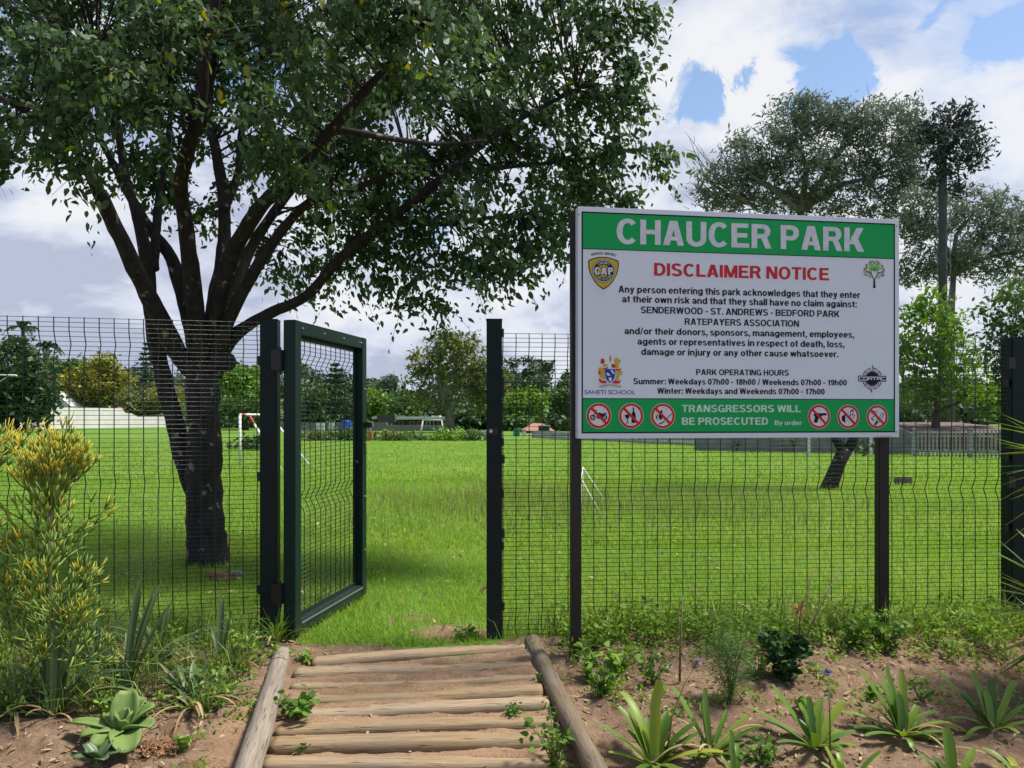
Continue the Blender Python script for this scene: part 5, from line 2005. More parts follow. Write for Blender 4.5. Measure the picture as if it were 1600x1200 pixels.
def picket_fence(label, pts, h, step, post_every, mat, group=None):
    base = Vector((pts[0][0], pts[0][1], 0))
    t = empty('palisade_fence', base, 0, label, 'fence', group)
    pk, rl = MB(), MB()
    for (ax, ay), (bx, by) in zip(pts[:-1], pts[1:]):
        a, b = Vector((ax, ay, 0)), Vector((bx, by, 0))
        d = b - a
        L = d.length
        d.normalize()
        rz = math.atan2(d.y, d.x)
        n = int(L / step)
        for i in range(n):
            p = a + d * (i + .5) * step
            pk.box(p - base + Vector((0, 0, h * (.5 + .01 * math.sin(i * 5.1)))), (step * .55, .03, h * .98), rz)
        for z in (h * .2, h * .78):
            rl.box((a + b) / 2 - base + Vector((0, .03, z)), (L, .04, .06), rz)
        for i in range(int(L / post_every) + 1):
            p = a + d * min(i * post_every, L)
            MB().bevbox(p - base + Vector((0, -.02, h * .53)), (.12, .12, h * 1.06), .01, rz).build('post', mat, t)
    pk.build('pickets', mat, t)
    rl.build('rail', mat, t)
    return t


conc = plain('pale_concrete', (0.40, 0.38, 0.38), .85, (0.27, 0.26, 0.26), 5.0)
picket_fence('grey concrete palisade fence at the edge of the field, beside the thick end post', [(15.6, 23.1), (12.8, 24.6)], .87, .105, 1.55, conc)
picket_fence('low grey picket fence showing below the notice board and left of it', [(8.2, 33), (4.4, 40), (1.15, 46)], .42, .12, 2.2, conc)
wall_run('boundary_wall', 'grey concrete panel wall seen under the bottom edge of the notice board', 'wall', [(1085, 668), (1180, 668), (1268, 664), (1395, 664), (1425, 677)], 29, 25.5, .1, plain('stained_concrete', (0.24, 0.225, 0.22), .9, (0.14, 0.13, 0.13), 1.5))
for px, lab in ((1162, 'white post against the grey panel wall, nearest the steps side'), (1209, 'white post against the grey panel wall, second from the steps side'), (1264, 'white post in front of the dark panel beside the leaning trunk'), (1332, 'white post just right of the leaning forked trunk'), (1361, 'white post beside the right leg of the notice board')):
    g = G(px, 713 if px > 1250 else 704)
    o = MB().bevbox((0, 0, .38), (.07, .07, .76), .006)
    o = o.build('white_post', M['white_paint'], None)
    o.location = (g.x, g.y, 0)
    tag(o, lab, 'post', 'white posts along the panel wall')
house('brown_roofed_shed', 'low shed with a long brown tiled roof behind the palisade fence', 1330, 1640, 700, 677, 660, 29, 5, M['brick'], M['tile_brown'])

# right hand trees
LMg = 'grey'
gum = bg_tree('gum_tree', 'tall grey green gum tree with a wide crown above the notice board', 'tree', 1262, 46,
        [(1240, 190, 50, 42), (1290, 180, 46, 36), (1335, 190, 44, 36), (1395, 195, 48, 42), (1430, 215, 32, 40), (1225, 235, 50, 40), (1160, 250, 38, 36), (1120, 285, 34, 36), (1185, 285, 44, 40), (1265, 260, 52, 44),
         (1330, 255, 52, 46), (1395, 265, 50, 40), (1150, 320, 48, 22), (1225, 318, 50, 26), (1310, 315, 56, 28), (1380, 318, 44, 26), (1430, 280, 28, 34), (1160, 218, 18, 16), (1265, 158, 18, 12), (1385, 162, 24, 12)],
        'grey', .32, 9.0, mat='bark_pale', trunk_r=.45, W=.085, per=32, spread=.30, up=.1, depth=.9, trunk_pts=[(1262, 700), (1258, 560), (1262, 440), (1256, 380), (1250, 330)], inner=.36)
mb = MB()
g0 = np.array(gum.location)
for k in range(26):
    a_ = Vector(np.array(P(rng.uniform(1130, 1190), rng.uniform(270, 335), 46 + rng.uniform(-1, 1))) - g0)
    e_ = Vector(np.array(P(rng.uniform(1062, 1140), rng.uniform(205, 325), 46 + rng.uniform(-1, 1))) - g0)
    m_ = a_.lerp(e_, .5) + Vector((-.15, 0, -.25))
    mb.tube([a_, m_, e_], [.05, .03, .012], 5)
    for q in range(3):
        s_ = m_.lerp(e_, rng.uniform(.1, .9))
        mb.tube([s_, s_ + Vector((rng.uniform(-.9, .1), rng.uniform(-.4, .4), rng.uniform(.1, .9)))], [.02, .008], 4)
mb.build('bare_branches', M['bark_pale'], gum, True)
bg_tree('gum_tree', 'spreading gum tree branch mass around the straight mast trunk, right of the notice board', 'tree', 1500, 44,
        [(1440, 310, 34, 24), (1430, 360, 34, 30), (1480, 345, 40, 30), (1530, 330, 38, 26), (1575, 345, 36, 30), (1620, 350, 40, 40), (1540, 375, 44, 28), (1590, 395, 40, 26), (1440, 410, 36, 24), (1500, 400, 40, 22), (1640, 400, 40, 40), (1560, 310, 22, 10), (1425, 430, 30, 16), (1470, 425, 30, 16), (1540, 425, 36, 16), (1600, 430, 36, 16), (1415, 345, 22, 26), (1500, 300, 26, 14)],
        'grey', .32, 10.0, mat='bark_pale', trunk_r=.34, W=.085, per=30, spread=.32, up=.1, trunk_pts=[(1482, 700), (1484, 560), (1486, 480), (1490, 430)], inner=.34)
# antenna mast dressed as a tree
b = P(1473, 690, 40)
mast = empty('tree_mast', (b.x, 40, 0), 0, 'straight tall mast with an artificial bushy dark tree head', 'mast')
zt_ = P(1473, 200, 40).z
MB().tube([(0, 0, 0), (0, 0, zt_ * .6), (0, 0, zt_)], [.23, .21, .18], 14).build('trunk', plain('mast_grey_paint', (0.065, 0.062, 0.068), .7, (0.045, 0.043, 0.047), 3), mast, True)
lb = MB()
for k in range(46):
    lb.tube([(-.36, -.12, zt_ * .3 + k * .27), (-.28, -.12, zt_ * .3 + k * .27)], .012, 4)
lb.tube([(-.36, -.12, zt_ * .3), (-.36, -.12, zt_)], .015, 5)
lb.tube([(.33, -.1, zt_ * .3), (.33, -.1, zt_ * .97)], .02, 5)
lb.build('ladder', M['wall_grey'], mast)
bl = [(np.array(P(px, py, 40 + dd)), (rx / F * 40, rx / F * 40, ry / F * 40)) for px, py, rx, ry, dd in
      ((1464, 195, 20, 24, 0), (1496, 186, 20, 16, .3), (1486, 222, 34, 22, -.3), (1452, 222, 12, 26, .4), (1522, 236, 18, 16, 0), (1470, 256, 20, 24, 0), (1500, 252, 20, 12, .3), (1474, 170, 12, 8, 0), (1508, 170, 8, 6, 0), (1534, 222, 10, 10, .2), (1516, 204, 12, 12, 0), (1444, 200, 10, 10, 0), (1482, 286, 14, 8, .2), (1496, 292, 10, 6, -.2), (1458, 284, 10, 8, .1), (1530, 254, 10, 6, 0))]
C = crown_points(bl, 34, 26, .30, .36)
poly_obj('crown', leaf_quads(C, .30, .11, None, 0, .2) - np.array([b.x, 40, 0]), 4, leafy('artificial_dark_foliage', [(0.035, 0.048, 0.045), (0.05, 0.066, 0.058), (0.07, 0.09, 0.075)], .2, .7, .15), mast)
bg_tree('broadleaf_tree', 'bright fresh green tree just right of the notice board, above the fence', 'tree', 1455, 30,
        [(1450, 485, 36, 34), (1425, 500, 26, 36), (1485, 500, 28, 34), (1445, 540, 44, 34), (1490, 545, 34, 30), (1430, 580, 36, 34), (1480, 590, 40, 34), (1515, 570, 22, 26), (1450, 625, 50, 24), (1505, 615, 32, 26), (1540, 610, 22, 22), (1390, 560, 40, 50), (1545, 640, 26, 18)],
        'bright', .22, 13, trunk_r=.16, per=18, spread=.2)
bg_tree('broadleaf_tree', 'grey green dense tree at the right edge behind the thick end post', 'tree', 1590, 36,
        [(1560, 480, 30, 30), (1600, 460, 40, 34), (1640, 480, 40, 50), (1575, 520, 36, 30), (1620, 530, 40, 40), (1560, 560, 30, 34), (1600, 590, 50, 40), (1550, 630, 34, 24), (1600, 640, 50, 24)], 'mid', .26, 11, trunk_r=.2, per=18, spread=.26)
# leaning forked tree behind the board
bx = G(1296, 764)
lt = empty('forked_tree', (bx.x, bx.y, 0), 0, 'small dark tree with a leaning forked trunk on the grass behind the notice board', 'tree')
mb = MB()
dD = bx.y


def rel(px, py, dd=0):
    return P(px, py, dD + dd) - Vector((bx.x, bx.y, 0))


mb.tube([rel(1293, 772), rel(1300, 750), rel(1311, 722), rel(1321, 702)], [.17, .135, .12, .125], 12)
mb.tube([rel(1320, 706), rel(1309, 692), rel(1299, 670), rel(1280, 600), rel(1250, 520)], [.10, .08, .075, .06, .03], 10)
mb.tube([rel(1322, 706), rel(1332, 690), rel(1342, 670), rel(1350, 600), rel(1330, 500)], [.10, .085, .075, .06, .03], 10)
mb.tube([rel(1338, 680), rel(1360, 640), rel(1375, 560)], [.05, .04, .02], 8)
mb.build('trunk', M['bark'], lt, True)
bl = [(np.array(rel(px, py, dd)), (rx / F * dD,) * 2 + (ry / F * dD,)) for px, py, rx, ry, dd in
      ((1280, 560, 90, 60, 0), (1200, 520, 90, 60, .3), (1330, 490, 60, 70, .2), (1260, 460, 100, 50, .5), (1350, 580, 40, 60, 0), (1140, 580, 60, 50, .4), (1365, 694, 20, 14, 0), (1345, 698, 14, 10, .1))]
C = crown_points(bl, 60, 14, .10, .4)
poly_obj('crown', leaf_quads(C, .09, .05, None, 0, .4), 4, LM['deep'], lt)
g = G(1411, 757)
o = MB().bevbox((0, 0, .07), (.30, .16, .14), .02).build('stone', plain('block_brown', (0.18, 0.13, 0.11), .9, (0.10, 0.075, 0.065), 10, .4), None)
o.location = (g.x, g.y, 0)
tag(o, 'brown grey stone block on the grass right of the notice board', 'stone')
for i, (px, py, s, lab) in enumerate(((1240, 708, 15, 'small spiky plant by the panel wall left of the dark panel'), (1293, 702, 13, 'small spiky plant touching the leaning forked trunk'), (1152, 706, 10, 'thin spiky plant at the panel wall nearest the steps side'))):
    g = G(px, py)
    t = empty('spiky_plant', (g.x, g.y, 0), 0, lab, 'plant', 'spiky plants along the panel wall')
    mb, st = MB(), MB()
    L0 = s / F * g.y
    st.tube([(0, 0, -.02), (0, 0, L0)], [.03, .02], 6)
    for k in range(34):
        a = rng.random() * 6.28
        e = rng.uniform(-.3, 1.2)
        d = Vector((math.cos(a) * math.cos(e), math.sin(a) * math.cos(e), math.sin(e)))
        mb.ribbon([Vector((0, 0, L0)), Vector((0, 0, L0)) + d * L0 * .6, Vector((0, 0, L0 * .95)) + d * L0 * 1.1], [.03, .035, .004], d.cross(Vector((0.1, 0.2, 1))))
    st.build('stem', M['bark_brown'], t)
    mb.build('leaves', LM['deep'], t)

# goals, swing, lamp arm


def goal():
    t = empty('goal_frame', (0, 0, 0), 0, 'small white goal frame with red banded joints on the field behind the gate', 'goal')
    a0, a1 = P(375, 733, 18.8), P(375, 648, 18.8)
    b1, b0 = P(422, 648.5, 20.2), P(422, 728, 20.2)
    a0.z = b0.z = -.02
    r = .032
    MB().tube([a0, a1], r, 10).build('post', M['white_paint'], t, True)
    MB().tube([b0, b1], r, 10).build('post', M['white_paint'], t, True)
    MB().tube([a1, b1], r, 10).build('crossbar', M['white_paint'], t, True)
    for top, bot in ((a1.lerp(b1, .28), P(441, 735, 18.4)), (b1, P(486, 729, 19.6))):
        bot.z = -.02
        MB().tube([top, bot], r * .85, 10).build('stay', M['white_paint'], t, True)
        d = bot - top
        MB().tube([top + d * .02, top + d * .17], r * .95, 10).build('band', M['red_paint'], t, True)
    d = b1 - a1
    MB().tube([a1 + d * .03, a1 + d * .16], r * 1.06, 10).build('band', M['red_paint'], t, True)


goal()
rd = empty('training_hurdle', (0, 0, 0), 0, 'low frame of thin white sloping rods half hidden by the left sign leg', 'hurdle')
q0, q1 = G(953, 793), G(943, 808)
p0, p1 = P(911, 730, q0.y + .1), P(908, 748, q1.y + .1)
for a_, b_ in ((p0, q0), (p1, q1)):
    MB().tube([a_, b_ + Vector((0, 0, -.02))], .0065, 8).build('rod', M['white_paint'], rd, True)
    MB().tube([a_, (a_.x, a_.y, -.02)], .0065, 8).build('upright', M['white_paint'], rd, True)
MB().tube([p0, p1], .0065, 8).build('top_bar', M['white_paint'], rd, True)

sw = empty('swing_frame', (P(676, 680, 54).x, 54, 0), 0, 'pale green tubular swing frame under the round crowned tree', 'swing')
sx = lambda px: (px - 676) / F * 54
zt_ = P(676, 656.5, 54).z
MB().tube([(sx(661), 0, zt_), (sx(690), 0, zt_)], .05, 8).build('top_bar', plain('pale_green_paint', (0.20, 0.38, 0.26), .5), sw, True)
for px, s, q in ((661, -1, -.6), (661, -1, .6), (690, 1, -.6), (690, 1, .6)):
    MB().tube([(sx(px), 0, zt_), (sx(px + s * 3.5), q, -.05)], .045, 8).build('leg', plain('faded_pink_paint', (0.42, 0.36, 0.33), .5), sw, True)
for px in (669, 681):
    st = MB().box((sx(px), 0, .42), (.34, .16, .03)).build('swing_seat', M['wall_dark'], sw)
    for s in (-.15, .15):
        MB().tube([(sx(px) + s, 0, .43), (sx(px) + s, 0, zt_)], .012, 5).build('chain', M['steel'], st)
g = P(-12, 660, 40)
la = empty('lamp_post', (g.x, 40, 0), 0, 'white metal lamp arm reaching in at the left edge before the dark tree', 'lamp post')
zz = P(0, 586, 40).z
MB().tube([(0, 0, 0), (0, 0, zz + .1)], [.08, .06], 10).build('pole', M['white_paint'], la, True)
MB().tube([(0, 0, zz + .02), (.7, 0, zz), (37 / F * 40, 0, zz)], .03, 8).build('arm', M['white_paint'], la, True)
MB().tube([(0, 0, zz - .45), (.45, 0, zz - .30), (.85, 0, zz - .03)], .02, 8).build('brace', M['white_paint'], la, True)
MB().bevbox((37 / F * 40 - .1, 0, zz - .03), (.3, .12, .06), .01).build('lamp_head', M['white_paint'], la)

# dark shrubbery along the far boundary
for x0, x1, top, D, lf, lab in ((708, 790, 640, 70, 'deep', 'dark hedge of mixed shrubs under the right side of the round crowned tree'), (786, 830, 652, 68, 'mid', 'hedge behind the teal cabin'),
                                (852, 1010, 650, 66, 'deep', 'dark hedge running from the tiled house behind the notice board'), (262, 345, 640, 92, 'mid', 'hedge showing behind the shade tree trunk'),
                                (335, 440, 655, 84, 'deep', 'dark hedge at the field edge behind the white goal frame'), (455, 600, 640, 90, 'deep', 'dark shrub belt behind the grey wall and the open gate'),
                                (1000, 1330, 640, 60, 'mid', 'shrub belt behind the notice board and panel wall')):
    bx = ((x0 + x1) / 2 - 800) / F * D
    t = empty('hedge', (bx, D, 0), 0, lab, 'hedge')
    bl = []
    n = max(6, (x1 - x0) // 7)
    for k in range(n):
        px = x0 + (x1 - x0) * (k + rng.random()) / n
        hz_ = P(px, top + rng.uniform(-4, 10), D).z
        r = hz_ * .5
        bl.append((np.array([(px - 800) / F * D, D + rng.uniform(-.6, .6), hz_ * .5]), (11 / F * D, .8, r)))
    C = crown_points(bl, 16, 24, .35, .45)
    C = C[C[:, 2] > 0]
    poly_obj('leaves', leaf_quads(C, .45, .26, None, 0, .4) - np.array([bx, D, 0]), 4, LM[lf], t)
    mb = MB()
    for c, r in bl[::2]:
        mb.tube([(c[0] - bx, c[1] - D, -.1), (c[0] - bx, c[1] - D, c[2])], [.06, .03], 5)
    mb.build('stems', M['bark_brown'], t)
# rough bushes along the far side of the field
mounds = [(596, 690, 26, 12, 'olive', 'yellowish low bush beyond the gate latch'), (640, 691, 28, 10, 'mid', 'low green bush between the yellowish bush and the bright leafy one'),
          (702, 693, 30, 15, 'bright', 'bright leafy bush under the round crowned tree'), (742, 691, 26, 10, 'mid', 'low weedy bush next to the right gate post'),
          (560, 690, 22, 14, 'mid', 'bush partly behind the far stile of the gate'), (520, 690, 26, 13, 'mid', 'bush in the middle of the gate mesh below the white doors'),
          (482, 690, 22, 13, 'olive', 'bush beside the hinge stile behind the gate mesh'), (395, 690, 16, 22, 'deep', 'dark thin shrub standing behind the white goal frame'), (618, 684, 16, 10, 'mid', 'small bush against the lowered part of the grey wall')]
for px, py, w, h, lf, lab in mounds:
    D = 41.0 if h < 20 else 30
    bx = (px - 800) / F * D
    t = empty('bush', (bx, D, 0), 0, lab, 'bush', 'rough bushes along the far side of the field')
    bl = []
    w, h = w * 1.25, h * rng.uniform(1.3, 2.1)
    for k in range(10):
        ux = rng.uniform(-1, 1)
        hh = rng.uniform(.35, 1.15) * (1 - .35 * abs(ux))
        bl.append((np.array([bx + ux * w / F * D * .8, D + rng.uniform(-.8, .8), h / F * D * .45 * hh]), (w / F * D * .36, .6, h / F * D * .5 * hh)))
    C = crown_points(bl, 120, 14, .13, .4)
    C = C[C[:, 2] > 0]
    poly_obj('leaves', leaf_quads(C, .16, .09, None, 0, .4) - np.array([bx, D, 0]), 4, LM[lf], t)
    mb = MB()
    for k in range(8):
        a = rng.normal(size=2) * w / F * D * .4
        mb.tube([(a[0] * .5, a[1] * .2, 0), (a[0], a[1] * .4, h / F * D * .7)], [.015, .006], 5)
    mb.build('stems', M['bark_brown'], t)
# ------------------------------------------------------------------ planting in front of the fence
LM['stick'] = leafy('firestick_green', [(0.095, 0.17, 0.03), (0.14, 0.225, 0.035), (0.20, 0.275, 0.045)], 0, .5, .35)
LM['tip'] = leafy('firestick_yellow_tips', [(0.34, 0.34, 0.03), (0.48, 0.42, 0.03), (0.56, 0.42, 0.035)], 0.1, .5, .35)
LM['strap'] = leafy('strap_leaf', [(0.06, 0.13, 0.018), (0.10, 0.20, 0.022), (0.17, 0.27, 0.03)], 0.35, .42, .45)
LM['strap_light'] = leafy('light_strap_leaf', [(0.13, 0.22, 0.03), (0.20, 0.28, 0.035), (0.30, 0.31, 0.04)], 0.35, .45, .4)
LM['blue_strap'] = leafy('blue_green_strap_leaf', [(0.045, 0.085, 0.035), (0.07, 0.12, 0.045), (0.10, 0.16, 0.055)], 0.25, .45, .4)
LM['dry'] = leafy('dry_leaf', [(0.20, 0.13, 0.06), (0.34, 0.25, 0.13), (0.42, 0.33, 0.19)], 0.2, .8, .2)
LM['weed'] = leafy('weed_leaf', [(0.05, 0.12, 0.018), (0.085, 0.18, 0.025), (0.13, 0.24, 0.035)], 0.3, .6, .2)
LM['fresh'] = leafy('fresh_weed_leaf', [(0.10, 0.21, 0.025), (0.15, 0.28, 0.035), (0.20, 0.33, 0.05)], 0.35, .5, .35)
LM['glossy'] = leafy('glossy_dark_leaf', [(0.018, 0.05, 0.016), (0.03, 0.075, 0.022), (0.05, 0.10, 0.03)], 0.15, .62, .12)
LM['fern'] = leafy('feathery_fern', [(0.06, 0.13, 0.03), (0.09, 0.18, 0.04), (0.12, 0.22, 0.05)], 0.3, .6, .3)
LM['flower'] = leafy('purple_petal', [(0.17, 0.15, 0.24), (0.23, 0.20, 0.31), (0.30, 0.28, 0.36)], 0.3, .6, .3)
LM['stem_m'] = plain('green_stem', (0.08, 0.12, 0.03), .6, (0.10, 0.09, 0.03), 12)
LM['dead_m'] = plain('dead_stalk', (0.20, 0.13, 0.08), .85, (0.10, 0.065, 0.04), 12, .3)


def vrand(s=1.0):
    return Vector(rng.normal(size=3) * s)


def firestick(base, heads, label, scale=1.0):
    """pencil-stemmed shrub: a stem with whorls of jointed green sticks ending in yellow tips"""
    t = empty('firestick_shrub', base, 0, label, 'shrub')
    stem, green, tips = MB(), MB(), MB()

    def grow(p, d, l, r, depth, maxd, spread, yel):
        e = p + d * l
        q = p + d * l * .55 + Vector((0, 0, -.02 * l)) + vrand(.02 * l)
        tgt = tips if (depth >= maxd and rng.random() < yel) or (depth == maxd - 1 and rng.random() < .3 * (yel - .35)) else green
        tgt.tube([p, q, e], [r, r * .92, r * .80 if depth < maxd else r * .35], 5)
        if depth >= maxd:
            return
        n = int(rng.integers(2, 5))
        a0 = rng.random() * 6.28
        o1 = d.orthogonal().normalized()
        o2 = d.cross(o1)
        for k in range(n):
            a = a0 + 6.283 * k / n + rng.uniform(-.4, .4)
            s = spread * rng.uniform(.6, 1.25)
            nd = (d + (o1 * math.cos(a) + o2 * math.sin(a)) * s + Vector((0, 0, .34))).normalized()
            grow(e, nd, l * rng.uniform(.62, .98), r * .82, depth + 1, maxd, spread * .95, yel)
    top = max(h[0].z for h in heads)
    tp = heads[0][0] - Vector(base)
    stem.tube([Vector((0, 0, -.03)), Vector((.01, 0, tp.z * .35)), Vector((-.005, .01, tp.z * .7)), tp], [.017, .016, .014, .011], 9)
    for c, n, l, tilt, maxd, spr, yel in heads:
        c = c - Vector(base)
        a0 = rng.random() * 6.28
        for k in range(n):
            a = a0 + 6.283 * k / n + rng.uniform(-.25, .25)
            tl = tilt * rng.uniform(.45, 1.25)
            d = Vector((math.cos(a) * math.sin(tl), math.sin(a) * math.sin(tl), math.cos(tl)))
            grow(c + Vector((0, 0, rng.uniform(-.06, .03))), d, l * rng.uniform(.8, 1.15), .0062, 0, maxd, spr, yel)
    stem.build('stem', plain('firestick_stem', (0.13, 0.16, 0.05), .7, (0.09, 0.10, 0.04), 20), t, True)
    green.build('sticks', LM['stick'], t, True)
    tips.build('yellow_tips', LM['tip'], t, True)
    return t


fb = G(76, 1112)
fd = fb.y
firestick(fb, [(P(80, 788, fd), 14, .096, .74, 4, .42, .72), (P(78, 850, fd + .02), 5, .105, 1.05, 3, .5, .35), (P(72, 905, fd - .02), 5, .105, 1.25, 3, .55, .25),
               (P(84, 950, fd), 6, .110, 1.15, 3, .55, .32), (P(108, 985, fd + .03), 4, .09, .9, 3, .55, .4), (P(34, 955, fd), 5, .11, .9, 3, .55, .3),
               (P(70, 1010, fd), 5, .105, 1.25, 3, .55, .15), (P(105, 1030, fd), 4, .09, 1.1, 3, .55, .15), (P(36, 1045, fd), 4, .10, 1.1, 3, .55, .1)], 'yellow tipped green firestick shrub in front of the fence at the left')
b2 = G(-75, 1105)
firestick(b2, [(P(-70, 800, b2.y), 12, .12, .65, 4, .42, .85), (P(-70, 900, b2.y), 8, .11, 1.1, 3, .5, .4), (P(-50, 1000, b2.y), 8, .11, 1.2, 3, .5, .3)], 'second firestick shrub cut off by the left edge, only its twig tips in view')


def strap_leaf(mb, p, az, L, w, el, droop, fold=.35, n=9, tip=0.35, kink=None):
    """one strap leaf rising from p at elevation el, arching over by droop; blunt or pointed tip"""
    d = Vector((math.cos(az), math.sin(az), 0))
    side = Vector((-math.sin(az), math.cos(az), 0))
    pts, ws = [], []
    q = Vector(p)
    e = el
    for i in range(n + 1):
        u = i / n
        pts.append(q.copy())
        ws.append(w * (.62 + .38 * min(1, u * 3)) * (1 if u < .72 else max(tip * .25, 1 - ((u - .72) / .28) ** 2 * (1 - tip))))
        if i == n:
            break
        q = q + (d * math.cos(e) + Vector((0, 0, 1)) * math.sin(e)) * (L / n) + side * rng.normal() * .002
        e -= droop / n * (.5 + 1.2 * u)
        if kink and abs(u - kink) < .06:
            e -= 1.2
    ws[-1] = max(.0015, ws[-1])
    mb.ribbon(pts, ws, side, fold)


def strap_plant(px, py, label, leaves, name='strap_plant', cat='plant', group=None, mat='strap', dry=0, light=()):
    """leaves: (azimuth deg, length, width, elevation deg, droop) rows"""
    b = G(px, py)
    t = empty(name, b, 0, label, cat, group)
    mbs = {'main': MB(), 'light': MB(), 'dry': MB()}
    if group == GL2:
        leaves = list(leaves) + [(az + rng.uniform(-25, 25), L * rng.uniform(.75, 1.15), w * rng.uniform(.6, 1), el + rng.uniform(-14, 10), dr * rng.uniform(.8, 1.6)) for az, L, w, el, dr in leaves]
        leaves = [(az, L * 1.12, w, el, dr) for az, L, w, el, dr in leaves]
    if group == GRP:
        leaves = list(leaves) + [(az + rng.uniform(-30, 30), L * rng.uniform(.55, .95), w * rng.uniform(.7, 1), el + rng.uniform(-20, 8), dr * rng.uniform(1, 2.4)) for az, L, w, el, dr in leaves[1::2]]
    for i, (az, L, w, el, dr) in enumerate(leaves):
        k = 'light' if i in light else 'main'
        off = Vector((math.cos(R(az)), math.sin(R(az)), 0)) * .012
        strap_leaf(mbs[k], off, R(az), L, w, R(el), dr, tip=.62 if mat == 'strap' else .3)
    for i in range(dry):
        a = rng.random() * 6.28
        strap_leaf(mbs['dry'], (0, 0, .01), a, rng.uniform(.14, .30), rng.uniform(.008, .016), R(rng.uniform(15, 50)), rng.uniform(1.2, 2.2), fold=.7, tip=.2)
    o = mbs['main'].build('leaves', LM[mat], t, True)
    if mbs['light'].v:
        mbs['light'].build('pale_leaves', LM['strap_light'], t, True)
    if mbs['dry'].v:
        mbs['dry'].build('dry_leaves', LM['dry'], t, True)
    return t


GL2 = 'strap leaved clumps on the bank left of the steps'
GRP = 'strap leaved plants set out on the bank below the notice board'


def rosette(n, L, w, seed, lo=15, hi=75):
    rs = np.random.default_rng(seed)
    out = []
    for k in range(n):
        out.append((360 * k / n + rs.uniform(-18, 18), L * rs.uniform(.65, 1.1), w * rs.uniform(.8, 1.15), rs.uniform(lo, hi), rs.uniform(.3, 1.3)))
    return out


strap_plant(1022, 1196, 'strap leaved plant with one tall broad upright blade, nearest the steps',
            [(80, .34, .044, 84, .05), (118, .33, .040, 68, 1.0), (140, .26, .036, 60, .5), (172, .27, .036, 42, .3), (200, .22, .034, 30, .3), (20, .25, .036, 48, .5), (350, .28, .038, 28, .6), (45, .20, .032, 66, .4), (240, .2, .034, 25, .5),
             (300, .22, .036, 22, .5), (10, .22, .034, 40, .4), (100, .18, .036, 76, .2), (150, .16, .034, 55, .4), (60, .24, .03, 52, .5), (265, .16, .03, 30, .6)], group=GRP, light=(0, 1, 6), dry=3)
strap_plant(1112, 1178, 'strap leaved plant with thin spreading leaves, second from the steps',
            [(135, .30, .030, 55, .2), (95, .26, .026, 76, .1), (110, .20, .026, 70, .1), (30, .24, .026, 38, .3), (15, .27, .026, 28, .4), (48, .20, .024, 48, .3), (350, .26, .026, 14, .3), (170, .14, .026, 40, .5), (300, .15, .024, 25, .5), (240, .15, .026, 30, .6), (5, .22, .024, 40, .5)], group=GRP, light=(2,), dry=3)
strap_plant(1275, 1168, 'strap leaved plant with a long leaf leaning left, behind the thin flower stalk',
            [(135, .29, .032, 52, .1), (165, .30, .034, 32, .2), (35, .24, .044, 45, .2), (60, .20, .036, 60, .2), (88, .20, .030, 74, .2), (10, .18, .034, 30, .5), (250, .17, .034, 50, .4), (280, .18, .03, 34, .5), (200, .20, .03, 25, .5), (110, .18, .03, 66, .3), (320, .16, .03, 30, .6)], group=GRP, light=(2,), dry=2)
strap_plant(1412, 1150, 'full strap leaved plant with many upright blades and a yellowed drooping leaf',
            [(130, .30, .030, 56, .2), (108, .29, .030, 74, .1), (72, .27, .034, 70, .1), (160, .26, .028, 28, .6), (172, .20, .028, 22, .7), (8, .34, .03, 26, 1.5), (25, .22, .03, 34, .7), (95, .17, .036, 80, .2), (120, .17, .036, 68, .2), (60, .17, .036, 64, .3),
             (150, .16, .034, 50, .4), (40, .16, .034, 48, .4), (90, .14, .036, 76, .3), (350, .2, .028, 16, .5), (230, .12, .034, 40, .6), (290, .13, .034, 36, .6), (200, .2, .028, 18, .5)], group=GRP, light=(2, 5), dry=5)
strap_plant(1553, 1140, 'dark strap leaved plant near the right edge with a fallen pale leaf',
            [(138, .33, .030, 46, .1), (110, .25, .034, 70, .1), (40, .28, .030, 48, .5), (60, .22, .036, 58, .2), (15, .28, .026, 36, .8), (170, .20, .028, 30, 1.0), (95, .16, .036, 74, .2), (130, .18, .03, 54, .3), (285, .12, .030, 40, 1.2), (350, .24, .028, 24, .5)], group=GRP, light=(8,), dry=2)
strap_plant(1150, 1222, 'single narrow drooping blade at the lower edge between two larger strap plants',
            [(95, .19, .024, 80, .2), (70, .16, .022, 70, 1.2), (120, .12, .02, 60, .5)], group=GRP)
strap_plant(1322, 1236, 'cut off strap plant at the lower edge right of the thin flower stalk', rosette(9, .20, .026, 5, 45, 80), group=GRP, light=(3,))
strap_plant(1492, 1240, 'strap plant with a broad pointed blade cut off by the lower edge', [(95, .24, .050, 80, .1), (150, .18, .03, 55, .3), (40, .2, .03, 50, .3), (120, .14, .03, 60, .3)], group=GRP)
strap_plant(1598, 1222, 'yellowing strap plant in the lower right corner', rosette(8, .22, .034, 8, 25, 70), group=GRP, light=(0, 1, 2, 3, 4, 5), dry=3)
strap_plant(82, 1122, 'big blue green strap clump growing under the firestick shrub',
            [(95, .50, .030, 82, .1), (70, .52, .030, 72, .3), (110, .40, .032, 74, .4), (55, .36, .03, 62, .9), (130, .38, .03, 64, .9), (35, .34, .028, 55, 1.4), (150, .40, .028, 52, 1.3), (165, .36, .026, 42, 1.5), (15, .36, .026, 46, 1.7), (90, .30, .034, 80, .2), (100, .28, .034, 76, .2), (80, .26, .034, 70, .3), (120, .24, .034, 66, .4), (60, .24, .032, 60, .5), (180, .30, .026, 38, 1.4), (0, .3, .026, 36, 1.3)],
            group=GL2, mat='blue_strap', dry=7)
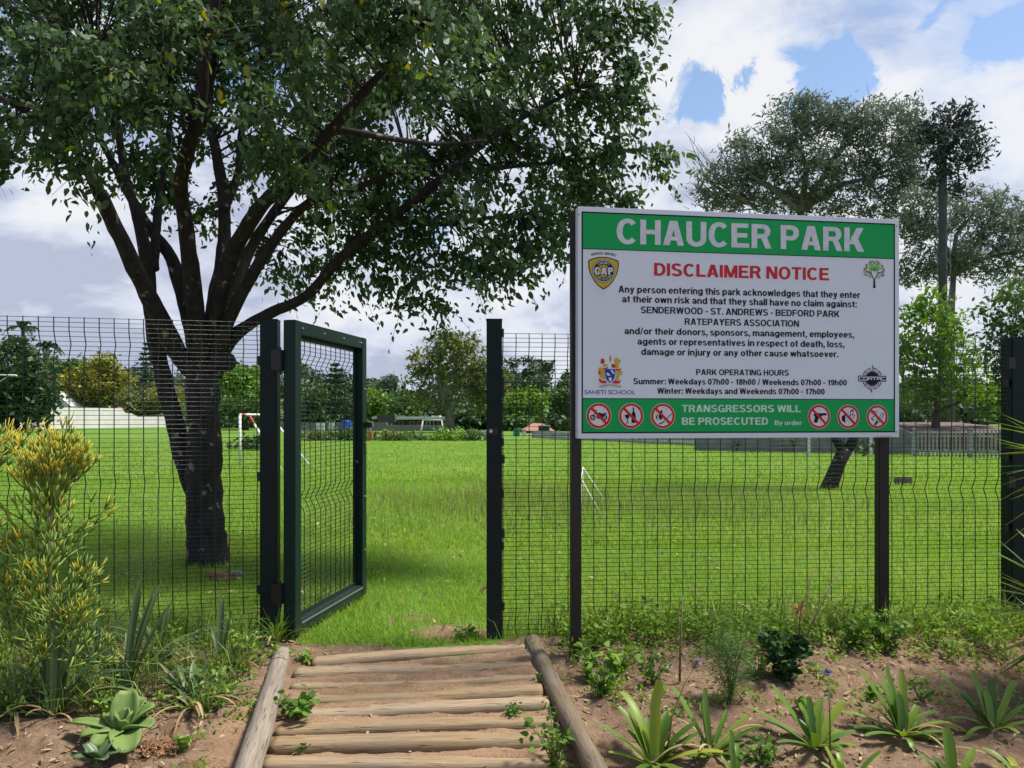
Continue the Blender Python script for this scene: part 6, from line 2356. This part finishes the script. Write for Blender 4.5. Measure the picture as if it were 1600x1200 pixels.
strap_plant(196, 1088, 'strap clump sending one long arching leaf across to the gate post',
            [(88, .50, .032, 80, .2), (75, .46, .028, 74, .3), (60, .42, .026, 66, .4), (20, .70, .018, 52, 1.3), (100, .36, .03, 78, .2), (140, .34, .024, 55, 1.2), (40, .40, .022, 50, 1.3), (165, .34, .022, 40, 1.5), (10, .40, .02, 38, 1.4), (350, .32, .02, 30, 1.2), (120, .28, .028, 66, .4)],
            group=GL2, mat='blue_strap', dry=12)
strap_plant(300, 1112, 'low sprawling strap clump with pale dead blades beside the edging log',
            [(150, .26, .022, 40, .6), (130, .24, .022, 52, .6), (110, .22, .024, 60, .5), (80, .22, .022, 66, .5), (50, .24, .02, 50, .9), (30, .28, .018, 40, 1.4), (10, .26, .016, 34, 1.5), (170, .24, .016, 30, 1.3), (95, .18, .02, 70, .4), (60, .20, .02, 58, .6)],
            group=GL2, mat='blue_strap', dry=14)
strap_plant(342, 1048, 'upright strap clump close to the left gate post',
            [(92, .33, .022, 82, .1), (75, .27, .022, 76, .2), (105, .24, .022, 72, .2), (125, .26, .02, 60, .8), (50, .26, .02, 56, .9), (20, .34, .016, 48, 1.6), (5, .34, .014, 40, 1.6), (160, .24, .018, 46, 1.4)],
            group=GL2, mat='blue_strap', dry=9)
strap_plant(22, 1118, 'thin bladed clump in the left corner with dead twisted leaves', rosette(10, .30, .016, 17, 35, 80), group=GL2, mat='blue_strap', dry=12)
strap_plant(150, 1040, 'tangle of strap leaves behind the firestick stem', rosette(16, .32, .018, 27, 25, 80), group=GL2, mat='blue_strap', dry=10)
strap_plant(250, 1030, 'thin grassy clump against the fence between two strap clumps', rosette(16, .30, .014, 37, 30, 85), group=GL2, mat='blue_strap', dry=10)
strap_plant(432, 1008, 'tuft of long grass blades at the foot of the left gate post', rosette(22, .20, .008, 47, 45, 88), group=GL2, mat='strap', dry=3)


def paddle(mb, az, L, w, el, cup, curl):
    """one fleshy paddle leaf: a curved, cupped sheet"""
    d = Vector((math.cos(az), math.sin(az), 0))
    s = Vector((-math.sin(az), math.cos(az), 0))
    n, m = 8, 6
    vs = []
    q = Vector((0, 0, .01)) + d * .008
    e = el
    for i in range(n + 1):
        u = i / n
        ww = w * (.30 + .70 * math.sin(math.pi * min(1, (u * .80 + .06))) ** .9) * (1 if u < .9 else .86)
        up = (-d * math.sin(e) + Vector((0, 0, 1)) * math.cos(e))
        for j in range(m + 1):
            v = -1 + 2 * j / m
            vs.append(q + s * v * ww / 2 + up * cup * ww * v * v * .5)
        q = q + (d * math.cos(e) + Vector((0, 0, 1)) * math.sin(e)) * (L / n)
        e -= curl / n
    fs = [(i * (m + 1) + j, i * (m + 1) + j + 1, (i + 1) * (m + 1) + j + 1, (i + 1) * (m + 1) + j) for i in range(n) for j in range(m)]
    mb.add(vs, fs)


fleshy = leafy('fleshy_leaf', [(0.09, 0.16, 0.045), (0.14, 0.22, 0.055), (0.20, 0.25, 0.07)], 0.12, .55, .3, 22)
fleshy_edge = leafy('fleshy_leaf_dark', [(0.05, 0.10, 0.04), (0.08, 0.13, 0.05)], 0.1, .42, .4)


def succulent(px, py, label, rows, mat, s=1.0):
    b = G(px, py)
    t = empty('succulent', b, 0, label, 'succulent', None)
    MB().tube([(0, 0, -.03), (0, 0, .04 * s)], [.018 * s, .015 * s], 8).build('stem', LM['stem_m'], t)
    for az, L, w, el, cup, curl in rows:
        mb = MB()
        paddle(mb, R(az), L * s, w * s, R(el), cup, curl)
        o = mb.build('leaf', mat, t, True)
        o.location = (0, 0, .035 * s)
        md = o.modifiers.new('thickness', 'SOLIDIFY')
        md.thickness = .006 * s
    return t


succulent(193, 1160, 'large pale green succulent rosette with broad paddle leaves on the soil',
          [(100, .17, .12, 74, .5, .3), (150, .13, .08, 30, .4, .2), (178, .23, .075, 14, .5, .2), (60, .15, .10, 60, .5, .4), (30, .15, .09, 48, .5, .5), (350, .13, .11, 30, .5, .7), (300, .19, .13, 14, .5, .8), (255, .15, .11, 16, .4, .7),
           (210, .16, .09, 16, .4, .5), (80, .10, .06, 80, .6, .1), (20, .09, .055, 72, .6, .1), (200, .08, .05, 72, .6, .1), (285, .07, .05, 66, .6, .1), (130, .11, .07, 66, .5, .2)], fleshy)
succulent(152, 1206, 'small dark succulent below the large rosette at the lower edge', [(k * 51 + 10, .085, .055, 30 + 25 * (k % 2), .4, .4) for k in range(7)], fleshy_edge)


def leafy_weed(px, py, label, h, rad, n, leaf=.035, mat='weed', name='weed', cat='weed', group=None, stems=5, base=None, wl=.55, up=.45):
    b = G(px, py) if base is None else base
    t = empty(name, b, 0, label, cat, group)
    mb = MB()
    C, A = [], []
    for k in range(stems):
        a = rng.random() * 6.28
        e = Vector((math.cos(a) * rad * rng.uniform(.3, 1), math.sin(a) * rad * rng.uniform(.3, 1), h * rng.uniform(.6, 1.0)))
        q = e * .5 + Vector((0, 0, h * .12))
        mb.tube([(0, 0, -.01), q, e], [.0035, .0028, .0015], 5)
        m = max(4, n // stems)
        u = rng.random((m, 1)) ** .8
        pos = np.array(q) * (2 * u * (1 - u)) * 1.0 + np.array(e) * u ** 2 + rng.normal(size=(m, 3)) * rad * .16
        pos[:, 2] = np.maximum(pos[:, 2], .01)
        C.append(pos)
        A.append(norm(rng.normal(size=(m, 3)) * np.array([1, 1, .4])))
    mb.build('stems', LM['stem_m'], t)
    poly_obj('leaves', leaf6(np.concatenate(C), leaf, leaf * wl, np.concatenate(A), .9, up), 6, LM[mat], t)
    return t


leafy_weed(466, 1118, 'spreading green weed on the steps beside the left edging log', .07, .13, 130, .045, 'weed', stems=9, base=log_at(463, 1116, .03))
leafy_weed(800, 1118, 'ferny low weed on the fifth step near its right end', .05, .07, 110, .018, 'weed', stems=8, base=log_at(800, 1117, .03))
leafy_weed(466, 1170, 'tiny weed between the lowest steps', .03, .05, 26, .026, 'weed', stems=5, base=log_at(472, 1172, .02))
leafy_weed(872, 1192, 'tall leafy weed leaning over the right edging log at the lower edge', .22, .14, 150, .032, 'weed', stems=9, base=log_at(868, 1198, .02))
leafy_weed(284, 1178, 'small bright green weed beside the dry roots and the succulent', .09, .05, 50, .028, 'fresh', stems=5)
leafy_weed(318, 1196, 'tiny bright seedling near the left edging log at the lower edge', .04, .03, 18, .022, 'fresh', stems=3)
leafy_weed(482, 1036, 'small weed in the gap between the top step and the left edging log', .05, .07, 50, .03, 'fresh', stems=6, base=log_at(482, 1034, .02))
leafy_weed(725, 1000, 'low dark weed at the top of the steps beside the right gate post', .05, .12, 90, .04, 'weed', stems=8)
leafy_weed(1225, 1062, 'dark glossy leafed shrub on the bank under the middle of the notice board', .26, .13, 520, .046, 'glossy', 'shrub', 'shrub', stems=14)
leafy_weed(1184, 1062, 'small yellowish bush beside the dark glossy shrub', .13, .07, 160, .016, 'fresh', 'shrub', 'shrub', stems=9)
leafy_weed(1385, 1015, 'leafy plant bunched around the foot of the right sign leg', .15, .13, 200, .036, 'weed', stems=12)
leafy_weed(1330, 1010, 'dark bushy weed between the glossy shrub and the right sign leg', .17, .14, 220, .032, 'weed', stems=12)
leafy_weed(920, 1062, 'leafy weed growing by the foot of the left sign leg', .16, .10, 120, .036, 'fresh', stems=8)
leafy_weed(945, 1085, 'low broad leafed weed on the soil just below the left sign leg', .12, .08, 80, .038, 'weed', stems=7)
leafy_weed(965, 1055, 'pale broad leafed weed right of the left sign leg', .14, .12, 90, .05, 'fresh', stems=7)
leafy_weed(1020, 1070, 'leafy weed behind the tall upright strap blade', .16, .10, 120, .03, 'weed', stems=8)
leafy_weed(1258, 1115, 'small round leafed weed above the leaning strap plant', .08, .06, 40, .04, 'fresh', stems=5)
leafy_weed(1362, 1092, 'round leafed weed above the full strap plant', .07, .05, 30, .04, 'fresh', stems=4)
leafy_weed(1440, 1095, 'weed on the soil behind the full strap plant', .09, .08, 60, .026, 'weed', stems=6)
leafy_weed(1188, 1195, 'weedy patch between the two middle strap plants at the lower edge', .10, .12, 130, .028, 'weed', stems=10)


def stalks(name, label, cat, base, lines, mat, group=None):
    t = empty(name, base, 0, label, cat, group)
    for pts, r in lines:
        MB().tube([Vector(p) - Vector(base) for p in pts], [r * (1 - .5 * i / (len(pts) - 1)) for i in range(len(pts))], 7).build('stalk', mat, t, True)
    return t


b = G(1062, 1065)
stalks('dead_stalk', 'single tall dead stalk standing in the weeds under the notice board', 'stalk', b, [([b, P(1063, 1000, b.y), P(1067, 930, b.y + .02)], .006)], LM['dead_m'])
b = G(1248, 1030)
ds = stalks('dead_stalk', 'pair of dead stalks crossing a round orange dry head behind the glossy shrub', 'stalk', b,
            [([b, P(1250, 960, b.y), P(1272, 890, b.y + .03)], .006), ([b, P(1268, 975, b.y), P(1310, 892, b.y + .02)], .006)], LM['dead_m'])
c = P(1250, 953, b.y) - b
mb = MB()
for k in range(60):
    d = vrand().normalized()
    mb.tube([c + d * .01, c + d * .05 + vrand(.008)], [.0022, .0012], 4)
mb.build('dry_head', plain('orange_dry_head', (0.36, 0.19, 0.06), .8, None, 30), ds)


def flower(label, pts, px, py, d, rad):
    b = Vector(pts[0])
    t = stalks('flower_stalk', label, 'flower', b, [(pts, .0042)], LM['stem_m'])
    c = np.array(P(px, py, d) - b)
    n = 30
    dv = norm(rng.normal(size=(n, 3)))
    poly_obj('flower_head', leaf6(c + dv * rad * rng.random((n, 1)) ** .5, .024, .010, dv, .9, 0), 6, LM['flower'], t)


b = G(1040, 1190)
flower('thin curved stalk carrying a small pale purple flower head among the weeds', [b, P(1050, 1120, b.y + .03), P(1068, 1072, b.y + .08), P(1088, 1036, b.y + .12)], 1089, 1033, b.y + .12, .016)
b = G(1297, 1204)
flower('straight thin stalk with a fading purple head in front of the leaning strap plant', [b, P(1297, 1130, b.y), P(1295, 1058, b.y + .02)], 1294, 1050, b.y + .02, .014)

# feathery asparagus fern
b = G(1142, 1098)
t = empty('feathery_fern', b, 0, 'tall feathery fern like plant in the middle of the weeds below the board', 'fern')
mb = MB()
C, A_ = [], []
for k in range(11):
    a = rng.random() * 6.28
    tip = Vector((math.cos(a) * .13 * rng.uniform(.2, 1), math.sin(a) * .10, rng.uniform(.26, .42)))
    mid = tip * .5 + Vector((0, 0, .05))
    mb.tube([(0, 0, 0), mid, tip], [.003, .002, .001], 5)
    m = 420
    u = rng.random((m, 1)) ** .7
    ctr = np.array(mid) * 2 * u * (1 - u) + np.array(tip) * u * u
    off = rng.normal(size=(m, 3)) * np.array([.035, .035, .02]) * (.3 + np.sin(np.pi * u))
    C.append(ctr + off)
    A_.append(norm(off + 1e-6))
mb.build('stems', LM['stem_m'], t)
poly_obj('needles', leaf_quads(np.concatenate(C), .020, .0032, np.concatenate(A_), .8, .2), 4, LM['fern'], t)

# yucca reaching in from the right
b = G(1680, 1085)
yd = b.y
t = empty('yucca', b, 0, 'spiky long leafed yucca reaching in at the right edge before the thick end post', 'yucca')
up_c, lo_c = P(1716, 712, yd) - b, P(1690, 950, yd) - b
MB().tube([(0, 0, -.05), lo_c * .6, lo_c, up_c], [.05, .045, .04, .03], 10).build('stem', M['bark_brown'], t, True)
mb, ml = MB(), MB()
for c, n, L in ((up_c, 120, .56), (lo_c, 70, .52)):
    for k in range(n):
        az = rng.random() * 6.28
        el = rng.uniform(-.75, 1.3)
        d = Vector((math.cos(az) * math.cos(el), math.sin(az) * math.cos(el), math.sin(el)))
        l = L * rng.uniform(.75, 1.05)
        p0 = c + Vector((0, 0, rng.uniform(-.1, .05)))
        pts = [p0 + d * l * u + Vector((0, 0, -.06 * u * u * l)) for u in (0, .2, .4, .6, .8, 1)]
        w = .034 if c is lo_c else .021
        (ml if rng.random() < .3 else mb).ribbon(pts, [w * .6, w, w, w * .85, w * .5, .0012], d.cross(Vector((.01, .02, 1))), .35)
mb.build('leaves', LM['strap'], t, True)
ml.build('pale_leaves', LM['strap_light'], t, True)

# clump of dry roots by the succulent
b = G(248, 1176)
t = empty('dry_root_clump', b, 0, 'clump of dry orange brown roots beside the large succulent', 'roots')
mb = MB()
for k in range(90):
    a = rng.random() * 6.28
    r = rng.uniform(.02, .10)
    p = Vector((math.cos(a) * r, math.sin(a) * r * .7, rng.uniform(0, .03)))
    pts = [p]
    for j in range(4):
        p = p + Vector((rng.normal() * .02, rng.normal() * .016, rng.normal() * .012))
        p.z = max(p.z, .0)
        pts.append(p.copy())
    mb.tube(pts, [.003, .003, .0026, .002, .001], 4)
mb.build('fibres', plain('dry_fibre', (0.36, 0.20, 0.10), .85, (0.20, 0.10, 0.05), 20), t)


def zs(x, y):
    return zground(x, y)


def blades(name, xy, h, w, mat, label, lean=.45, hv=.35, cat='grass', zoff=0.0):
    n = len(xy)
    z = zground(xy[:, 0], xy[:, 1]) + zoff
    p = np.column_stack([xy, z])
    a = rng.random(n) * 2 * math.pi
    d = np.column_stack([np.cos(a), np.sin(a), np.zeros(n)])
    a2 = rng.random(n) * 2 * math.pi
    s = np.column_stack([np.cos(a2), np.sin(a2), np.zeros(n)])
    hh = (h * (1 + hv * rng.normal(size=n)).clip(.35, 2.0))[:, None]
    ww = (np.asarray(w) * np.ones(n))[:, None] * .5
    ln = (lean * np.abs(rng.normal(size=n)))[:, None]
    up = np.array([0, 0, 1.0])
    m = p + up * hh * .55 + d * hh * ln * .3
    t = p + up * hh * (1 - .25 * ln.clip(0, 1.6)) + d * hh * ln
    V = np.stack([p - s * ww, p + s * ww, m + s * ww * .8, t, m - s * ww * .8], 1)
    me = bpy.data.meshes.new(name)
    me.vertices.add(n * 5)
    me.vertices.foreach_set('co', V.reshape(-1).astype(np.float32))
    me.loops.add(n * 7)
    me.loops.foreach_set('vertex_index', (np.arange(n)[:, None] * 5 + np.array([0, 1, 2, 4, 4, 2, 3])).ravel().astype(np.int32))
    me.polygons.add(n * 2)
    me.polygons.foreach_set('loop_start', (np.arange(n)[:, None] * 7 + np.array([0, 4])).ravel().astype(np.int32))
    me.update(calc_edges=True)
    me.materials.append(mat)
    o = bpy.data.objects.new(name, me)
    COL.objects.link(o)
    tag(o, label, cat, kind='stuff')
    return o


# long grass tangled through the left bank and along the fence foot
def long_grass():
    xs, ys = [], []
    for k in range(210):
        if rng.random() < .60:
            cx, cy = rng.uniform(-3.1, -1.42), rng.uniform(3.55, 4.5)
        else:
            cx, cy = rng.uniform(-.05, 3.1), rng.uniform(4.3, 4.6)
        n = int(rng.integers(8, 26))
        xs.append(cx + rng.normal(size=n) * .035)
        ys.append(cy + rng.normal(size=n) * .035)
    xy = np.column_stack([np.concatenate(xs), np.concatenate(ys)])
    o = blades('long_grass', xy, .17, .006, leafy('long_grass_blade', [(0.09, 0.16, 0.03), (0.13, 0.22, 0.035), (0.20, 0.27, 0.06), (0.36, 0.30, 0.16)], .35, .5, .3, 1.2), 'long tangled grass blades on the left bank and against the fence', .75, .45)


# weeds along the foot of the fence: a continuous ground cover


def ground_cover():
    C, A_, B, BA = [], [], [], []
    def plant(x, y, h, n, leaf, rad):
        z = float(zground(x, y))
        u = rng.random((n, 1))
        pos = np.array([x, y, z]) + np.concatenate([rng.normal(size=(n, 2)) * rad * (1.1 - .5 * u), u * h], 1)
        C.append((pos, leaf))
    spots = []
    for k in range(330):
        x = rng.uniform(.30, 3.3)
        y = 4.36 + rng.normal() * .17 + .05 * math.sin(x * 4)
        spots.append((x, y, rng.uniform(.04, .19) * (1 if y > 4.1 else .6)))
    for k in range(150):
        x = rng.uniform(.35, 3.2)
        y = rng.uniform(3.5, 4.3)
        if mnoise.noise(Vector((x * 1.5, y * 1.5, 2))) > -.05:
            spots.append((x, y, rng.uniform(.015, .08)))
    for k in range(190):
        x = rng.uniform(-3.0, -1.35)
        y = rng.uniform(3.5, 4.5)
        spots.append((x, y, rng.uniform(.03, .16)))
    for k in range(60):
        y = rng.uniform(3.1, 4.3)
        s = -1 if rng.random() < .5 else 1
        xx = (-1.30 - (4.2 - y) * -.05 if s < 0 else .13 + (4.3 - y) * .13) + rng.normal() * .05
        spots.append((xx, y, rng.uniform(.02, .08)))
    for x, y, h in spots:
        plant(x, y, h, int(14 + h * 170), .016 + .075 * h, .02 + .16 * h)
    pts = np.concatenate([c for c, l in C])
    Ls = np.concatenate([np.full((len(c), 1), l) for c, l in C])
    V = leaf6(pts, Ls, Ls * .55, None, 0, .55)
    o = poly_obj('weeds', V, 6, leafy('ground_cover_leaf', [(0.10, 0.19, 0.026), (0.17, 0.29, 0.04), (0.28, 0.40, 0.07)], .35, .55, .25, 1.5))
    tag(o, 'leafy green weeds growing along the foot of the fence and over the bank', 'weeds', kind='stuff')


ground_cover()
long_grass()

# ------------------------------------------------------------------ grass, pebbles and litter


def field_points(n, y0, y1, power, keep=None, margin=1.08):
    y = y0 + (y1 - y0) * rng.random(n) ** power
    hw = y * 800 / F * margin
    x = (rng.random(n) * 2 - 1) * hw
    k = rng.random(n) > soil_amount(x, y) * 1.1
    if keep is not None:
        k &= keep(x, y)
    return np.column_stack([x, y])[k]


def patch(x, y):
    return 0.5 + 0.5 * np.sin(x * .9 + 2 * np.sin(y * .31)) * np.sin(y * .55 + np.sin(x * .4))


gm_near = leafy('grass_blade', [(0.15, 0.28, 0.038), (0.20, 0.355, 0.046), (0.265, 0.405, 0.06), (0.37, 0.43, 0.11)], .45, .6, .2, .5)
q1 = field_points(120000, 4.28, 8.0, 1.25)
blades('grass', q1, .050, .0040, gm_near, 'short green grass just inside the fence and gateway', .8)
q2 = field_points(120000, 7.5, 16.0, 1.1)
blades('grass', q2, .050, .008, gm_near, 'short green grass across the middle of the field', .7)
q3 = field_points(90000, 15.0, 42.0, 1.2)
blades('grass', q3, .055, .020, gm_near, 'green grass towards the far side of the field', .6)
gm_tall = leafy('tall_seeding_grass', [(0.15, 0.26, 0.04), (0.19, 0.29, 0.05), (0.22, 0.25, 0.075), (0.21, 0.16, 0.085)], .35, .6, .25)


def tall_keep(x, y):
    c = np.exp(-(((x - .9) / 3.0) ** 2) - (((y - 11.4) / 2.1) ** 2))
    return rng.random(len(x)) < c * (0.35 + .65 * patch(x * 2, y * 2))


q4 = field_points(90000, 7.6, 17.0, 1.0, tall_keep)
blades('tall_grass', q4, .19, .006, gm_tall, 'taller brownish seeding grass in a band beyond the gateway', .55)


def scatter_stones():
    n = 2600
    x = rng.uniform(-3.0, 3.6, n)
    y = rng.uniform(2.5, 4.6, n)
    k = rng.random(n) < soil_amount(x, y)
    x, y = x[k], y[k]
    z = zground(x, y)
    s = (.003 + .010 * rng.random(len(x)) ** 4)
    vs, fs = [], []
    ico = [(0, 0, 1), (.9, 0, .1), (.28, .85, .1), (-.72, .53, .1), (-.72, -.53, .1), (.28, -.85, .1), (0, 0, -.6)]
    fi = [(0, 1, 2), (0, 2, 3), (0, 3, 4), (0, 4, 5), (0, 5, 1), (6, 2, 1), (6, 3, 2), (6, 4, 3), (6, 5, 4), (6, 1, 5)]
    mb = MB()
    for i in range(len(x)):
        a = rng.random() * 6.28
        ca, sa = math.cos(a), math.sin(a)
        ex, ey, ez = s[i] * rng.uniform(.8, 1.7), s[i], s[i] * rng.uniform(.5, .9)
        mb.add([(x[i] + (vx * ex * ca - vy * ey * sa), y[i] + (vx * ex * sa + vy * ey * ca), z[i] + .008 + vz * ez) for vx, vy, vz in ico], fi)
    o = mb.build('pebbles', leafy('pebble_mix', [(0.15, 0.085, 0.055), (0.24, 0.15, 0.10), (0.33, 0.24, 0.18), (0.42, 0.36, 0.30)], 0, .9, .2))
    tag(o, 'small stones and clods scattered over the bare soil', 'pebbles', kind='stuff')


scatter_stones()
n = 4600
x = rng.uniform(-3.0, 3.4, n)
y = rng.uniform(2.6, 4.7, n)
k = rng.random(n) < soil_amount(x, y) * np.where(x < -1.2, 1.0, np.where(x > .3, .75, .3))
x, y = x[k], y[k]
c = np.column_stack([x, y, zground(x, y) + .016 + .008 * rng.random(len(x))])
V = leaf6(c, .034, .009, norm(rng.normal(size=(len(c), 3)) * np.array([1, 1, .15])), .95, 1.5)
xl = rng.uniform(-3.2, 2.2, 420)
yl = 4.5 + 5.5 * rng.random(420) ** 1.3
c = np.column_stack([xl, yl, zground(xl, yl) + .035])
V = np.concatenate([V, leaf6(c, .050, .022, None, 0, .9)])
o = poly_obj('leaf_litter', V, 6, LM['dry'])
tag(o, 'dry fallen leaves and straw lying on the soil and grass', 'leaf litter', kind='stuff')
